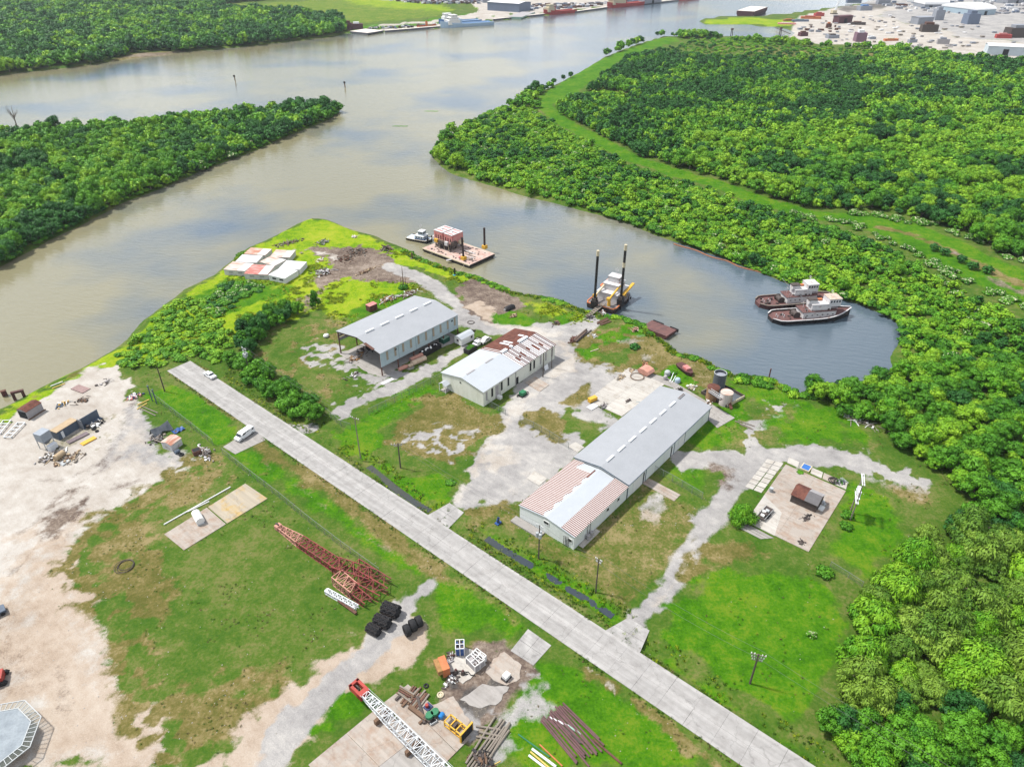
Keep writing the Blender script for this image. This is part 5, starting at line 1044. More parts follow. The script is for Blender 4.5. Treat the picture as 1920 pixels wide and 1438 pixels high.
# --- lift boat
A, hd, L = at((1124, 583), (1172, 541), WZ); L = 18.5
t = thing('lift_boat', 'jack up lift boat with two black legs and yellow cranes at the bank', 'lift boat', (A.x, A.y, WZ), hd); B = 11.5
dz = 1.7; MB().loft([[(x, -b, z0), (x, b, z0), (x, b * 1.04, dz), (x, -b * 1.04, dz)] for x, b, z0 in ((0, 5.0, .4), (1.5, 5.6, -.5), (11, 5.6, -.5), (15, 4.6, -.5), (L, 2.2, .2))]).build('hull', mat('dark_brown_hull', (.05, .034, .03), .8, .4), t)
MB().prism([(0, -5.1), (1.5, -5.75), (11, -5.75), (15, -4.7), (L, -2.2), (L, 2.2), (15, 4.7), (11, 5.75), (1.5, 5.75), (0, 5.1)], dz + .005, dz + .07).build('deck', M_DECKG, t)
MB().prism([(0, -5.1), (1.5, -5.8), (6, -5.8), (6, -5.4), (1.6, -5.4), (.4, -4.7), (.4, 4.7), (1.6, 5.4), (6, 5.4), (6, 5.8), (1.5, 5.8), (0, 5.1)], dz + .07, dz + .35).build('deck_edge', M_ORANGE, t)
for k, y in enumerate((-4.6, 4.6)):
    foot = (1163, 572) if y < 0 else (1114, 575); top = (1170, 459) if y < 0 else (1118, 470); lx, ly = loc_(*foot, .5, t); hh = HT(foot, top, .5)
    lg = MB().cyl((lx, ly, -1.5), (lx, ly, dz + hh), .45, n=14).build('jack_leg', M_HULLB, t)
    for z0_, h_ in (((dz + hh - 1.9, 1.9),) if y > 0 else ((dz + hh - 2.0, 2.0), (dz + hh - 8.2, 1.7))): MB().cyl((lx, ly, z0_), (lx, ly, z0_ + h_ + .02), .52, n=14).build('leg_band', M_CREAM, lg)
    jk = MB().cbox((lx, ly, dz + 1.2), (2.0, 2.0, 2.4)).build('jack_case', M_HULLB, t)
    for s in (-1, 1): MB().cbox((lx + s * .7, ly, dz + 2.9), (.3, 1.5, 1.2)).build('guide', M_STEEL, jk)
for y, m2 in ((3.0, M_CREAM), (-2.4, M_YEL)):
    pd = MB().cyl((2.2, y, dz), (2.2, y, dz + 2.6), .65, .5, 10).build('crane_pedestal', M_YEL, t); MB().beam((2.2, y, dz + 2.6), (9.5, y - .6, dz + 5.0), .5, .6).build('crane_boom', m2, pd); MB().cbox((1.6, y, dz + 2.9), (1.4, 1.2, .9)).build('crane_cab', M_YEL, pd)
house(t, 'deckhouse', 5.4, 15.0, 7.8, dz + .07, dz + 2.9, M_TUGW, M_TUGW, 5); house(t, 'upper_deckhouse', 8.0, 14.0, 5.8, dz + 3.05, dz + 5.2, M_TUGW, M_TUGW, 4)
house(t, 'wheelhouse', 10.0, 13.4, 4.2, dz + 5.35, dz + 7.3, M_TUGW, M_TUGW, 3); MB().tube([(9.2, -2.6, dz + 5.9), (13.4, -2.6, dz + 5.9), (13.4, 2.6, dz + 5.9), (9.2, 2.6, dz + 5.9)], .07, 5).build('railing', M_ORANGE, t)
MB().loft([[(x, 4.4 - w_, dz + 3.0), (x, 4.4 + w_, dz + 3.0), (x, 4.4 + w_ * .7, dz + 2.4), (x, 4.4 - w_ * .7, dz + 2.4)] for x, w_ in ((9.4, .1), (10.2, .8), (12.2, .8), (13.2, .1))]).build('rescue_boat', M_ORANGE, t)
MB().beam((8.0, -4.6, dz + 1.8), (17.0, -4.9, dz + 3.4), 1.0, .5).beam((11, -4.8, dz + .5), (11, -4.8, dz + 2.4), .3).build('rear_boom', M_YEL, t)
mast(t, 12.5, 0, dz + 7.3, dz + 10.0); fenders(t, L, B, 1.5, 6, 2.0, 13.0)
A, hd, L = at((1101, 594), (1128, 575), .3); g_ = thing('gangway', 'narrow grey gangway from the bank up to the lift boat deck', 'gangway', (A.x, A.y, .1), hd)
for y in (-.7, .7): MB().beam((0, y, .2), (L + 1.5, y, 1.0), .22, .25).build('rail', M_TIMB, g_)
for k in range(9): MB().cbox((k * (L + 1) / 9 + .4, 0, .22 + k * .085), (.9, 1.3, .08)).build('plank', M_TIMB, g_)
# --- rusty deck barge at the bank
c0 = P(1203, 612.5, .2); c1 = P(1250, 631, .2); d = c1 - c0; hd = math.atan2(d.y, d.x); L = d.length; B = 6.2
t = thing('deck_barge', 'flat rust red deck barge moored against the grassy bank', 'barge', (c0.x, c0.y, WZ), hd)
MB().loft([[(x, 0, z0), (x, B, z0), (x, B, 1.4), (x, 0, 1.4)] for x, z0 in ((0, .6), (1.5, -.4), (L - 1.5, -.4), (L, .6))]).build('hull', M_HULLR, t); MB().box(.05, L - .05, .05, B - .05, 1.405, 1.46).build('deck', M_DECKR, t)
for x0, x1 in ((.5, 4.6), (7.2, 10.4)): MB().box(x0, x1, B - .1, B + .25, .6, 1.75).build('bumper', M_HULLB, t)
# --- floating boom along the north shore of the basin
pts = [P(a, b, WZ + .15) for a, b in sp('1264,457 1290,466 1312,473 1336,482 1362,490 1385,500 1410,506 1432,513 1452,517')]; o0 = pts[0].copy(); pts2 = []
for a, b in zip(pts[:-1], pts[1:]):
    for k in range(4): p_ = a.lerp(b, k / 4); pts2.append(p_ - o0 + Vector((math.sin(p_.x * .6) * .35, math.cos(p_.x * .5) * .35, 0)))
o = MB().tube(pts2, .28, 7).build('floating_boom', mat('boom_orange', (.26, .11, .055), .8, .3)); o.location = o0; tag(o, 'thin rusty orange floating boom along the basin tree line', 'boom')
# --- channel markers and mooring posts
for px, lab in (((441, 152), (441, 142), 'left channel marker pile standing in the open river'), ((647, 164), (647, 153), 'right channel marker pile standing in the open river')) and (((441, 152, 441, 141), 'left channel marker pile standing in the open river'), ((647, 164, 647, 153), 'right channel marker pile standing in the open river')):
    A = P(px[0], px[1], WZ); h = HT(px[:2], px[2:], WZ); m_ = thing('channel_marker', lab, 'marker', A, 0, 'channel markers'); MB().cyl((0, 0, -1), (0, 0, h), .45, .4, 8).build('pile', M_TIMBB, m_); MB().cbox((0, -.5, h - .8), (1.6, .12, 1.4)).build('board', M_HULLB, m_)
for (a, b, w_, lab) in (((10, 742), (9, 733), 1.3, 'rusty sheet pile stub alone in the river at left'), ((1442, 707), (1443, 692), .35, 'dark mooring post in the shrubs at the basin south bank')):
    A = P(*a, WZ); h = HT(a, b, WZ); m_ = thing('mooring_post', lab, 'post', A, .6); MB().box(-w_ / 2, w_ / 2, -w_ / 3, w_ / 3, -1, h).build('shaft', M_HULLR, m_); MB().box(-w_ * .56, w_ * .56, -w_ * .4, w_ * .4, h, h + .12).build('cap', M_RBEAM, m_)
A = P(38, 748, WZ); m_ = thing('pile_frame', 'rusty pile frame with crossbar at the sandy river edge', 'pile', A, .5)
for x in (-1.2, 1.2): MB().box(x - .35, x + .35, -.35, .35, -1, 2.2).build('pile', M_HULLR, m_)
MB().box(-1.6, 1.6, -.4, .4, 2.2, 2.8).build('cap_beam', M_HULLR, m_)
for a, lab in (((751, 441), 'larger green weed mat floating in mid river'), ((809, 209), 'small green weed mat floating in the river')):
    A = P(a[0], a[1] - (204 if a[0] == 751 else 0), WZ); b = MB(); rr = random.Random(a[0])
    for k in range(14): b.cbox((-4.4 + k * .65, math.sin(k) * .5, .03), (rr.uniform(1.6, 2.4), rr.uniform(.5, 1.2), .08 + k * .004), rr.uniform(-.4, .4))
    o = b.build('weed_mat', LM['b_mid']); o.location = A; tag(o, lab, 'weeds')
# ------------------------------------------------------------------ yard things
M_WOODP = mat('pole_wood', (0.085, 0.070, 0.058), 0.95, 0.3, 2); M_FPOST = mat('fence_post', (.17, .19, .18), .6, .2); M_GALV = mat('galvanised', (0.34, 0.36, 0.37), 0.5, 0.15); M_WIRE = mat('wire', (0.10, 0.10, 0.10), 0.6, 0.1)
M_CHAIN = bpy.data.materials.new('chain_link'); M_CHAIN.use_nodes = True
_t = M_CHAIN.node_tree; _b = _t.nodes['Principled BSDF']; _b.inputs['Base Color'].default_value = (.16, .20, .17, 1); _tr = _t.nodes.new('ShaderNodeBsdfTransparent'); _mx = _t.nodes.new('ShaderNodeMixShader'); _mx.inputs[0].default_value = .20
_t.links.new(_tr.outputs[0], _mx.inputs[1]); _t.links.new(_b.outputs[0], _mx.inputs[2]); _t.links.new(_mx.outputs[0], _t.nodes['Material Output'].inputs[0])
M_BLUE = mat('blue_paint', (0.025, 0.075, 0.24), 0.55, 0.2, 1); M_GREEN = mat('green_paint', (0.025, 0.15, 0.07), 0.55, 0.25, 1); M_REDL = mat('red_lattice', (0.20, 0.040, 0.034), 0.75, 0.3, .6, rgb2=(.13, .04, .036)); M_SALM = mat('faded_salmon', (.42, .21, .16), .75, .2, .6)
M_SLATE = mat('slate_blue_steel', (0.075, 0.10, 0.14), 0.6, 0.3, 1); M_TARP = mat('grey_tarp', (0.19, 0.20, 0.22), 0.7, 0.3, .8, rgb2=(.09, .10, .115)); M_TAN = mat('tan_paint', (0.36, 0.27, 0.17), 0.75, 0.25, 1); M_PIPE = mat('brown_pipe', (0.115, 0.060, 0.062), 0.75, 0.3, 1)
M_OCH = mat('ochre_rust', (.30, .16, .06), .85, .3, 1); M_GPIPE = mat('pale_green_pipe', (.22, .36, .29), .5, .15); M_YPIPE = mat('yellow_pipe', (.55, .38, .10), .5, .15)
def item(name, label, cat, a, b=None, rz=YA, z=0.0, group=None):
    A = P(*a)
    if b is not None: rz = at(a, b)[1]
    return thing(name, label, cat, (A.x, A.y, z), rz, group)
def solo(mb, name, m, label, cat, a, b=None, rz=YA, z=0.0, group=None, smooth=False):
    A = P(*a); rz = at(a, b)[1] if b is not None else rz
    o = mb.build(name, m, None, smooth); o.location = (A.x, A.y, z); o.rotation_euler = (0, 0, rz); return tag(o, label, cat, group)
TOPS = {}; INSM = MB().cyl((0, 0, 0), (0, 0, .35), .09, n=6).mesh('insulator', M_WHITE)
def pole(key, foot, top, label, arms=(), cans=0, rz=None, r=.16, m=None):
    A = P(*foot); h = HT(foot, top); rz = YA if rz is None else rz; t = thing('utility_pole', label, 'utility pole', A, rz, 'utility poles')
    MB().cyl((0, 0, -.3), (0, 0, h), r, r * .7, 8).build('shaft', m or M_WOODP, t)
    for fz, l in arms:
        c = MB().beam((0, -l / 2, h * fz), (0, l / 2, h * fz), .16, .14).build('crossarm', M_GALV if cans else M_TIMB, t)
        for y in (-l / 2 + .1, -l / 4, l / 4, l / 2 - .1): put('insulator', INSM, c, (0, y, h * fz))
    for k in range(cans):
        a = k * 2.1; MB().cyl((.45 * math.cos(a), .45 * math.sin(a), h * .66), (.45 * math.cos(a), .45 * math.sin(a), h * .66 + 1.2), .34, n=10).build('transformer', M_GALV, t)
    TOPS[key] = A + Vector((0, 0, h * (arms[0][0] if arms else .95) + .35)); return t
pole('a', (309, 734), (298, 690), 'bare leaning wooden pole on the lawn left of the road end', r=.2)
pole('b', (468, 700), (467, 653), 'pole with white transformers above the hedge right of the road end', ((.98, 2.4), (.86, 2.0)), 3)
pole('c', (676, 858), (664, 783), 'tall pole with crossarm standing in the wet ditch', ((.98, 2.6),), 0, YA + .2, m=M_TIMB)
pole('d', (751, 877), (746, 831), 'shorter pole with long white crossarm on the plot before the workshop', ((.96, 3.4), (.90, 2.0)), 0, YA + .9, .2)
pole('e', (1010, 1046), (1011, 985), 'pole with three transformers at the front of the long warehouse', ((.97, 1.8),), 3)
pole('f', (1117, 1109), (1120, 1048), 'slim pole with small crossarm on the grass beside the ditch', ((.97, 1.6), (.9, 1.2)), 0)
pole('g', (1406, 1281), (1417, 1226), 'dark pole with white crossarms on the bright lawn by the road', ((.97, 2.6), (.88, 2.2), (.80, 1.8)), 0, YA + .4, .2)
pole('h', (1018, 707), (1018, 662), 'bare dark pole against the striped workshop wall', r=.17)
pole('i', (1034, 690), (1034, 648), 'thinner bare pole at the far corner of the workshop', r=.13)
A = P(1594, 968); hh = HT((1594, 968), (1603, 897)); hf = thing('transformer_frame', 'two pole frame carrying a transformer rack beside the concrete pad', 'utility frame', A, YA - R(70))
for y in (-1.3, 1.3): MB().cyl((0, y, -.3), (0, y, hh), .17, .13, 8).build('pole', M_TIMB, hf)
for fz, l in ((.97, 4.2), (.60, 3.8), (.50, 4.4)): MB().beam((-.2, -l / 2, hh * fz), (-.2, l / 2, hh * fz), .2).beam((.2, -l / 2, hh * fz), (.2, l / 2, hh * fz), .2).build('crossarm', M_VENT, hf)
for y in (-.9, 0, .9): MB().cyl((0, y, hh * .61), (0, y, hh * .61 + 1.3), .42, n=10).build('transformer', M_VENT, hf)
TOPS['j'] = A + Vector((0, 0, hh))
def wire(k1, k2, label, off=0.0, sag=1.2):
    a, b = (TOPS[k] if isinstance(k, str) else k for k in (k1, k2)); a = a + VV * 0 + UU * off; b = b + UU * off
    pts = [a.lerp(b, k / 10) - Vector((0, 0, sag * (1 - (k / 5 - 1) ** 2))) - a for k in range(11)]; o = MB().tube(pts, .022, 4).build('power_line', M_WIRE); o.location = a; tag(o, label, 'wire', 'power lines')
far_g = TOPS['g'] + VV * 60 + Vector((0, 0, 0)); far_a = TOPS['b'] - VV * 30
for off, w_ in ((-.9, 'near'), (.9, 'far')):
    wire('f', 'g', 'power line between the slim ditch pole and lawn pole, %s strand' % w_, off); wire('g', far_g, 'power line from the lawn pole over the corner trees, %s strand' % w_, off)
    wire('e', 'f', 'power line from the warehouse front pole to the slim pole, %s strand' % w_, off * .6); wire('d', 'e', 'power line crossing the gravel drive to the warehouse pole, %s strand' % w_, off * .6); wire('b', 'c', 'power line over the hedge to the ditch pole, %s strand' % w_, off * .6)
def fence(s, label, h=2.1, m=M_CHAIN, step=3.0, pm=M_FPOST):
    pts = [P(a, b) for a, b in sp(s)]; o = pts[0].copy(); t = thing('chain_fence', label, 'fence', o, 0); L = []
    for a, b in zip(pts[:-1], pts[1:]):
        n = max(1, round((b - a).length / step))
        for k in range(n): L.append(a.lerp(b, k / n) - o)
    L.append(pts[-1] - o); pm_ = MB().cyl((0, 0, -.2), (0, 0, h + .1), .05, n=6).mesh('post', pm)
    for p_ in L: put('post', pm_, t, p_)
    tr = MB()
    for a, b in zip(L[:-1], L[1:]): tr.beam(a + Vector((0, 0, h)), b + Vector((0, 0, h)), .06)
    tr.build('top_rail', pm, t); ms = MB()
    for a, b in zip(L[:-1], L[1:]): ms.add([a, b, b + Vector((0, 0, h)), a + Vector((0, 0, h))], [(0, 1, 2, 3)])
    ms.build('wire_mesh', m, t); return t
fence('282,742 320,772 360,803 400,835', 'chain link fence between the sandy yard and the left lawn')
fence('418,852 470,893 525,935 580,980 640,1026 712,1078', 'long chain link fence crossing the big left field')
fence('975,792 1000,803 1030,820 1066,842', 'chain link fence from the gravel yard to the warehouse wall')
fence('1226,885 1260,903 1316,936', 'chain link fence beside the slab right of the warehouse'); fence('692,778 740,755 795,727 832,708', 'chain link fence from the ditch to the workshop corner')
fence('612,776 640,800 658,806', 'short bent fence at the gravel track end by the hedge'); fence('910,757 948,778', 'short green fence at the near corner of the workshop', 1.8)
fence('1556,1062 1590,1083 1616,1100', 'sagging fence at the edge of the grove right of the pad', 1.5)
for k, (a, b) in enumerate((((286, 752), (278, 724)), ((294, 757), (287, 731)))): solo(MB().cyl((0, 0, -.2), (0, 0, HT(a, b)), .16, n=8).box(-.22, .22, -.22, .22, HT(a, b), HT(a, b) + .1), 'gate_post', M_SLATE, ('far' if k == 0 else 'near') + ' dark gate post at the sandy yard fence corner', 'gate post', a)
def lattice(root, name, A, B, s0, s1, n, r, m, up=Vector((0, 0, 1)), parent=None):
    A, B = Vector(A), Vector(B); d = (B - A).normalized(); sd = d.cross(up).normalized(); u = sd.cross(d); mb = MB(); fr_ = []
    for k in range(n + 1):
        t_ = k / n; c = A.lerp(B, t_); w_ = s0[0] + (s1[0] - s0[0]) * t_; h = s0[1] + (s1[1] - s0[1]) * t_; fr_.append([c + sd * (i * w_ / 2) + u * (j * h / 2) for i, j in ((-1, -1), (1, -1), (1, 1), (-1, 1))])
    for k in range(n):
        for i in range(4):
            mb.beam(fr_[k][i], fr_[k + 1][i], r * 1.5); j = (i + 1) % 4
            mb.beam(fr_[k][i if k % 2 else j], fr_[k + 1][j if k % 2 else i], r)
            mb.beam(fr_[k][i], fr_[k][j], r)
    return mb.build(name, m, root)
# red lattice sections on the field
A, hd, L = at((640, 1071), (520, 990)); t = thing('lattice_boom', 'long tapering red lattice crane boom lying on the left field', 'crane boom', A, hd)
lattice(t, 'taper_section', (L * .62, 0, .8), (L * .96, 0, .6), (2.2, 1.5), (1.0, .9), 7, .11, M_SALM); lattice(t, 'main_section', (0, 0, 1.0), (L * .62, 0, .8), (2.5, 1.8), (2.2, 1.5), 11, .12, M_REDL)
hb = MB().box(L * .95, L, -.7, .7, .2, 1.3).build('boom_head', M_SALM, t); MB().torus((L - .3, 0, 1.0), (0, 1, 0), .55, .18).build('sheave', M_STEEL, hb)
for k, (a, b, w_, h, n, m, lab) in enumerate((((632, 1070), (700, 1092), 3.0, 2.6, 5, M_REDL, 'bright red lattice section at the broad end of the long boom'), ((668, 1068), (728, 1104), 2.4, 2.2, 5, M_REDL, 'dark red lattice section furthest from the white ones in the stack'), ((668, 1094), (722, 1124), 2.6, 2.4, 4, M_REDL, 'red lattice section in the middle of the boom stack'), ((634, 1090), (668, 1118), 2.6, 2.4, 5, M_SALM, 'pale pink lattice section beside the red boom stack'), ((660, 1112), (692, 1136), 2.0, 1.6, 4, M_REDL, 'low red lattice section nearest the gravel track'))):
    A, hd, L = at(a, b); t = thing('lattice_section', lab, 'crane section', A, hd); lattice(t, 'frame', (0, 0, h / 2), (L, 0, h / 2 - .1), (w_, h), (w_ * .9, h), n, .12, m); MB().beam((0, -w_ / 2, h * .5), (L, w_ / 2, h * .5), .12).build('brace', M_RBEAM, t)
A, hd, L = at((613, 1111), (670, 1143)); t = thing('lattice_jib', 'slim white lattice jib beside the red boom sections', 'crane jib', A, hd); lattice(t, 'frame', (0, 0, .5), (L, 0, .5), (.9, .8), (1.0, .9), 12, .09, M_VENT); MB().box(-.2, .3, -.4, .4, .1, .9).build('end_plate', M_VENT, t)
A, hd, L = at((635, 1128), (668, 1152)); solo(MB().box(0, L, -.18, .18, .05, .5).box(0, L, -.3, .3, .5, .56), 'steel_beam', M_RBEAM, 'brown steel beam lying beside the white jib', 'beam', (635, 1128), (668, 1152))
# fenders and big tyres
def fender(a, b, r, label):
    A, hd, L = at(a, b); t = thing('net_fender', label, 'fender', (A.x, A.y, r * 1.05), hd, 'black net fenders'); pr = [(0, .35), (.06, .75), (.18, 1.0), (.82, 1.0), (.94, .75), (1, .35)]
    MB().loft([[(s * L, r * q * math.cos(2 * math.pi * k / 14), r * q * math.sin(2 * math.pi * k / 14)) for k in range(14)] for s, q in pr]).build('body', M_TYRE, t, True)
    tm = MB().torus((0, 0, 0), (0, 0, 1), r * .30, r * .16, 9, 5).mesh('tyre', M_TYRE)
    for i in range(5):
        for k in range(8):
            an = 2 * math.pi * (k + .5 * (i % 2)) / 8; o = put('tyre', tm, t); o.location = (L * (.16 + .17 * i), r * 1.03 * math.cos(an), r * 1.03 * math.sin(an)); o.rotation_euler = (an + R(90) - R(180) * 0, 0, 0); o.rotation_euler = Vector((0, math.cos(an), math.sin(an))).to_track_quat('Z', 'X').to_euler()
    ch = MB()
    for k in range(8):
        an = 2 * math.pi * k / 8; ch.beam((L * .05, r * 1.2 * math.cos(an), r * 1.2 * math.sin(an)), (L * .95, r * 1.2 * math.cos(an), r * 1.2 * math.sin(an)), .035)
    ch.build('chain', M_STEEL, t)
fender((717, 1144), (750, 1156), 1.12, 'largest black net fender, nearest the red lattice stack'); fender((702, 1165), (733, 1177), 1.0, 'middle black net fender of the row of three'); fender((689, 1179), (713, 1192), .82, 'smallest black net fender at the gravel end of the row')
def big_tyre(a, r, w_, label, ax):
    A = P(*a); t = thing('big_tyre', label, 'tyre', (A.x, A.y, r), ax, 'big loose tyres'); pr = [(-.36, .55), (-.5, .72), (-.5, .9), (-.36, 1.0), (.36, 1.0), (.5, .9), (.5, .72), (.36, .55)]
    MB().loft([[(x * w_, q * r * math.cos(2 * math.pi * k / 20), q * r * math.sin(2 * math.pi * k / 20)) for k in range(20)] for x, q in pr], cap=False).build('tread', M_TYRE, t, True); MB().cyl((-w_ * .3, 0, 0), (w_ * .3, 0, 0), r * .56, n=16).build('hub', M_STEEL, t)
big_tyre((764, 1189), 1.2, 1.1, 'brownish big tyre at the near end of the loose row', R(30)); big_tyre((775, 1180), 1.25, 1.2, 'middle smooth big tyre of the loose row', R(28)); big_tyre((786, 1172), 1.15, 1.2, 'black knobbly big tyre beside the grass', R(28))
# left field slab things
def pipe(a, b, r, m, label, name='pipe', cat='pipe', group=None, z=None, n=10):
    A, hd, L = at(a, b); return solo(MB().cyl((0, 0, r if z is None else z), (L, 0, r if z is None else z), r, n=n).cyl((-.04, 0, r if z is None else z), (0, 0, r if z is None else z), r * 1.12, n=n).cyl((L, 0, r if z is None else z), (L + .04, 0, r if z is None else z), r * 1.12, n=n), name, m, label, cat, a, b, group=group)
pipe((308, 984), (432, 914), .16, M_WHITE, 'long white pipe lying behind the two part slab'); pipe((352, 960), (392, 941), .14, M_WHITE, 'short white pipe next to the long one behind the slab')
t = item('white_tank', 'white box tank lying on the left concrete slab', 'tank', (378, 984), (368, 966), z=.15); MB().loft([[(x, .95 * math.cos(a), .95 + .9 * math.sin(a)) for a in [2 * math.pi * k / 12 for k in range(12)]] for x in (0, 3.6)]).build('shell', M_WHITE, t); MB().box(-.1, 3.7, -.8, .8, -.02, .2).build('skid', M_GALV, t)
solo(MB().torus((0, 0, .1), (0, 0, 1), 1.7, .07, 24, 5).torus((.2, .3, .2), (0, 0, 1), 1.5, .07, 24, 5).torus((-.3, .1, .28), (0, 0, 1), 1.9, .06, 24, 5), 'cable_coil', M_STEEL, 'dark coil of cable on the dry left field', 'cable', (236, 1062))
# left sandy yard
def lbox(name, label, cat, a, b, W, H, wall, roof, rise=.0, z=0.0, open_end=False):
    A, hd, L = at(a, b); t = thing(name, label, cat, (A.x, A.y, z), hd)
    if rise: gwalls(t, 0, L, W, H, rise, wall); r_ = slope(t, 'roof', -.1, L + .1, -.15, W / 2, H, H + rise + .03, roof, .08); slope(t, 'roof_sheet', -.1, L + .1, W + .15, W / 2, H, H + rise + .03, roof, .08, r_)
    else: MB().box(0, L, 0, W, 0, H).build('wall', wall, t); MB().box(-.08, L + .08, -.08, W + .08, H + .003, H + .12).build('roof', roof, t)
    return t, L
t, L = lbox('tin_shelter', 'tin shelter with a rust red roof by the river edge of the sandy yard', 'shelter', (55, 787), (83, 769), 3.4, 2.5, M_GREYSH, M_RUST, .55); MB().box(-.06, -.02, .3, 3.1, .2, 2.3).build('doorway', M_DARK, t); MB().box(-.3, L + .3, -.3, 0, -.05, .25).build('skid', M_TIMBB, t)
for a, b, lab in (((22, 822), (48, 795), 'white steel cradle frame with a tank plate beside the tin shelter'), ((2, 815), (22, 790), 'white steel cradle frame at the left picture edge')):
    t = item('cradle_frame', lab, 'frame', a, b); L = at(a, b)[2]; b_ = MB()
    for y in (0, 2.0): b_.beam((0, y, .5), (L, y, .5), .2)
    for k in range(5): b_.beam((L * k / 4, 0, .5), (L * k / 4, 2.0, .5), .18)
    b_.build('frame', M_VENT, t)
    for x in (.2, L - .2):
        for y in (0, 2.0): MB().box(x - .12, x + .12, y - .12, y + .12, 0, .45).build('foot', M_GALV, t)
t = item('grey_hopper', 'grey steel hopper on legs in the sandy yard', 'hopper', (88, 846), (100, 838)); MB().box(0, 2.8, 0, 2.6, 2.6, 5.0).build('bin', mat('hopper_grey', (.25, .28, .32), .55, .2), t); MB().loft([[(0, 0, 2.6), (2.8, 0, 2.6), (2.8, 2.6, 2.6), (0, 2.6, 2.6)][::-1], [(1.0, .9, 1.2), (1.8, .9, 1.2), (1.8, 1.7, 1.2), (1.0, 1.7, 1.2)][::-1]]).build('chute', M_TARP, t)
for x in (.1, 2.7):
    for y in (.1, 2.5): MB().beam((x, y, 0), (x, y, 2.6), .16).build('leg', M_GALV, t)
MB().box(.2, 2.4, -1.4, -.2, 0, 1.6).build('motor_box', M_VENT, t)
t, L = lbox('dark_container', 'dark blue container with a tan roof in the sandy yard', 'container', (112, 826), (150, 802), 2.4, 2.5, M_SLATE, M_TAN); MB().box(1.0, 1.7, -.08, -.02, .1, 2.1).build('door', M_VENT, t)
A, hd, L = at((152, 803), (187, 782)); t = thing('steel_trough', 'upright slate blue steel trough wall behind the container', 'steel trough', A, hd); MB().box(0, L, 0, .15, 0, 2.6).build('side', M_SLATE, t); MB().box(0, L, -1.3, 0, 0, .2).build('bottom', M_SLATE, t); MB().box(-.1, .06, -1.4, .4, 0, 2.9).build('end_plate', M_TARP, t)
for a, b, w_, m, lab in (((130, 833), (168, 814), 1.6, mat('mauve_plate', (.15, .12, .13), .8, .3), 'long dull mauve steel plate lying by the container'), ((156, 836), (182, 822), 1.5, M_YEL, 'yellow steel plate lying by the container'), ((133, 730), (155, 738), 2.6, mat('pinkish_plate', (.25, .17, .16), .8, .3), 'pinkish rusty plate lying near the river in the sandy yard'), ((118, 874), (134, 864), 1.7, M_GALV, 'grey plate leaning by the tan tank in the sandy yard')):
    L = at(a, b)[2]; t = item('steel_plate', lab, 'steel plate', a, b); MB().box(0, L, 0, w_, 0, .22).build('plate', m, t); MB().box(0, L, -.06, .02, 0, .32).build('flange', m, t)
t = item('tan_tank', 'tan cylinder tank on the sandy yard in front of the hopper', 'tank', (110, 866), (124, 856)); MB().cyl((0, .8, .9), (2.6, .8, .9), .8, n=14).build('shell', M_TAN, t, False); MB().box(.2, 2.4, .2, 1.4, 0, .3).build('saddle', M_STEEL, t)
for a, r, lab in (((166, 803), .55, 'first tyre in the heap behind the trough'), ((176, 805), .6, 'black tyre beside the yellow plate'), ((182, 809), .5, 'smaller tyre at the right end of the sandy yard heap'), ((107, 840), .45, 'lone tyre in front of the grey hopper'), ((340, 853), .7, 'black tyre beside the blue drum'), ((799, 1286), .5, 'tyre half filled with water near the equipment pad')):
    solo(MB().torus((0, 0, r * .3), (0, 0, 1), r * .72, r * .3, 14, 6), 'loose_tyre', M_TYRE, lab, 'tyre', a, group='small loose tyres', smooth=True)
def heap(label, a, w_, d, h, n, mats, seed=1, cat='scrap heap', name='scrap_heap', lmax=2.2, thin=.25, rz=YA):
    t = item(name, label, cat, a, rz=rz); rr = random.Random(seed); bs_ = [MB() for _ in mats]
    for k in range(n):
        u, v = rr.gauss(0, .42), rr.gauss(0, .42); x, y = u * w_ / 1.4, v * d / 1.4; z = h * max(0, 1 - (u * u + v * v) * 1.1) * rr.uniform(.2, 1) + .1; l = rr.uniform(.3, lmax); an = rr.uniform(0, 3.14); b = bs_[k % len(mats)]
        if rr.random() < .6: b.beam((x - l / 2 * math.cos(an), y - l / 2 * math.sin(an), max(.06, z - rr.uniform(0, .4))), (x + l / 2 * math.cos(an), y + l / 2 * math.sin(an), max(.06, z + rr.uniform(-.2, .4))), rr.uniform(.08, thin))
        else: b.cbox((x, y, z * .6 + .1), (rr.uniform(.2, .9), rr.uniform(.2, .7), rr.uniform(.12, .6)), an)
    for b, m in zip(bs_, mats): tag(b.build('debris', m, t), kind='stuff')
    return t
heap('heap of blue and red plastic scrap at the sandy yard fence', (252, 745), 3.5, 2.2, .8, 40, [M_NAVY, M_PINKH, M_WHITE], 2); heap('grey scrap along the fence near the tin shed', (385, 850), 7, 2.2, .7, 70, [M_GREYSH, M_TIMB, M_STEEL, M_WHITE], 3, rz=R(-40)); heap('mixed scrap behind the grey tarpaulin tent', (295, 825), 3.5, 2.5, .9, 40, [M_TIMB, M_STEEL, M_GREYSH], 4); heap('small scrap around the hopper in the sandy yard', (95, 858), 5, 3, .8, 60, [M_GREYSH, M_TIMB, M_STEEL, M_WHITE], 5)
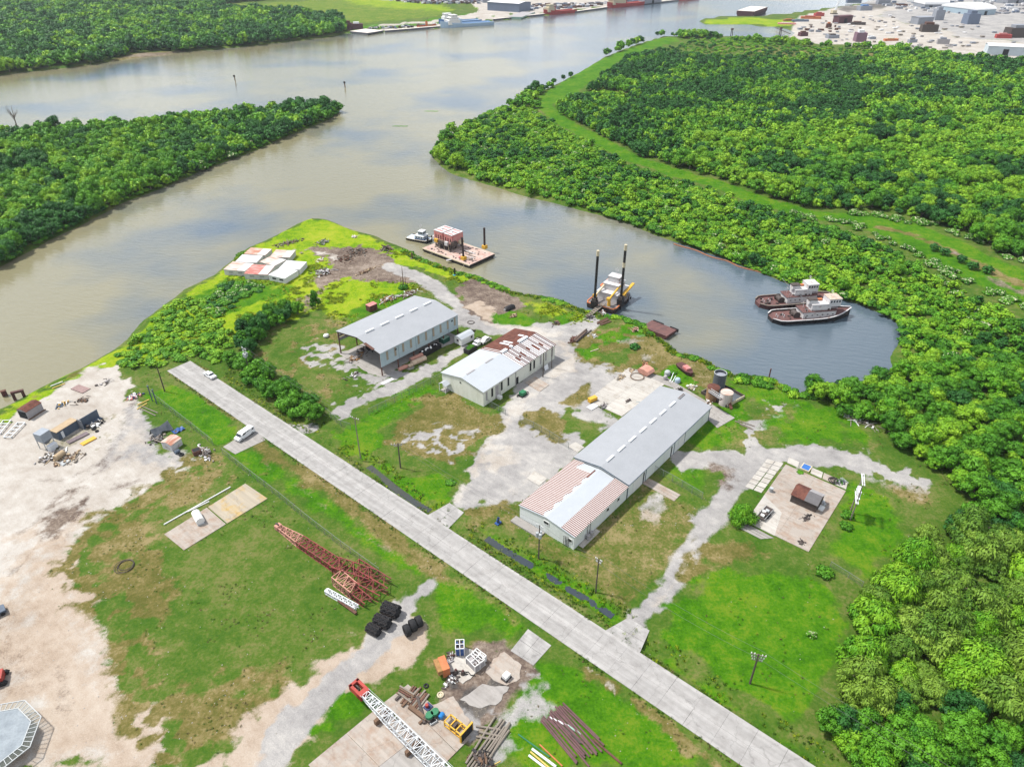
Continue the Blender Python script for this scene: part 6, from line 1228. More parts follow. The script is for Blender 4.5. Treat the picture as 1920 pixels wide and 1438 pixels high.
heap('brown scattered planks and stones beside the tan tank', (130, 860), 6, 4, .3, 60, [M_TIMB, M_TAN, M_TIMBB], 6); heap('white and yellow scrap by the sandy river bank', (118, 758), 3, 2, .7, 26, [M_WHITE, M_SLATE, M_YEL], 7); heap('thin rail scrap near the river in the sandy yard', (155, 752), 3.2, 2.4, .25, 26, [M_STEEL, M_TIMBB], 8, thin=.12); heap('thin metal scrap on the upper sandy yard', (200, 716), 4, 2.5, .25, 24, [M_STEEL, M_GREYSH], 9, thin=.12); heap('tyre and drum heap beside the steel trough', (178, 798), 4, 2.2, .8, 36, [M_TYRE, M_STEEL, M_WHITE], 10)
for k, (a, b, m, lab) in enumerate((((98, 729), (122, 720), M_YPIPE, 'upper yellow plank by the sandy river bank'), ((95, 725), (118, 716), M_WHITE, 'white plank by the sandy river bank'), ((258, 760), (280, 750), M_YPIPE, 'yellow beam at the sandy yard fence'), ((257, 768), (276, 757), M_YPIPE, 'second yellow beam crossing the timber at the fence'), ((265, 762), (296, 775), M_TIMB, 'grey timber lying along the sandy yard fence'), ((262, 766), (292, 780), M_TIMB, 'second grey timber along the sandy yard fence'), ((1107, 660), (1122, 655), M_CREAM, 'cream plank on the gravel near the rust barge'), ((1387, 796), (1412, 806), M_TIMB, 'pale pole lying behind the warehouse'), ((1378, 790), (1408, 803), M_TIMB, 'second pale pole lying behind the warehouse'), ((1383, 789), (1415, 800), M_TIMB, 'third pale pole lying behind the warehouse'))):
    L = at(a, b)[2]; solo(MB().beam((0, 0, .15), (L, 0, .15), .22, .2).beam((L * .1, 0, .03), (L * .1, .01, .031), .3, .06), 'timber_beam', m, lab, 'beam', a, b)
A, hd, L = at((294, 825), (326, 806)); t = thing('tarp_tent', 'grey tarpaulin tent sagging over scrap by the fence', 'tent', A, hd); MB().add([(0, 0, 0), (L, 0, 0), (L, 1.6, 2.6), (0, 1.6, 2.8), (L, 3.0, .4), (0, 3.0, .4), (L * .5, .8, .9), (L * .5, 1.6, 2.2)], [(0, 6, 7, 3), (6, 1, 2, 7), (3, 7, 4, 5), (7, 2, 4)]).build('sheet', M_TARP, t)
for x in (.1, L - .1): MB().beam((x, 1.6, 0), (x, 1.6, 2.6), .1).build('pole', M_GALV, t)
t, L = lbox('tin_lean_to', 'white tin shed with an orange rust roof near the fence', 'shed', (324, 847), (343, 833), 3.4, 2.0, M_TUGW, M_ORUST, .5)
t = item('blue_tarp', 'crumpled bright blue tarpaulin behind the rusty tin shed', 'tarpaulin', (328, 815)); rr = random.Random(3); MB().add([(x * .6 + rr.uniform(-.1, .1), y * .6, rr.uniform(.05, .6)) for x in range(6) for y in range(4)], [(i * 4 + j, i * 4 + j + 4, i * 4 + j + 5, i * 4 + j + 1) for i in range(5) for j in range(3)]).build('sheet', M_BLUE, t)
MB().box(.5, 1.1, .4, 1.2, 0, .35).build('load', M_STEEL, t)
t = item('blue_drum', 'blue grey drum lying in front of the tin shed', 'drum', (329, 852), (336, 848)); MB().cyl((0, 0, .5), (1.2, 0, .5), .5, n=12).build('shell', M_SLATE, t); MB().torus((.4, 0, .5), (1, 0, 0), .5, .05, 12, 4).torus((.8, 0, .5), (1, 0, 0), .5, .05, 12, 4).build('hoop', M_SLATE, t)
t = item('rusty_bin', 'rust brown open bin at the sandy yard gate', 'bin', (364, 856), (378, 851)); MB().box(0, 2.0, 0, 1.8, 0, 1.2).build('body', M_RBEAM, t); MB().box(.15, 1.85, .15, 1.65, 1.2, 1.23).build('dark_top', M_DARK, t)  # thin dark sheet laid on top of the solid bin body
# vehicles
M_CARW = mat('white_car_paint', (.60, .61, .62), .25, .04, .5, spec=.5); M_CLIGHT = mat('lamp_glass', (.5, .48, .42), .2, .1)
def car(label, a, b, L, W, prof, wins, name, cat):
    A, B_ = P(*a, .1), P(*b, .1); hd = math.atan2((B_ - A).y, (B_ - A).x); t = thing(name, label, cat, (A.x, A.y, .1), hd); n = len(prof)
    rg = []
    for y, s in ((-W / 2, .92), (-W / 2 + .12, 1), (W / 2 - .12, 1), (W / 2, .92)): rg.append([(x - L / 2, y * (1.0 if z < .95 else .86), z if s == 1 else min(z, z * .97 + .02)) for x, z in prof])
    MB().loft(rg).build('body', M_CARW, t)
    for x in (L * .19 - L / 2, L * .80 - L / 2):
        for y in (-W / 2 + .08, W / 2 - .08):
            wl = MB().cyl((x, y - .1, .33), (x, y + .1, .33), .34, n=14).build('wheel', M_TYRE, t); MB().cyl((x, y - .13, .33), (x, y + .13, .33), .19, n=10).build('rim', M_GALV, wl)
    for k, q in enumerate(wins): MB().add(q, [(0, 1, 2, 3)]).build('windscreen' if k < 2 else 'side_window', M_GLASS, t)
    for y in (-W / 2 + .3, W / 2 - .3): MB().cbox((L / 2 - .04, y, .66), (.1, .36, .16)).build('headlight', M_CLIGHT, t); MB().cbox((-L / 2 + .04, y, .75), (.1, .3, .18)).build('tail_light', M_REDP, t)
    for y in (-W / 2 - .08, W / 2 + .08): MB().cbox((L * .16, y, 1.0), (.16, .16, .12)).build('mirror', M_CARW, t)
L, W_ = 4.8, 1.85; sed = [(0, .35), (0, .85), (.25, .95), (1.0, 1.0), (1.55, 1.40), (2.75, 1.42), (3.5, .98), (4.6, .82), (4.8, .6), (4.8, .35)]
def sw(x0, z0, x1, z1, w0, w1): return [(x0 - L / 2, -w0, z0), (x0 - L / 2, w0, z0), (x1 - L / 2, w1, z1), (x1 - L / 2, -w1, z1)]
car('white sedan parked near the end of the concrete road', (394, 706), (386, 701), 4.8, 1.85, sed, [sw(3.45, 1.03, 2.8, 1.43, .74, .70), sw(1.02, 1.04, 1.52, 1.42, .74, .70)] + [[(1.5 - 2.4, s * .86, 1.02), (3.2 - 2.4, s * .86, 1.02), (2.75 - 2.4, s * .80, 1.37), (1.7 - 2.4, s * .80, 1.37)] for s in (-1, 1)], 'sedan_car', 'car')
L = 5.6; van = [(0, .4), (0, 1.1), (.1, 1.9), (.4, 2.0), (3.7, 2.0), (4.3, 1.75), (4.8, 1.2), (5.5, 1.0), (5.6, .75), (5.6, .4)]
car('white passenger van turning into the sandy yard from the road', (459.5, 818), (450, 824.5), 5.6, 2.0, van, [sw(4.85, 1.25, 4.33, 1.74, .80, .78), sw(-.02, 1.15, .07, 1.8, .8, .8)] + [[(x0 - 2.8, s * .885, 1.25), (x1 - 2.8, s * .885, 1.25), (x1 - 2.8 - .05, s * .87, 1.8), (x0 - 2.8, s * .87, 1.8)] for s in (-1, 1) for x0, x1 in ((.3, 1.4), (1.55, 2.7), (2.85, 3.9))], 'passenger_van', 'van')
# crane boom at the bottom edge
A = P(674, 1292, 2.4); B_ = P(860, 1475, 2.4); d = B_ - A; hd = math.atan2(d.y, d.x); L = d.length; t = thing('crane_boom', 'white lattice crane boom with a red tip across the bottom slabs', 'crane boom', (A.x, A.y, 0), hd)
lattice(t, 'tip_section', (1.6, 0, 2.4), (8.0, 0, 2.4), (1.2, 1.0), (1.9, 1.5), 8, .075, M_VENT); lattice(t, 'main_section', (8.0, 0, 2.4), (L, 0, 2.4), (1.9, 1.5), (2.1, 1.6), 16, .075, M_VENT)
hd_ = MB().box(-1.6, 1.7, -1.0, -.5, 1.7, 3.0).box(-1.6, 1.7, .5, 1.0, 1.7, 3.0).box(-1.7, -1.2, -1.0, 1.0, 1.7, 3.0).box(.6, 1.7, -1.0, 1.0, 1.8, 2.9).build('boom_tip', M_REDP, t); MB().torus((-.5, 0, 2.3), (0, 1, 0), .5, .15).build('sheave', M_STEEL, hd_); MB().tube([(1.5, .9, 3.2), (L, 1.2, 3.7)], .04, 5).tube([(1.5, -.9, 3.2), (L, -1.2, 3.7)], .04, 5).build('pendant_cable', M_GALV, t)
for x in (6, 14, L - 1): MB().box(x - .3, x + .3, -1.6, 1.6, -.1, 1.3).build('support_block', M_TIMBB, t)
# equipment pad and slab
def crate(label, a, b, W, H, m, name='equipment_crate', cat='crate', frame=M_WHITE, z=.1):
    L = at(a, b)[2]; t = item(name, label, cat, a, b, z=z); MB().box(.05, L - .05, .05, W - .05, .05, H - .35).build('body', m, t); f = MB()
    for x in (0, L / 2, L):
        f.beam((x, 0, H), (x, W, H), .12)
        for y in (0, W): f.beam((x, y, 0), (x, y, H), .12)
    for y in (0, W / 2, W): f.beam((0, y, H), (L, y, H), .12)
    f.build('frame', frame, t); rr = random.Random(int(a[0])); c = MB()
    for k in range(8): c.cbox((rr.uniform(.3, L - .3), rr.uniform(.3, W - .3), H - .25), (rr.uniform(.2, .6), rr.uniform(.2, .6), .3))
    c.build('machinery', M_STEEL, t); return t
crate('blue open topped crate on the grass edge of the equipment pad', (855, 1231), (871, 1230), 2.0, 2.2, M_BLUE); crate('white framed equipment unit on the pale equipment pad', (891, 1262), (909, 1248), 2.6, 1.8, M_GREYSH); crate('white finned generator beside the white framed unit', (904, 1248), (912, 1240), 2.4, 1.7, M_WHITE, 'generator', 'generator')
t = item('orange_cabinet', 'ochre and orange steel cabinet at the left of the equipment pad', 'cabinet', (832, 1271), (845, 1266)); MB().box(0, 1.3, 0, 3.0, 0, 2.2).build('body', M_ORANGE, t); MB().box(-.9, 0, .1, 2.9, 1.0, 2.1).build('side_wing', M_OCH, t)
for a, lab in (((855, 1262), 'left black pump with a hose on the pale equipment pad'), ((868, 1264), 'right black pump with a hose on the pale equipment pad')):
    t = item('hose_pump', lab, 'pump', a, z=.15, group='hose pumps'); MB().cyl((0, 0, 0), (0, 0, .8), .45, .3, 10).build('body', M_STEEL, t); MB().tube([(.3, 0, .3), (.9, -.5, .08), (.7, -1.3, .08), (1.2, -1.9, .08)], .09, 6).build('hose', M_TYRE, t); MB().cyl((0, 0, .8), (0, 0, 1.05), .2, n=8).build('motor', M_HULLR, t)
t = item('welding_set', 'small white topped welding set alone on the round concrete patch', 'machine', (949, 1272)); MB().box(-.6, .7, -.5, .5, .35, 1.2).build('cover', M_WHITE, t); MB().box(-.8, .9, -.6, .6, .15, .35).build('frame', M_STEEL, t)
for x in (-.5, .6): MB().cyl((x, -.65, .25), (x, .65, .25), .25, n=10).build('wheel', M_TYRE, t)
heap('rusty scrap between the blue crate and the orange cabinet', (842, 1236), 2, 1.6, .7, 24, [M_RBEAM, M_GREYSH, M_STEEL], 12); heap('dark hoses and scrap in front of the equipment pad', (846, 1276), 3, 1.6, .4, 24, [M_STEEL, M_WHITE], 13)
solo(MB().torus((0, 0, .15), (0, 0, 1), .5, .16, 12, 6).cbox((0, 0, .1), (.5, .5, .15)), 'cable_reel', M_CREAM, 'cream ring on the muddy concrete below the timber pile', 'reel', (826, 1303))
def stack(label, a, b, n, w_, sect, m, spread, layers=1, seed=1, name='timber', cat='timber', group=None, rnd=False, jit=.25):
    L = at(a, b)[2]; rr = random.Random(seed)
    for k in range(n):
        ly = k // max(1, (n // layers)); t_ = MB(); l = L * rr.uniform(.8, 1.0); y = (k % max(1, n // layers)) * spread; an = rr.uniform(-jit, jit) * .2; z = sect / 2 + ly * sect * 1.02 + .08
        p0 = Vector((rr.uniform(-jit, jit) * 2, y + rr.uniform(-.05, .05), z)); p1 = p0 + Vector((l * math.cos(an), l * math.sin(an), rr.uniform(-.03, .06)))
        if rnd: t_.cyl(p0, p1, sect / 2, n=9)
        else: t_.beam(p0, p1, w_, sect)
        solo(t_, name, m[k % len(m)] if isinstance(m, list) else m, label, cat, a, b, group=group)
stack('brown timber baulk in the loose pile at the head of the crane slab', (754, 1316), (780, 1284), 9, .3, .3, [M_TIMBB, M_RBEAM, M_TIMB], -.42, 1, 2, 'timber_baulk', 'timber', 'timber baulks heaped on the crane slab'); stack('brown steel offcut on the crane slab timber pile', (745, 1300), (772, 1318), 8, .28, .25, [M_TIMBB, M_TIMB, M_RBEAM], .4, 2, 3, 'steel_offcut', 'beam', 'steel offcuts on the crane slab')
for k, (a, b, w_, lab) in enumerate((((768, 1327), (800, 1352), .7, 'short thick brown beam lying on the crane slab'), ((783, 1308), (796, 1358), .45, 'long dark beam crossing the crane slab'), ((786, 1358), (798, 1348), .4, 'short dark block beneath the long beam'), ((742, 1314), (750, 1306), .4, 'upper dark bearer under the timber pile'), ((754, 1326), (764, 1316), .4, 'lower dark bearer under the timber pile'))):
    L = at(a, b)[2]; solo(MB().box(0, L, -w_ / 2, w_ / 2, .16, .2 + w_ * .8).box(-.02, 0, -w_ / 2 * .9, w_ / 2 * .9, .18, .18 + w_ * .7), 'baulk', [M_TIMBB, M_STEEL][k % 2], lab, 'beam', a, b)
for a, lab in (((806, 1348), 'left green topped machine on the crane slab'), ((816, 1342), 'right green topped machine beside the blue drum')):
    t = item('green_compressor', lab, 'compressor', a, z=.15); MB().box(-.8, .8, -.7, .7, 0, .7).build('base', M_STEEL, t); MB().prism([(.75 * math.cos(k * math.pi / 5), .65 * math.sin(k * math.pi / 5)) for k in range(10)], .7, 1.3).build('cover', M_GREEN, t)
t = item('blue_barrel', 'bright blue plastic barrel on the crane slab', 'barrel', (825, 1350), (829, 1344), z=.15); MB().loft([[(x, r_ * math.cos(2 * math.pi * k / 12), .5 + r_ * math.sin(2 * math.pi * k / 12)) for k in range(12)] for x, r_ in ((0, .38), (.15, .48), (.9, .48), (1.05, .38))]).build('shell', mat('bright_blue', (.02, .16, .42), .4, .15), t); MB().cyl((1.05, 0, .6), (1.12, 0, .6), .1, n=8).build('bung', M_WHITE, t)
t = item('blue_pallet', 'blue frame pallet with red valve on the crane slab', 'pallet', (797, 1331), (805, 1323), z=.15); MB().box(0, 1.3, -.7, .5, 0, .25).build('base', M_NAVY, t); MB().cyl((.5, 0, .25), (.5, 0, .9), .3, n=9).build('valve', M_REDP, t)
t = item('grey_box', 'grey open box on the crane slab near the green machines', 'box', (808, 1362), (818, 1356), z=.15); MB().box(0, 1.3, 0, 1.0, 0, .45).build('body', M_GALV, t); MB().box(.12, 1.18, .12, .88, .45, .47).build('dark_top', M_DARK, t)  # solid box with a thin dark sheet as its top
A, hd, L = at((834, 1362), (866, 1388)); t = thing('yellow_machine_frame', 'yellow steel machine frame at the edge of the crane slab', 'machine frame', (A.x, A.y, .15), hd); f = MB()
for z in (.3, 1.4):
    for y in (0, 1.6): f.beam((0, y, z), (L, y, z), .2)
for x in (0, L * .33, L * .66, L):
    for y in (0, 1.6): f.beam((x, y, 0), (x, y, 1.5), .18)
    f.beam((x, 0, 1.4), (x, 1.6, 1.4), .18)
f.build('frame', M_YEL, t); MB().box(L * .15, L * .5, .3, 1.3, .5, 1.3).build('engine', M_STEEL, t); MB().box(L, L + .3, -.5, 2.6, 0, 2.2).build('end_bulkhead', M_YEL, t); MB().box(L + .3, L + .34, -.3, 2.4, .1, 2.0).build('plate', M_DARK, t)
# timber cross pile, pipes
stack('weathered grey pole in the long leaning pile right of the crane slab', (872, 1436), (934, 1342), 7, .4, .38, M_TIMB, -.5, 1, 5, 'grey_pole', 'timber', 'grey poles in the long pile', True, .3); stack('weathered grey pole laid across the long pile', (893, 1362), (940, 1372), 3, .4, .38, M_TIMB, -.9, 1, 6, 'cross_pole', 'timber', 'grey poles laid across the pile', True, .5)
heap('burnt black stump at the near end of the grey poles', (905, 1425), 2.4, 3.6, .9, 40, [M_STEEL, M_HULLB, M_TIMBB], 15, 'stump', 'burnt_stump')
stack('rusty brown pipe in the big pipe pile by the road', (1013, 1350), (1095, 1440), 15, .3, .34, M_PIPE, .36, 1, 7, 'brown_pipe', 'pipe', 'rusty pipes in the big pile', True, .35)
stack('dark thin pipe on the edge of the big pipe pile', (1030, 1350), (1100, 1410), 5, .2, .22, M_STEEL, .3, 1, 8, 'dark_pipe', 'pipe', 'dark pipes beside the pile', True, .3)
for a, b, r_, m, lab in (((1031, 1346), (1066, 1362), .2, M_VENT, 'white section of the pipe lying above the big pile'), ((1066, 1362), (1089, 1377), .2, M_GPIPE, 'pale green section of the pipe above the big pile'), ((972, 1377), (1030, 1419), .13, M_GREEN, 'green pipe left of the big pipe pile'), ((998, 1405), (1042, 1438), .22, M_VENT, 'thick white pipe left of the big pipe pile'), ((995, 1410), (1030, 1440), .15, M_YPIPE, 'yellow pipe between the white pipes'), ((992, 1417), (1022, 1440), .2, M_WHITE, 'lower white pipe left of the big pile'), ((1012, 1396), (1054, 1436), .12, M_ORANGE, 'orange brown pipe left of the big pile'), ((1112, 1387), (1165, 1432), .2, M_RBEAM, 'long brown pipe alone on the grass right of the pile'), ((938, 1427), (895, 1450), .08, M_YPIPE, 'thin yellow rod at the foot of the grey poles')): pipe(a, b, r_, m, lab)
# lower left corner: railed octagonal deck and parked plant at the picture edge
A = P(-14, 1385, 2.6); t = thing('octagonal_deck', 'grey octagonal steel deck with outer net frame in the lower left corner', 'platform', (A.x, A.y, 0), .2); oc = lambda r_: [(r_ * math.cos(R(22.5 + 45 * k)), r_ * math.sin(R(22.5 + 45 * k))) for k in range(8)]
MB().prism(oc(5.4), 2.3, 2.6).build('deck', mat('deck_steel', (.20, .23, .255), .6, .3, .5, rgb2=(.13, .155, .18)), t); nf = MB(); i_, o2 = oc(5.5), oc(7.0)
for k in range(8):
    a0, a1, b0, b1 = [Vector(q + (2.6,)) for q in (i_[k], i_[(k + 1) % 8], o2[k], o2[(k + 1) % 8])]; nf.beam(b0, b1, .13).beam(a0, a1, .13)
    for s in range(6): nf.beam(a0.lerp(a1, s / 6), b0.lerp(b1, s / 6), .09)
nf.build('net_frame', M_GALV, t); nm = MB()
for k in range(8): nm.add([i_[k] + (2.55,), i_[(k + 1) % 8] + (2.55,), o2[(k + 1) % 8] + (2.55,), o2[k] + (2.55,)], [(0, 1, 2, 3)])
nm.build('net', M_CHAIN, t)
for x, y in oc(4.6): MB().beam((x, y, 0), (x, y, 2.3), .25).build('leg', M_GALV, t)
t = item('tracked_loader', 'red plant machine cut by the left picture edge', 'loader', (-6, 1278), rz=.4); MB().box(-2, 1.4, -1.1, 1.1, .5, 1.8).build('body', M_REDP, t); MB().box(-1.4, .2, -.9, .9, 1.8, 2.9).build('cab', M_STEEL, t)
for y in (-1.2, 1.2): MB().loft([[(x, y + s * .3, .45 + .45 * q) for x, q in ((-2, 0), (-1.6, 1), (1.6, 1), (2, 0), (1.6, -1), (-1.6, -1))] for s in (-1, 1)]).build('track', M_TYRE, t)
t = item('truck_bed', 'dark pickup bed cut by the left picture edge', 'truck', (-4, 1152), rz=.75); MB().box(-2.4, 1.5, -1, 1, .5, 1.1).build('bed', M_SLATE, t); MB().box(-2.6, -.9, -.95, .95, 1.1, 1.9).build('cab', M_SLATE, t)
for x in (-1.6, .8):
    for y in (-1, 1): MB().cyl((x, y - .12, .4), (x, y + .12, .4), .4, n=12).build('wheel', M_TYRE, t)
# ------------------------------------------------------------------ things of the right yard
def vtank(label, foot, r, h, m, top_m, open_top=False, name='storage_tank', cat='tank'):
    A = P(*foot); t = thing(name, label, cat, A, 0); MB().cyl((0, 0, 0), (0, 0, h), r, n=24, cap=not open_top).build('shell', m, t)
    if open_top: MB().cyl((0, 0, h - .9), (0, 0, h - .85), r * .985, n=24).build('floating_roof', top_m, t); MB().torus((0, 0, h), (0, 0, 1), r, .1, 24, 5).build('rim', M_GALV, t)
    else: MB().cyl((0, 0, h + .003), (0, 0, h + .25), r * 1.02, r * .5, 24).build('top', top_m, t)
    la = MB()
    for s in (-.2, .2): la.beam((r + .12, s, 0), (r + .12, s, h), .05)
    for k in range(int(h / .5)): la.beam((r + .12, -.2, .4 + k * .5), (r + .12, .2, .4 + k * .5), .04)
    la.build('ladder', M_GALV, t); return t
M_OLDT = mat('ochre_rust_tank', (.27, .17, .085), .85, .35, .5, rgb2=(.13, .06, .045), stretch=(1, 1, .3)); M_PALET = mat('pale_rusty_tank', (.45, .40, .38), .8, .3, .5, rgb2=(.22, .11, .085), patch=(.5, .7), stretch=(1, 1, .3)); M_DGREY = mat('dark_grey_tank', (.085, .095, .11), .6, .25, .5)
vtank('dark grey open topped tank at the back of the containment', (1346, 727), 1.75, 5.2, M_DGREY, mat('tank_inside', (.24, .25, .30), .7, .2), True); vtank('ochre rusted tank with reddish top in the containment', (1334, 748), 1.75, 4.2, M_OLDT, M_RUST); vtank('pale rusty tank at the right of the containment', (1359, 757), 1.75, 4.0, M_PALET, M_PINK)
A, hd, L = at((1314, 738), (1362, 765)); t = thing('containment_wall', 'low dark containment wall round the three storage tanks', 'wall', A, hd); MB().box(0, L, 0, .2, 0, .9).box(0, L, 8.0, 8.2, 0, .9).build('long_wall', M_STEEL, t); MB().box(0, .2, .2, 8, 0, .9).build('end_wall', M_TIMB, t); MB().box(L - .2, L, .2, 8, 0, .9).build('end_wall', M_CREAM, t); MB().box(.2, L - .2, .2, 8, .02, .06).build('floor', M_DGREY, t)
A, hd, L = at((1330, 722), (1355, 738)); t = thing('tank_catwalk', 'white railed catwalk bridging the two front tanks', 'catwalk', (A.x, A.y, 0), hd); A2 = P(1330, 735, 4.4); t.location = (A2.x, A2.y, 4.35)
MB().box(0, 4.6, -.5, .5, 0, .1).build('deck', M_STEEL, t)
for y in (-.5, .5): MB().beam((0, y, .5), (4.6, y, .5), .07).beam((0, y, 1.0), (4.6, y, 1.0), .07).build('rail', M_VENT, t)
t = item('rust_conveyor', 'rust brown chute leaning over the right tank', 'chute', (1371, 768), (1352, 742)); MB().beam((0, 0, .2), (5.0, 0, 4.0), .8, .25).build('trough', M_RUST, t); MB().beam((2.5, -.4, 0), (2.5, -.4, 2.0), .12).beam((2.5, .4, 0), (2.5, .4, 2.0), .12).build('prop', M_RBEAM, t)
t = item('mixer_drum', 'pinkish rusty mixer barge with clutter at the end of the gravel yard', 'mixer', (1207, 703), (1222, 694)); MB().loft([[(x, -w_, z) for x, w_, z in ()] or [(x, 2.2 * math.cos(2 * math.pi * k / 8), 1.2 + 1.0 * math.sin(2 * math.pi * k / 8)) for k in range(8)] for x in (-.6, 2.6)]).build('body', M_SALM, t); heap('clutter of rusty parts on top of the pinkish mixer', (1208, 690), 2.2, 1.6, 2.4, 24, [M_RBEAM, M_SALM, M_ORANGE], 21)
MB().torus((-2.6, .5, .4), (0, 0, 1), 2.0, .12, 20, 5).build('hoop', M_TIMBB, t)
for a, r_, m, lab in (((1251, 703), .9, M_GALV, 'silver cylinder tank standing behind the concrete strip'), ((1270, 717), .85, mat('bluish_tank', (.30, .38, .46), .4, .15), 'bluish dished tank lying on the concrete strip'), ((1247, 712), .6, M_GREYSH, 'small grey tank base beside the silver cylinder')):
    t = item('small_tank', lab, 'tank', a); MB().loft([[(r_ * q * math.cos(2 * math.pi * k / 12), r_ * q * math.sin(2 * math.pi * k / 12), z) for k in range(12)] for z, q in ((0, 1), (1.1, 1), (1.45, .7), (1.55, .2))]).build('shell', m, t); MB().torus((0, 0, .1), (0, 0, 1), r_, .07, 12, 4).build('base_ring', M_STEEL, t)
for k, (a, b) in enumerate((((1256, 717), (1262, 704)), ((1260, 718), (1266, 710)))): L = at(a, b)[2]; solo(MB().beam((0, 0, .2), (L, 0, 1.0), .16).beam((0, 0, 0), (0, .01, .2), .2), 'prop_board', M_VENT, ('taller' if k == 0 else 'shorter') + ' pale board leaning by the silver tank', 'board', a, b)
t = item('old_hull', 'overgrown maroon boat hull on the bank behind the warehouse', 'hull', (1296, 706), (1276, 690)); MB().loft([[(x, -w_ * .6, 0), (x, w_ * .6, 0), (x, w_, 1.3), (x, -w_, 1.3)] for x, w_ in ((0, .4), (1.5, 1.4), (5, 1.5), (6.5, 1.1))]).build('hull', M_HULLR, t); MB().box(1.5, 3.6, -.8, .8, 1.3, 2.0).build('hatch', M_PINKH, t)
heap('cream sheet rubbish behind the warehouse end', (1297, 728), 2.6, 2, .5, 26, [M_CREAM, M_WHITE, M_TIMB], 22); heap('dark boxes at the far warehouse corner', (1275, 733), 1.6, 1, .8, 14, [M_STEEL, M_HULLB], 23); heap('stacked planks at the far right warehouse corner', (1328, 757), 3, 1.6, .5, 26, [M_TAN, M_WHITE, M_TIMBB], 24)
t = item('yellow_crate', 'small yellow steel crate at the corner of the pale pad', 'crate', (1107, 757), (1121, 751), rz=0); MB().box(0, 2.6, 0, 1.3, .1, 1.3).build('body', M_YEL, t); MB().box(-.05, 2.65, -.05, .05, .1, .25).build('skid', M_STEEL, t)
heap('dark engine parts beside the yellow crate', (1132, 763), 2.2, 1.2, .6, 26, [M_STEEL, M_GREYSH], 25, 'engine parts', 'engine_parts'); heap('small dark scrap in the middle of the pale pad', (1178, 752), 1.6, 1, .3, 14, [M_STEEL], 26); heap('broken rubble at the far edge of the pale pad', (1165, 708), 3.4, 1.6, .25, 30, [M_TAN, M_TIMB], 27); heap('brown rubble beside the pinkish mixer', (1186, 696), 1.6, 1.0, .3, 12, [M_TAN, M_TIMBB], 28)
solo(MB().box(0, 3.0, 0, 2.0, .1, .22).box(.2, .6, .2, .6, 0, .1), 'wall_sheeting', M_BRIGHT, 'white flat panel lying beside the pale pad', 'panel', (1109, 770), (1121, 763))
t = item('green_machine', 'green and black machine on the drive beside the workshop', 'machine', (980, 741)); MB().box(-.9, .9, -.7, .7, .3, 1.3).build('hood', M_GREEN, t); MB().box(-1.3, 1.3, -.9, .9, .05, .3).build('frame', M_HULLB, t); MB().torus((1.4, -.6, .3), (0, 1, 0), .4, .12).torus((-1.4, .6, .3), (0, 1, 0), .4, .12).build('wheel', M_TYRE, t)
t = item('blue_pump', 'dark blue pump on a stand in the grass before the warehouse', 'pump', (934, 981)); MB().cyl((0, 0, .3), (0, 0, 1.9), .35, .18, 8).build('body', M_NAVY, t); MB().box(-.7, .7, -.5, .5, 0, .3).build('base', M_BLUE, t); MB().beam((-.5, 0, 1.3), (.5, 0, 1.3), .2).build('pipe', M_BLUE, t)
t = item('road_sign', 'small white signboard on the grass by the workshop pole', 'signboard', (1023, 692)); MB().add([(-.9, -.5, 0), (.9, -.5, 0), (.9, 0, 1.5), (-.9, 0, 1.5)], [(0, 1, 2, 3)]).add([(-.9, .5, 0), (.9, .5, 0), (.9, .02, 1.5), (-.9, .02, 1.5)], [(0, 1, 2, 3)]).build('board', M_VENT, t); MB().beam((-.9, 0, 1.5), (.9, 0, 1.5), .07).build('top_bar', M_GALV, t)
# by the open shed
for a, b, r_, m, lab in (((770, 679), (792, 669), .75, M_SALM, 'salmon coloured roll lying furthest under the shed eave'), ((773, 686), (798, 675), .8, mat('cream_bale', (.46, .35, .26), .8, .25, 1), 'cream wrapped roll beside the salmon one'), ((766, 690), (778, 684), .6, MATS['cream_bale'], 'short round cream roll in front of the others')):
    L = at(a, b)[2]; t = item('wrapped_roll', lab, 'roll', a, b); MB().cyl((0, 0, r_), (L, 0, r_), r_, n=14).build('wrap', m, t); MB().cyl((-.05, 0, r_), (L + .05, 0, r_), r_ * .4, n=10).build('core', M_TIMB, t)
    for x in (L * .3, L * .7): MB().torus((x, 0, r_), (1, 0, 0), r_, .04, 14, 4).build('strap', M_TAN, t)
t = item('salmon_float', 'salmon float with pointed nose lying by the shed front', 'float', (748, 696), (766, 688)); MB().loft([[(x, w_ * math.cos(2 * math.pi * k / 10), .6 + w_ * .75 * math.sin(2 * math.pi * k / 10)) for k in range(10)] for x, w_ in ((0, .7), (2.4, .8), (3.4, .5), (4.0, .08))]).build('shell', M_SALM, t); MB().box(.5, 1.0, -.6, .6, -.02, .15).build('chock', M_TIMB, t)
t = item('black_skip', 'long black skip full of white rubbish bags under the shed eave', 'skip', (796, 671), (828, 653)); L = at((796, 671), (828, 653))[2]; MB().box(0, L, 0, 2.2, .1, 1.5).build('body', M_HULLB, t)
rr = random.Random(6)
for k in range(14): x, y = rr.uniform(.5, L - .5), rr.uniform(.4, 1.8); MB().loft([[(x + .4 * q * math.cos(a), y + .35 * q * math.sin(a), z) for a in [2 * math.pi * j / 7 for j in range(7)]] for z, q in ((1.45, .8), (1.7, 1), (1.9, .5))]).build('rubbish_bag', M_WHITE if k % 3 else M_HULLB, t)
t = item('green_skip', 'dark green bin behind the black skip under the shed', 'bin', (832, 646), (846, 638)); MB().box(0, 3.0, 0, 2.0, .1, 1.6).build('body', mat('dark_green_bin', (.012, .07, .05), .5, .2), t); MB().box(.1, 2.9, .1, 1.9, 1.6, 1.72).build('lid', M_GPIPE, t)
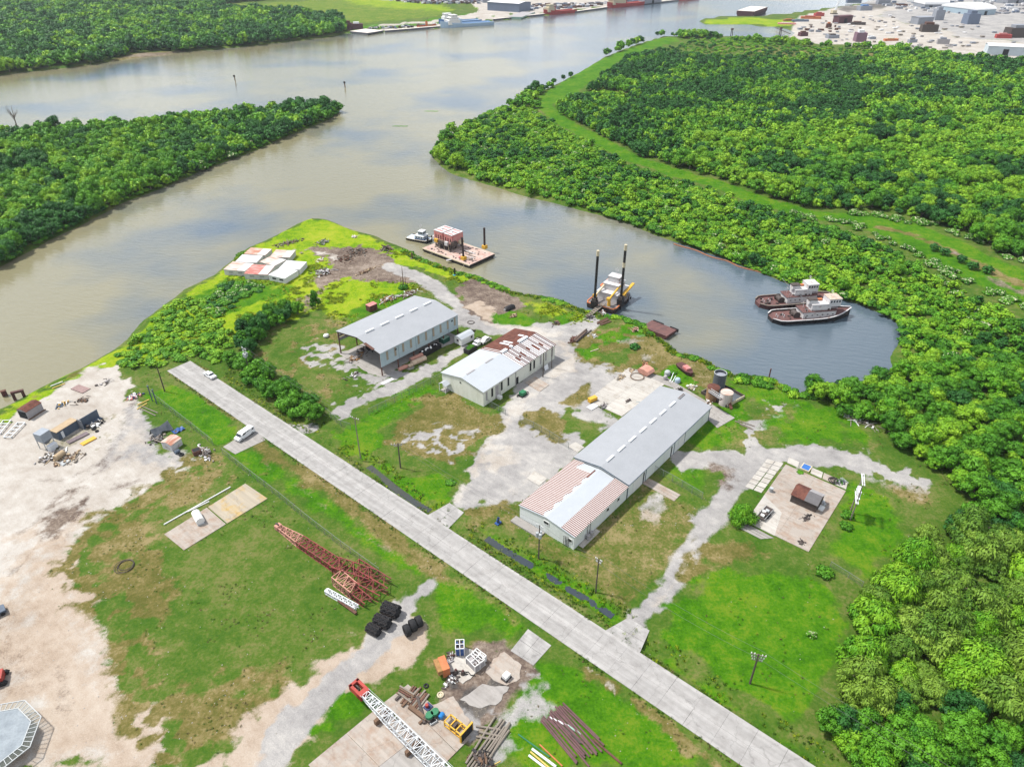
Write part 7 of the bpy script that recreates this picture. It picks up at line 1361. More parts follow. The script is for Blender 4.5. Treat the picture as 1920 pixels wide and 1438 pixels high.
t = item('scrap_pickup', 'stripped white pickup body on the lane between shed and workshop', 'truck', (888, 656), (908, 645)); MB().box(0, 2.0, 0, 1.8, .5, 1.1).build('bonnet', M_CARW, t); MB().box(2.0, 3.4, .05, 1.75, .5, 1.8).build('cab', M_CARW, t); MB().box(3.4, 5.0, 0, 1.8, .5, 1.0).build('bed', M_STEEL, t)
for x in (.8, 4.2):
    for y in (0, 1.8): MB().cyl((x, y - .12, .4), (x, y + .12, .4), .4, n=12).build('wheel', M_TYRE, t)
MB().box(3.42, 3.46, .2, 1.6, 1.2, 1.75).box(1.95, 1.99, .2, 1.6, 1.2, 1.7).build('windscreen', M_GLASS, t)
t = item('scrap_suv', 'stripped pale car body behind the white pickup', 'car', (906, 648), (922, 638)); MB().loft([[(x, y, z) for x, z in ((0, .4), (0, 1.0), (1.0, 1.1), (1.5, 1.7), (3.2, 1.7), (3.8, 1.05), (4.4, .9), (4.4, .4))] for y in (0, 1.7)]).build('body', M_TUGW, t)
for x in (.8, 3.6):
    for y in (0, 1.7): MB().cyl((x, y - .12, .35), (x, y + .12, .35), .36, n=12).build('wheel', M_TYRE, t)
for y in (-.02, 1.72): MB().cbox((2.3, y, 1.4), (1.4, .04, .4)).build('side_window', M_GLASS, t)
heap('black and white car parts behind the stripped bodies', (898, 640), 3.6, 2.2, 1.0, 50, [M_HULLB, M_WHITE, M_STEEL], 31); heap('small dark junk beyond the white cabin', (884, 622), 1.6, 1.2, .4, 14, [M_STEEL, M_HULLB], 32)
t = item('planted_skip', 'black trough overgrown with green weeds beside the workshop roof', 'skip', (879, 666), (897, 655)); MB().box(0, 4.0, 0, 2.2, 0, 1.6).build('body', M_HULLB, t); o = put('weeds', KIND['shrub_b_mid'][0][0], t, (2.0, 1.1, 1.3)); o.scale = (1.9, 1.1, .7)
solo(MB().torus((0, 0, .06), (0, 0, 1), 1.2, .1, 20, 5).torus((.1, .1, .1), (0, 0, 1), 1.0, .06, 20, 4), 'hoop_ring', M_STEEL, 'dark ring lying on the gravel lane near the cabin', 'ring', (883, 605))
t, L = lbox('red_container', 'small red container half hidden behind the open shed', 'container', (694, 586), (708, 580), 2.2, 2.2, M_RUST, M_PINKH); MB().box(-.05, -.01, .2, 2.0, .1, 2.0).build('door', M_RBEAM, t)
heap('orange and grey timber scrap behind the open shed', (728, 562), 6, 2.2, .8, 60, [M_OCH, M_TIMB, M_WHITE, M_TIMBB], 33, lmax=4); heap('rusty scrap and sheets beyond the shed roof', (768, 552), 6, 2.4, .9, 60, [M_RBEAM, M_WHITE, M_TIMB, M_TIMBB], 34, lmax=4); heap('wood and rubbish inside the near end of the open shed', (668, 672), 6, 3, .6, 60, [M_TIMBB, M_TIMB, M_GREYSH, M_OCH], 35, lmax=3); heap('dark junk deep under the open shed', (690, 655), 6, 3, 1.2, 50, [M_STEEL, M_HULLB, M_RBEAM], 36); heap('white scrap with a post before the open shed', (662, 705), 4, 2, .4, 30, [M_WHITE, M_GREYSH, M_STEEL], 37)
t = item('white_bag', 'round white bag on the grass left of the open shed', 'bag', (612, 632)); MB().loft([[(1.1 * q * math.cos(a), .9 * q * math.sin(a), z) for a in [2 * math.pi * j / 9 for j in range(9)]] for z, q in ((0, .7), (.5, 1), (.95, .8), (1.15, .25))]).build('sack', M_WHITE, t, True); MB().cyl((0, 0, 1.1), (.1, 0, 1.3), .12, n=6).build('knot', M_GREYSH, t)
solo(MB().box(0, 4.2, 0, 1.3, 0, .12).box(0, 4.2, .5, .6, .12, .16), 'white_sheet', M_BRIGHT, 'white sheet lying on the gravel track before the shed', 'sheet', (718, 722), (735, 714))
# on the point
heap('long rotten timber stack on the far left of the point', (545, 456), 3, 10, .8, 50, [M_TIMBB, M_TIMB, M_STEEL], 41, lmax=5, rz=R(-50)); heap('brush and scrap pile in green weeds on the point', (605, 456), 5, 4, 1.0, 60, [M_TIMB, LM['a_dark'], M_GREYSH], 42); heap('white scrap machinery heap beside the dirt patch on the point', (606, 512), 6, 6, 1.2, 90, [M_WHITE, M_GREYSH, M_TIMBB, M_STEEL], 43, lmax=3); heap('small white rubbish on the grass by the dirt patch', (602, 489), 3, 3, .6, 26, [M_WHITE, M_TAN], 44); heap('left brown brush heap on the bare dirt', (648, 486), 6, 5, 1.0, 90, [M_TIMBB, M_TIMB, M_RBEAM], 45, thin=.14); heap('right brown brush heap on the bare dirt', (668, 474), 8, 6, 1.1, 120, [M_TIMBB, M_TIMB, M_STEEL], 46, thin=.14)
heap('dark log pile on the right side of the point', (726, 467), 4, 4, 1.6, 60, [M_TIMBB, M_STEEL, M_TIMB], 47, lmax=3, thin=.4); heap('low stick row across the bare dirt', (688, 509), 8, 1.6, .5, 60, [M_TIMBB, M_TAN], 48, thin=.14); heap('pale rubble near the tip of the point', (665, 445), 3, 2, .4, 26, [M_WHITE, M_TAN], 49)
A = P(757, 541); t = thing('dead_snag', 'dead trunk snag with vines beside the gravel lane', 'snag', A, 0); hh = HT((757, 541), (757, 500)); MB().cyl((0, 0, 0), (0, 0, hh), .22, .08, 7).build('trunk', M_TIMBB, t); MB().cyl((.8, .2, 0), (.8, .3, hh * .55), .14, .08, 6).cyl((-.9, .1, 0), (-.9, .1, hh * .5), .12, .07, 6).build('stub', M_TIMBB, t); o = put('vine', KIND['shrub_b_mid'][1][0], t); o.scale = (1.9, 1.9, 1.6)
for a, b, m, lab in (((773, 485), (773, 474), M_TIMBB, 'weathered mooring stump on the bright grass bank'), ((853, 516), (853, 503), M_HULLB, 'black mooring bollard with a blue foot on the bank')):
    h = HT(a, b); t = item('bollard', lab, 'bollard', a); MB().cyl((0, 0, 0), (0, 0, h), .3, .27, 8).build('shaft', m, t); MB().box(-.8, .8, -.6, .6, 0, .2).build('foot', mat('cyan_foot', (.03, .24, .30), .6, .2) if m is M_HULLB else M_TIMB, t)
t = item('black_tank', 'black overturned tank in the weeds by the dark soil', 'tank', (947, 583), (966, 575)); MB().loft([[(x, w_ * math.cos(a), .2 + 1.1 * abs(math.sin(a)) * w_) for a in [math.pi * k / 8 for k in range(9)]] for x, w_ in ((0, .7), (.5, 1.1), (3.4, 1.15), (4.2, .8))]).build('shell', M_HULLB, t); MB().box(-.3, .1, -.4, .4, 0, .7).build('rim', M_GREYSH, t)
heap('rubble in the green island by the black tank', (963, 593), 2.6, 1.4, .4, 24, [M_TAN, M_TIMBB], 51); heap('dark stump scrap in the small grass island', (1045, 606), 2.6, 1.4, .8, 24, [M_TIMBB, M_STEEL], 52)
stack('brown rail in the pile by the lift boat gangway', (1118, 606), (1140, 597), 6, .25, .25, [M_RBEAM, M_TIMBB], -.45, 1, 11, 'rusty_rail', 'rail', 'rusty rails by the gangway'); stack('dark timber in the pile beside the gravel yard bend', (1075, 640), (1100, 618), 8, .3, .3, [M_TIMBB, M_STEEL], -.4, 2, 12, 'dark_timber', 'timber', 'dark timbers by the gravel bend')
heap('red brown scrap iron at the gravel bend', (1075, 638), 3.4, 1.6, .6, 36, [M_RBEAM, M_HULLR], 53); heap('black tyre and machine scrap at the gangway foot', (1106, 596), 2.4, 1.8, .7, 30, [M_HULLB, M_GREYSH, M_STEEL], 54); heap('white and rusty scrap behind the gangway', (1128, 588), 3, 2, .8, 30, [M_WHITE, M_RBEAM, M_TIMB], 55); heap('white thin rods beside the dark timbers', (1112, 630), 2, 3, .3, 14, [M_WHITE, M_GREYSH], 56, lmax=3, thin=.12); heap('small pinkish wreck on the grass by the rust barge', (1192, 620), 2.4, 1.8, 1.2, 26, [M_CREAM, M_SALM, M_RBEAM], 57)
# on the right pad
t = item('boat_trailer', 'grey trailer loaded with machine parts on the white slabs', 'trailer', (1432, 980), (1452, 958), z=.15); MB().box(0, 4.8, 0, 1.9, .5, .65).build('bed', M_STEEL, t)
for y in (0, 1.9): MB().beam((0, y, .9), (4.8, y, .9), .08).build('side_rail', M_GALV, t)
for x in (1.8, 2.7):
    for y in (-.1, 2.0): MB().cyl((x, y - .1, .35), (x, y + .1, .35), .35, n=12).build('wheel', M_TYRE, t)
for x, y, m in ((.8, .9, M_WHITE), (1.6, .6, M_STEEL), (2.2, 1.2, M_WHITE), (3.0, .8, M_GALV)): MB().cyl((x, y - .4, 1.0), (x, y + .4, 1.0), .38, n=10).build('machine_part', m, t)
MB().beam((-1.4, .95, .45), (0, .95, .55), .12).build('drawbar', M_STEEL, t)
t = item('blue_basin', 'blue water filled basin in the pad top strip', 'basin', (1499, 879), (1511, 884)); MB().box(0, 2.3, 0, 2.6, -.05, .35).build('rim', M_CREAM, t); MB().box(.25, 2.05, .25, 2.35, .35, .37).build('water', mat('blue_water', (.03, .12, .36), .12, .2), t)
t = item('steel_barrel', 'grey steel barrel at the left side of the stained pad', 'barrel', (1445, 922), z=.14); MB().cyl((0, 0, 0), (0, 0, 1.1), .45, n=14).build('shell', M_GALV, t); MB().torus((0, 0, .4), (0, 0, 1), .45, .04, 14, 4).torus((0, 0, .8), (0, 0, 1), .45, .04, 14, 4).build('hoop', M_STEEL, t)
t = item('cable_spool', 'dark wheel of cable on the far strip of the pad', 'cable', (1563, 902), z=.12); MB().torus((0, 0, .12), (0, 0, 1), 1.2, .12, 20, 5).torus((0, 0, .2), (0, 0, 1), .8, .1, 18, 5).build('cable', M_HULLB, t); MB().beam((-1, 0, .3), (1, 0, .3), .12).beam((0, -1, .3), (0, 1, .3), .12).build('spokes', M_STEEL, t)
heap('dark rings and scrap on the stained pad before the hut', (1512, 972), 2.6, 1.4, .3, 22, [M_STEEL, M_HULLB], 61, thin=.12); heap('bin and weeds at the far pad corner', (1578, 905), 1.8, 1.4, .9, 18, [M_DGREY, LM['b_mid'], M_GALV], 62); heap('white crates beside the hut end', (1540, 944), 1.4, 1.6, .5, 14, [M_WHITE, M_GALV], 63); heap('dark drain scrap near the low pad corner', (1503, 1018), 1.2, .8, .15, 10, [M_STEEL], 64)
heap('pale driftwood poles at the edge of the right wood', (1615, 792), 3, 9, .6, 40, [M_TIMB, M_WHITE], 65, lmax=5, thin=.18, rz=R(50)); heap('brown log heap in the weeds at the wood edge', (1711, 794), 4, 4, 1.2, 50, [M_TIMBB, M_RBEAM], 66, lmax=3)
# single trees and shrubs in the clearing
def single(a, rr_, hh_, k, label): p_ = P(*a); plant(p_.x, p_.y, rr_, hh_, k, 'hedge', label)
single((1390, 975), 3.0, 6.2, 'wy', 'lone bright green willow at the corner of the stained pad'); single((592, 577), 2.0, 6.6, 'tb', 'lone narrow tree at the end of the dark row by the shed'); single((1588, 968), 1.6, 2.6, 'sb', 'shrub growing at the feet of the transformer frame'); single((1586, 988), 1.5, 2.2, 'sb', 'shrub on the lawn below the transformer frame'); single((1521, 1190), 1.0, 1.3, 'f', 'small round bush alone on the bright lawn'); single((1545, 1075), 1.9, 2.6, 'sb', 'dense bush at the sagging fence right of the pad'); single((1190, 652), 1.9, 2.4, 'sa', 'dark round bush on the bank behind the gravel yard'); single((1500, 886), .9, .8, 'sb', 'low hedge tuft beside the blue basin'); single((845, 905), 1.3, 1.2, 'sb', 'weedy bush at the corner of the plot by the drive'); single((1385, 716), 1.6, 2.4, 'sy', 'yellow green shrub behind the storage tanks'); single((1262, 700), 1.2, 1.2, 'sb', 'low weeds beside the overgrown maroon hull')
A = P(34, 245); t = thing('bare_tree', 'bare leafless tree rising above the island wood at left', 'tree', A, 0); hh = HT((34, 245), (37, 200)); MB().cyl((0, 0, 0), (.5, 0, hh * .6), .5, .3, 7).build('trunk', M_TIMB, t); b_ = MB(); rr = random.Random(2)
for k in range(14): an = k * .9; b_.cyl((.4, 0, hh * rr.uniform(.4, .6)), (4.2 * math.cos(an) * rr.uniform(.5, 1), 4.2 * math.sin(an) * rr.uniform(.5, 1), hh * rr.uniform(.75, 1.02)), .2, .06, 5)
b_.build('branches', M_TIMB, t)
single((107, 250), 4.4, 11, 'a', 'tall dark tree standing above the island wood at left')
for k, (a, r_, h_) in enumerate((((992, 182), 4, 8), ((1003, 168), 3.4, 7), ((1038, 158), 2.6, 4.6), ((1056, 150), 2.2, 4.0), ((1070, 146), 2.4, 5), ((1142, 102), 3.0, 4.6), ((1232, 68), 3, 5))): single(a, r_, h_, 'a', 'dark tree number %s from the wood along the river levee' % ('one two three four five six seven'.split()[k]))
# ------------------------------------------------------------------ far yards and quays
M_STEELB = mat('ship_blue', (.075, .17, .36), .5, .15, .05); M_LBLUE = mat('ship_pale_blue', (.33, .45, .58), .5, .1, .05); M_SRED = mat('ship_red', (.33, .050, .045), .6, .15, .05); M_BROWNB = mat('barge_maroon', (.085, .035, .042), .7, .25, .05); M_DECKW = mat('bleached_deck', (.55, .50, .46), .8, .15, .05)
M_SHEDB = mat('blue_grey_shed', (.12, .15, .21), .6, .12, .05); M_SHEDW = mat('far_white_roof', (.60, .60, .61), .6, .06, .05); M_SHEDG = mat('far_grey', (.22, .235, .27), .7, .15, .1); M_QUAY = mat('quay_edge', (.11, .115, .135), .8, .2, .1)
def ship(label, a, b, B, D, hm, dm, hs=(), name='supply_ship', cat='ship', grp=None, rise=2.5, bow=.3, sup=M_WHITE):
    A, hd, L = at(a, b, WZ); t = thing(name, label, cat, (A.x, A.y, WZ), hd, grp); hull(t, L, B, -.5, D, hm, dm, 1.0, None, bow=bow, stern=.05, sr=.9, rise=rise)
    for k, (x0, x1, w_, z1, z0, m) in enumerate(hs): house(t, ('deckhouse', 'upper_deckhouse', 'wheelhouse')[min(k, 2)], L * x0, L * x1, B * w_, z0, z1, m or sup, m or sup, 4 if k else 0, wh=.9)
    if hs: mast(t, L * (hs[-1][0] + .03), 0, hs[-1][3], hs[-1][3] + 8, 2, M_STEEL); MB().box(L * (hs[0][0] - .05), L * hs[0][0] - .2, -B * .3, -B * .15, D, D + 6).box(L * (hs[0][0] - .05), L * hs[0][0] - .2, B * .15, B * .3, D, D + 6).build('funnel', hm, t)
    return t
ship('large pale blue supply ship in front at the far quay', (922, 46.5), (826, 53), 15, 3.2, M_LBLUE, M_STEELB, ((.66, .88, .85, 8, 3.3, None), (.68, .86, .7, 11, 8.1, None), (.70, .82, .6, 14, 11.1, None)), rise=3.5); ship('dark blue supply ship hidden behind the pale blue one', (900, 42.5), (823, 47.5), 13, 3.0, M_STEELB, M_LBLUE, ((.70, .90, .8, 9, 3.1, None), (.72, .88, .6, 13, 9.1, None)), rise=3.5)
ship('small orange red workboat at the far quay left of the blue ships', (784, 54), (818, 51), 6, 1.6, M_ORANGE, M_ORANGE, ((.5, .75, .6, 4.2, 1.7, M_CREAM),), 'work_boat', 'boat', rise=1.2); ship('red offshore ship with a tan house at the far quay', (1077, 24), (1019, 29), 13, 3.5, M_SRED, M_SRED, ((.72, .92, .8, 9, 3.6, M_CREAM), (.74, .88, .6, 13, 9.1, M_CREAM)), rise=3); ship('long red offshore ship further along the far quay', (1203, 9.5), (1138, 16), 14, 4, M_SRED, M_SRED, ((.55, .9, .8, 11, 4.1, M_CREAM), (.7, .88, .6, 15, 11.1, M_CREAM)), rise=3.5); ship('red ship cut off at the far top of the river', (1306, -3), (1272, 2.5), 13, 4, M_SRED, M_SRED, ((.6, .9, .8, 11, 4.1, None),), rise=3)
def fbarge(label, q, h, hm, dm, name='far_barge', cat='barge', z=WZ):
    c = [P(a, b, z) for a, b in sp(q)]; o = c[0].copy(); d = c[1] - c[0]; hd = math.atan2(d.y, d.x); L = d.length; Bv = c[2] - c[1]; B = abs(Bv.x * -math.sin(hd) + Bv.y * math.cos(hd)); t = thing(name, label, cat, o, hd)
    MB().loft([[(x, 0, z0), (x, B, z0), (x, B, h), (x, 0, h)] for x, z0 in ((0, h * .5), (L * .08, -.3), (L * .92, -.3), (L, h * .5))]).build('hull', hm, t); MB().box(.2, L - .2, .2, B - .2, h + .005, h + .15).build('deck', dm, t); return t
fbarge('long maroon barge with a bleached deck beside the green spit', '1380,31 1413,33 1472,26', 7.0, M_BROWNB, M_DECKW); fbarge('low pale green flat barge at the far quay', '952,36 978,37 1022,28', 2.6, M_GPIPE, M_GREYSH); fbarge('white flat barge end at the left of the far quay', '656,63 690,66.5 724,62', 2.2, M_QUAY, M_DECKW)
# quay walls
for s, lab in (('722,61.5 760,58.5 824,53', 'dark quay wall left of the blue ships'), ('925,39.5 955,36.5 1020,29.5', 'dark quay wall between blue and red ships'), ('1078,25 1110,20.5 1138,16.5', 'dark quay wall between the two red ships'), ('1205,9.5 1240,6 1272,2.5', 'dark quay wall at the far end of the river')):
    pts = [P(a, b, WZ) for a, b in sp(s)]; o = pts[0].copy(); t = thing('quay_wall', lab, 'quay', o, 0); w_ = MB(); cp_ = MB()
    for a, b in zip(pts[:-1], pts[1:]): w_.beam(a - o + Vector((0, 0, .9)), b - o + Vector((0, 0, .9)), 1.5, 2.4); cp_.beam(a - o + Vector((0, 1.5, 2.2)), b - o + Vector((0, 1.5, 2.2)), 5, .2)
    w_.build('face', M_QUAY, t); cp_.build('coping', M_DECKW, t)
def fshed(label, a, b, W, H, rise, wm, rm, name='far_shed', cat='shed', arch=False, doors=1):
    A, hd, L = at(a, b); t = thing(name, label, cat, A, hd)
    if arch:
        MB().box(0, L, 0, W, 0, H).build('wall', wm, t); MB().loft([[(x, W / 2 - W / 2 * 1.02 * math.cos(math.pi * k / 10), H + .02 + rise * math.sin(math.pi * k / 10)) for k in range(11)] for x in (-.5, L + .5)]).build('roof', rm, t)
    else: gwalls(t, 0, L, W, H, rise, wm); r_ = slope(t, 'roof', -.5, L + .5, -.5, W / 2, H, H + rise + .1, rm, .3); slope(t, 'roof_sheet', -.5, L + .5, W + .5, W / 2, H, H + rise + .1, rm, .3, r_)
    for k in range(doors): x = L * (k + .5) / doors; MB().box(x - 2.5, x + 2.5, -.15, -.02, 0, H * .7).build('door', M_DARK, t)
    return t
fshed('blue grey long shed with white roof behind the far quay', (914, 20), (973, 24), 34, 11, 1.5, M_SHEDB, M_SHEDW, doors=0); fshed('pale blue shed with white roof at the right edge beyond the wood', (1849, 103), (1990, 110), 18, 8, 1.5, mat('far_pale_wall', (.42, .48, .52), .6, .12, .1), M_SHEDW, doors=2); fshed('domed white roof hall in the far right yard', (1733, 16), (1778, 16), 36, 5, 9, M_SHEDG, M_SHEDW, arch=True, doors=2); fshed('long white roofed hall with red and blue walls in the far yard', (1829, 30), (1865, 28), 60, 7, 6, mat('far_blue_wall', (.28, .36, .42), .6, .1), M_SHEDW, arch=True); fshed('grey block shed in the middle of the far yard', (1720, 47), (1748, 46), 14, 8, .5, M_SHEDG, M_SHEDG, doors=0); fshed('maroon block shed near the far yard crane', (1572, 45), (1597, 43), 10, 8, .5, M_BROWNB, M_BROWNB, doors=1); fshed('low white shed behind the far parking rows', (1888, 8), (1925, 6), 20, 6, 1, M_SHEDG, M_SHEDW)
fshed('white shed on the far bank near the top middle', (905, 6), (955, 5), 20, 8, 1, M_SHEDG, M_SHEDW); fshed('far grey store between the red ships', (1160, 5), (1195, 3), 16, 8, 1, M_SHEDG, M_SHEDG); fshed('grey floating dock house beyond the long red ship', (1208, 8), (1240, 5), 14, 9, .4, M_SHEDG, M_GREYSH)
# far yard blocks, hulls and containers
rr = random.Random(77)
def block(name, label, cat, a, L, W, H, m, top=None, rz=0.0, taper=.85):
    t = item(name, label, cat, a, rz=rz); MB().loft([[(-L / 2, -W / 2, 0), (L / 2, -W / 2, 0), (L / 2, W / 2, 0), (-L / 2, W / 2, 0)][::-1], [(-L / 2, -W / 2 * taper, H), (L / 2, -W / 2 * taper, H), (L / 2, W / 2 * taper, H), (-L / 2, W / 2 * taper, H)][::-1]]).build('body', m, t); MB().box(-L * .3, L * .2, -W * .3, W * .3, H + .01, H + H * .3).build('top', top or m, t); return t
for a, L, Wd_, H, m, tp, lab, nm, ct in (((670, 55), 14, 9, 6, M_BROWNB, M_SHEDW, 'maroon wheelhouse block with a white top at the left end of the quay', 'wheelhouse_block', 'boat block'), ((655, 57), 7, 7, 8, M_BROWNB, M_RBEAM, 'dark maroon hull end beside the wheelhouse block', 'hull_section', 'hull'), ((1611, 78), 11, 12, 9, mat('mauve_hull', (.17, .10, .13), .7, .2), M_SHEDW, 'mauve pushboat on land facing the camera in the far yard', 'landed_pushboat', 'boat'), ((1560, 72), 14, 7, 3.5, M_SHEDG, M_STEEL, 'low grey barge block left of the mauve pushboat', 'landed_barge', 'barge'), ((1740, 60), 18, 12, 8, M_STEEL, M_RBEAM, 'dark hull under construction in the middle of the far yard', 'hull_section', 'hull'), ((1757, 38), 12, 10, 12, M_SHEDG, M_SHEDG, 'tall grey upturned hull block in the far yard', 'hull_section', 'hull'), ((1818, 45), 16, 14, 12, M_SHEDB, M_SHEDB, 'dark blue upturned hull block in the far yard', 'hull_section', 'hull'), ((1905, 70), 26, 14, 10, M_STEEL, M_SHEDG, 'dark hull at the right edge of the far yard', 'hull_section', 'hull'), ((1880, 72), 16, 6, 4, M_SRED, M_PINKH, 'red and white boat lying at the right edge of the far yard', 'landed_boat', 'boat'), ((1670, 77), 16, 4, 2.2, M_ORANGE, M_CREAM, 'long low orange boat near the wood edge in the far yard', 'landed_boat', 'boat'), ((1635, 74), 7, 4, 2.5, M_SHEDG, M_WHITE, 'small grey boat beside the mauve pushboat', 'landed_boat', 'boat'), ((1710, 80), 10, 4, 3, M_SHEDG, M_STEEL, 'grey bin by the wood edge in the far yard', 'steel_bin', 'bin'), ((1767, 83), 12, 5, 5, M_GREYSH, M_SHEDG, 'grey container by the wood edge in the far yard', 'container', 'container'), ((1505, 68), 10, 6, 4, M_BROWNB, M_RBEAM, 'maroon block at the end of the far inlet', 'steel_block', 'block'), ((1520, 36), 26, 5, 3, M_ORANGE, M_SRED, 'long orange rack of steel in the far yard', 'steel_rack', 'rack'), ((1535, 31), 14, 5, 4, M_SRED, M_SRED, 'red block behind the orange rack in the far yard', 'steel_block', 'block'), ((1500, 41), 22, 4, 2.4, M_SHEDB, M_GPIPE, 'blue and green row of boxes in the far yard', 'box_row', 'boxes'), ((1480, 40), 18, 4, 2.2, M_OCH, M_ORANGE, 'ochre deck barge beside the blue boxes', 'landed_barge', 'barge'), ((1475, 46), 22, 6, 1.6, M_PINKH, M_DECKW, 'pink low barge at the root of the green spit', 'landed_barge', 'barge'), ((1553, 53), 6, 4, 5, M_RBEAM, M_ORANGE, 'small rust machine alone on the white yard', 'machine', 'machine'), ((1608, 47), 18, 6, 3, M_STEEL, M_RBEAM, 'dark flat hull beside the maroon block shed', 'landed_hull', 'hull'), ((1620, 20), 20, 10, 6, M_SHEDG, M_STEELB, 'grey blue vessel behind the far crane', 'far_vessel', 'boat'), ((1655, 8), 20, 9, 6, M_SHEDG, M_WHITE, 'pale grey vessel at the far top edge', 'far_vessel', 'boat'), ((1600, 6), 22, 10, 7, M_SHEDB, M_SHEDG, 'dark blue vessel by the far crane top', 'far_vessel', 'boat'), ((1690, 12), 16, 7, 3, M_RBEAM, M_SHEDG, 'brown low vessel at the far top edge', 'far_vessel', 'boat')):
    block(nm, lab, ct, a, L, Wd_, H, m, tp, rr.uniform(-.25, .35))
A = P(1564, 27); t = thing('far_crane', 'white lattice crane boom leaning in the far right yard', 'crane', A, .3); hh = HT((1564, 27), (1574, -8)); lattice(t, 'boom', (0, 0, 3), (9, 4, hh + 4), (1.8, 1.8), (1.2, 1.2), 9, .3, M_VENT); MB().box(-5, 2, -2.5, 2.5, 1.2, 5).build('cab', M_CREAM, t); MB().box(-4.5, 3.5, -3.2, 3.2, 0, 1.2).build('tracks', M_STEEL, t)
for a, lab in (((1371, 70), 'left dolphin frame standing in the far inlet'), ((1462, 68), 'right dolphin frame with a ramp in the far inlet')):
    t = item('dolphin_frame', lab, 'dolphin', a, rz=0)
    for x in (-1.2, 1.2): MB().beam((x, 0, -3), (x * .5, 0, 8), .7).build('pile', M_STEEL, t)
    MB().box(-1.4, 1.4, -1, 1, 7.6, 9).build('head', M_BROWNB, t)
rope('walkway ramp from the far yard to the right dolphin', (1453, 52), 1, (1482, 64), 1, 0, M_STEEL, .5, 'ramp', 'ramp')
# rows of parked things too small to tell apart: one mass each
def specks(label, pgs, n, mats, seed, sz=(2, 6), h=(1, 3.5)):
    pg = pp(pgs); a = np.array(pg); r = np.random.RandomState(seed); o = P(*sp(pgs)[0]); bs_ = [MB() for _ in mats]; k = 0
    while k < n:
        x, y = r.uniform(a[:, 0].min(), a[:, 0].max()), r.uniform(a[:, 1].min(), a[:, 1].max())
        if not inside(np.array([x]), np.array([y]), pg)[0]: continue
        bs_[k % len(mats)].cbox((x - o.x, y - o.y, 1.0), (r.uniform(*sz), r.uniform(1.8, 4), r.uniform(*h)), r.uniform(-.4, .4)); k += 1
    for b, m in zip(bs_, mats): q_ = b.build('yard_clutter', m); q_.location = o; tag(q_, label, 'clutter', kind='stuff')
CM = [M_SHEDW, M_SHEDB, M_STEEL, M_RBEAM, M_SHEDG]
specks('rows of tiny parked vehicles and stores on the far bank', '730,2 900,0 900,8 800,9', 240, CM, 1); specks('tiny stores and vehicles behind the red ships', '960,10 1130,6 1260,-6 1260,-2 1140,11 1000,22', 220, CM, 2, (3, 9)); specks('tiny clutter over the far right yard', '1490,58 1560,26 1700,30 1900,60 1900,95 1700,92 1530,80', 110, [M_SHEDG, M_GREYSH, M_TIMB, M_SHEDW], 3, (2, 6), (.5, 1.6)); specks('thin clutter near the far inlet', '1490,58 1560,26 1600,40 1560,70', 20, [M_SHEDG, M_RBEAM], 13, (2, 8), (.6, 2.6)); specks('tiny parked rows at the far right top', '1640,6 1920,0 1920,26 1840,28 1700,22', 170, [M_SHEDW, M_SHEDG, M_GREYSH, M_SHEDB], 4, (2, 10)); specks('tiny clutter along the far quay', '690,58 820,49 820,46 690,54', 50, CM, 5, (1, 4), (.5, 2))
# ------------------------------------------------------------------ weeds, reeds and stones
def tuft_mesh(name, m, n, seed, spread=.5, h=1.0, wd=.07):
    r = np.random.RandomState(seed); V, F, T = [], [], []
    for k in range(n):
        a, q = r.uniform(0, 6.28), r.uniform(0, spread); b = np.array([q * math.cos(a), q * math.sin(a), 0]); an = r.uniform(0, 6.28); sx = np.array([math.cos(an), math.sin(an), 0]) * wd * r.uniform(.6, 1.5); l = h * r.uniform(.5, 1.1); tip = b + np.array([r.uniform(-.35, .35), r.uniform(-.35, .35), l])
        V += [b - sx, b + sx, tip]; F.append((3 * k, 3 * k + 1, 3 * k + 2)); T += [r.uniform(0, 1)] * 3
    V = np.array(V); N_ = np.tile([0, 0, 1.0], (len(V), 1)) + V * .4; return np_mesh(name, V, np.array(F), [m], N_, np.array(T))
LW = {'y': leaf_mat('weed_yellow', (.15, .27, .003), (.33, .38, .012)), 'g': leaf_mat('weed_green', (.028, .105, .003), (.09, .19, .006)), 'd': leaf_mat('weed_dry', (.075, .075, .018), (.18, .145, .055))}
tsrc = bpy.data.collections.new('weed_sources'); M_STONE = mat('pale_stone', (.27, .25, .23), .9, .2, 2)
def tsource(i, me): o = bpy.data.objects.new('weed_%02d' % i, me); tsrc.objects.link(o)
for i, k in enumerate(('y', 'g', 'd')): tsource(i, tuft_mesh('tuft', LW[k], 34, i))
sv = ICO_V * np.random.RandomState(1).uniform(.7, 1.2, (12, 1)); tsource(3, np_mesh('stone', sv, ICO_F, [M_STONE], None, None))
tsource(4, KIND['shrub_b_mid'][0][0]); tsource(5, KIND['shrub_c_yellow'][0][0])
r = np.random.RandomState(8); fine_ = (np.abs(X) < 112) & (Y > 58) & (Y < 275)
pv = [(px_ > -20) & (px_ < 1940) & (py_ < 1460) for px_, py_, _ in [proj(X, Y, Z)]][0]; fine_ &= pv; land_ok = Z > -.95
built = np.zeros(X.shape, bool)
for s in ('318,694 358,676 1600,1490 1480,1510', '1076,845 1240,715 1335,770 1180,925 1080,1030 975,970', '828,728 906,765 1045,668 970,620', '630,655 718,708 862,636 785,560', '420,505 472,462 560,470 578,492 536,525', '308,1002 460,907 502,935 345,1032', '1396,978 1472,868 1588,921 1516,1036', '1100,751 1179,690 1378,784 1345,803', '578,1434 765,1283 884,1382 860,1475'):
    built |= sdf_box(X, Y, pp(s), 3) > 0
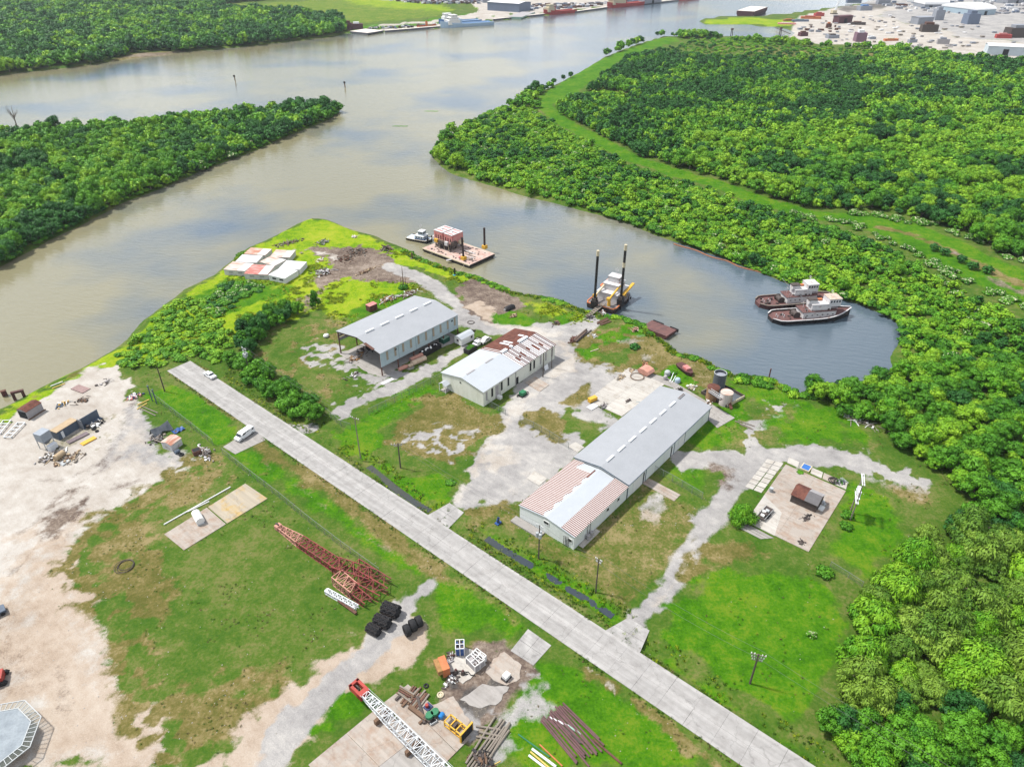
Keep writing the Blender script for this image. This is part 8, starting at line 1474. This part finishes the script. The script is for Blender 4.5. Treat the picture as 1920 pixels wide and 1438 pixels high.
def sow(name, label, weight, n, pick_, size, hs, kind=0, seed=1):
    p_ = weight * fine_ * land_ok * ~built; p_ = p_ / p_.sum(); ix = r.choice(len(X), n, p=p_); j = r.uniform(-.35, .35, (n, 2)); pts = np.stack([X[ix] + j[:, 0], Y[ix] + j[:, 1], Z[ix] - .02], 1); s = r.uniform(*size, n); sc = np.stack([s, s, s * r.uniform(*hs, n)], 1)
    if kind: sc[:, 2] *= .5
    ro = np.stack([np.zeros(n), np.zeros(n), r.uniform(0, 6.28, n)], 1); tag(gn_instances(name, pts, ro, sc, pick_(ix, n), tsrc), label, 'ground cover')
nearbank = np.clip(1 - np.abs(shore - 1.6) / 2.6, 0, 1)
sow('weeds', 'rough yellow green weeds over the grassy point', W['yellow'] * (n1 > .50) * (n2 > .45), 4200, lambda ix, n: np.where(r.uniform(size=n) < .88, 0, 1), (.45, 1.0), (.25, .5))
sow('weeds', 'tufts of green weeds over the yard plots', (W['lush'] * .25 + W['grass'] * .7 + W['dry'] * .5) * (n2 > .55) * (n1 > .48), 3200, lambda ix, n: np.where(r.uniform(size=n) < .6, 1, 2), (.25, .6), (.25, .5))
sow('reeds', 'reeds and weeds along the river and basin edges', nearbank * (Y > 120) * (n2 > .45), 3400, lambda ix, n: np.where(r.uniform(size=n) < .6, 1, 0), (.5, 1.2), (.5, 1.1))
dd = np.min([linedist(X, Y, l, 8) for l, _, _ in ditches], axis=0)
land_ok = Z > -1.1
sow('ditch_weeds', 'tall weeds lining the roadside ditches', np.clip(1 - np.abs(dd - 2.0) / 1.8, 0, 1) * (n2 > .42), 1700, lambda ix, n: np.where(r.uniform(size=n) < .6, 1, 0), (.35, .8), (.25, .55))
land_ok = Z > -.9
sow('bank_bushes', 'low bushes scattered along the banks of the point', nearbank * (Y > 120) * (n1 > .48), 480, lambda ix, n: np.where(r.uniform(size=n) < .6, 4, 5), (.7, 1.7), (.7, 1.3), 1)
sow('stones', 'small stones and litter scattered over the yards', (W['gravel'] + W['sand'] * .6 + W['tan'] * .4 + W['dry'] * .4 + W['mud'] + .08) * (n1 > .42), 2400, lambda ix, n: np.full(n, 3), (.05, .17), (.5, .9))

rd0, rdd = P(357, 677), VV; n = 1500; k_ = r.uniform(0, 215, n); sd_ = np.where(r.uniform(size=n) < .5, r.uniform(-.15, .9, n), -7.6 - r.uniform(-.15, .9, n)); k_ok = vnoise(k_ / 4, sd_ / 4 + 9, 3) > .4
px_ = rd0.x + VV.x * k_ + UU.x * sd_; py_ = rd0.y + VV.y * k_ + UU.y * sd_; px_, py_ = px_[k_ok], py_[k_ok]; n = len(px_); s_ = r.uniform(.25, .6, n)
tag(gn_instances('verge_weeds', np.stack([px_, py_, np.zeros(n)], 1), np.stack([np.zeros(n)] * 2 + [r.uniform(0, 6.28, n)], 1), np.stack([s_, s_, s_ * .5], 1), np.where(r.uniform(size=n) < .6, 1, 2), tsrc), 'weeds creeping over the concrete road edges', 'ground cover')
# ------------------------------------------------------------------ haze over the whole place
hz = MB().box(-3300, 3300, -220, 2700, -6, 121).build('haze', bpy.data.materials.new('haze')); tag(hz, kind='stuff'); hm = hz.data.materials[0]; hm.use_nodes = True; ht_ = hm.node_tree; ht_.nodes.clear()
pv_ = ht_.nodes.new('ShaderNodeVolumePrincipled'); pv_.inputs['Color'].default_value = (.84, .91, 1, 1); pv_.inputs['Density'].default_value = HAZE; pv_.inputs['Anisotropy'].default_value = .2
ho = ht_.nodes.new('ShaderNodeOutputMaterial'); ht_.links.new(pv_.outputs[0], ho.inputs['Volume'])
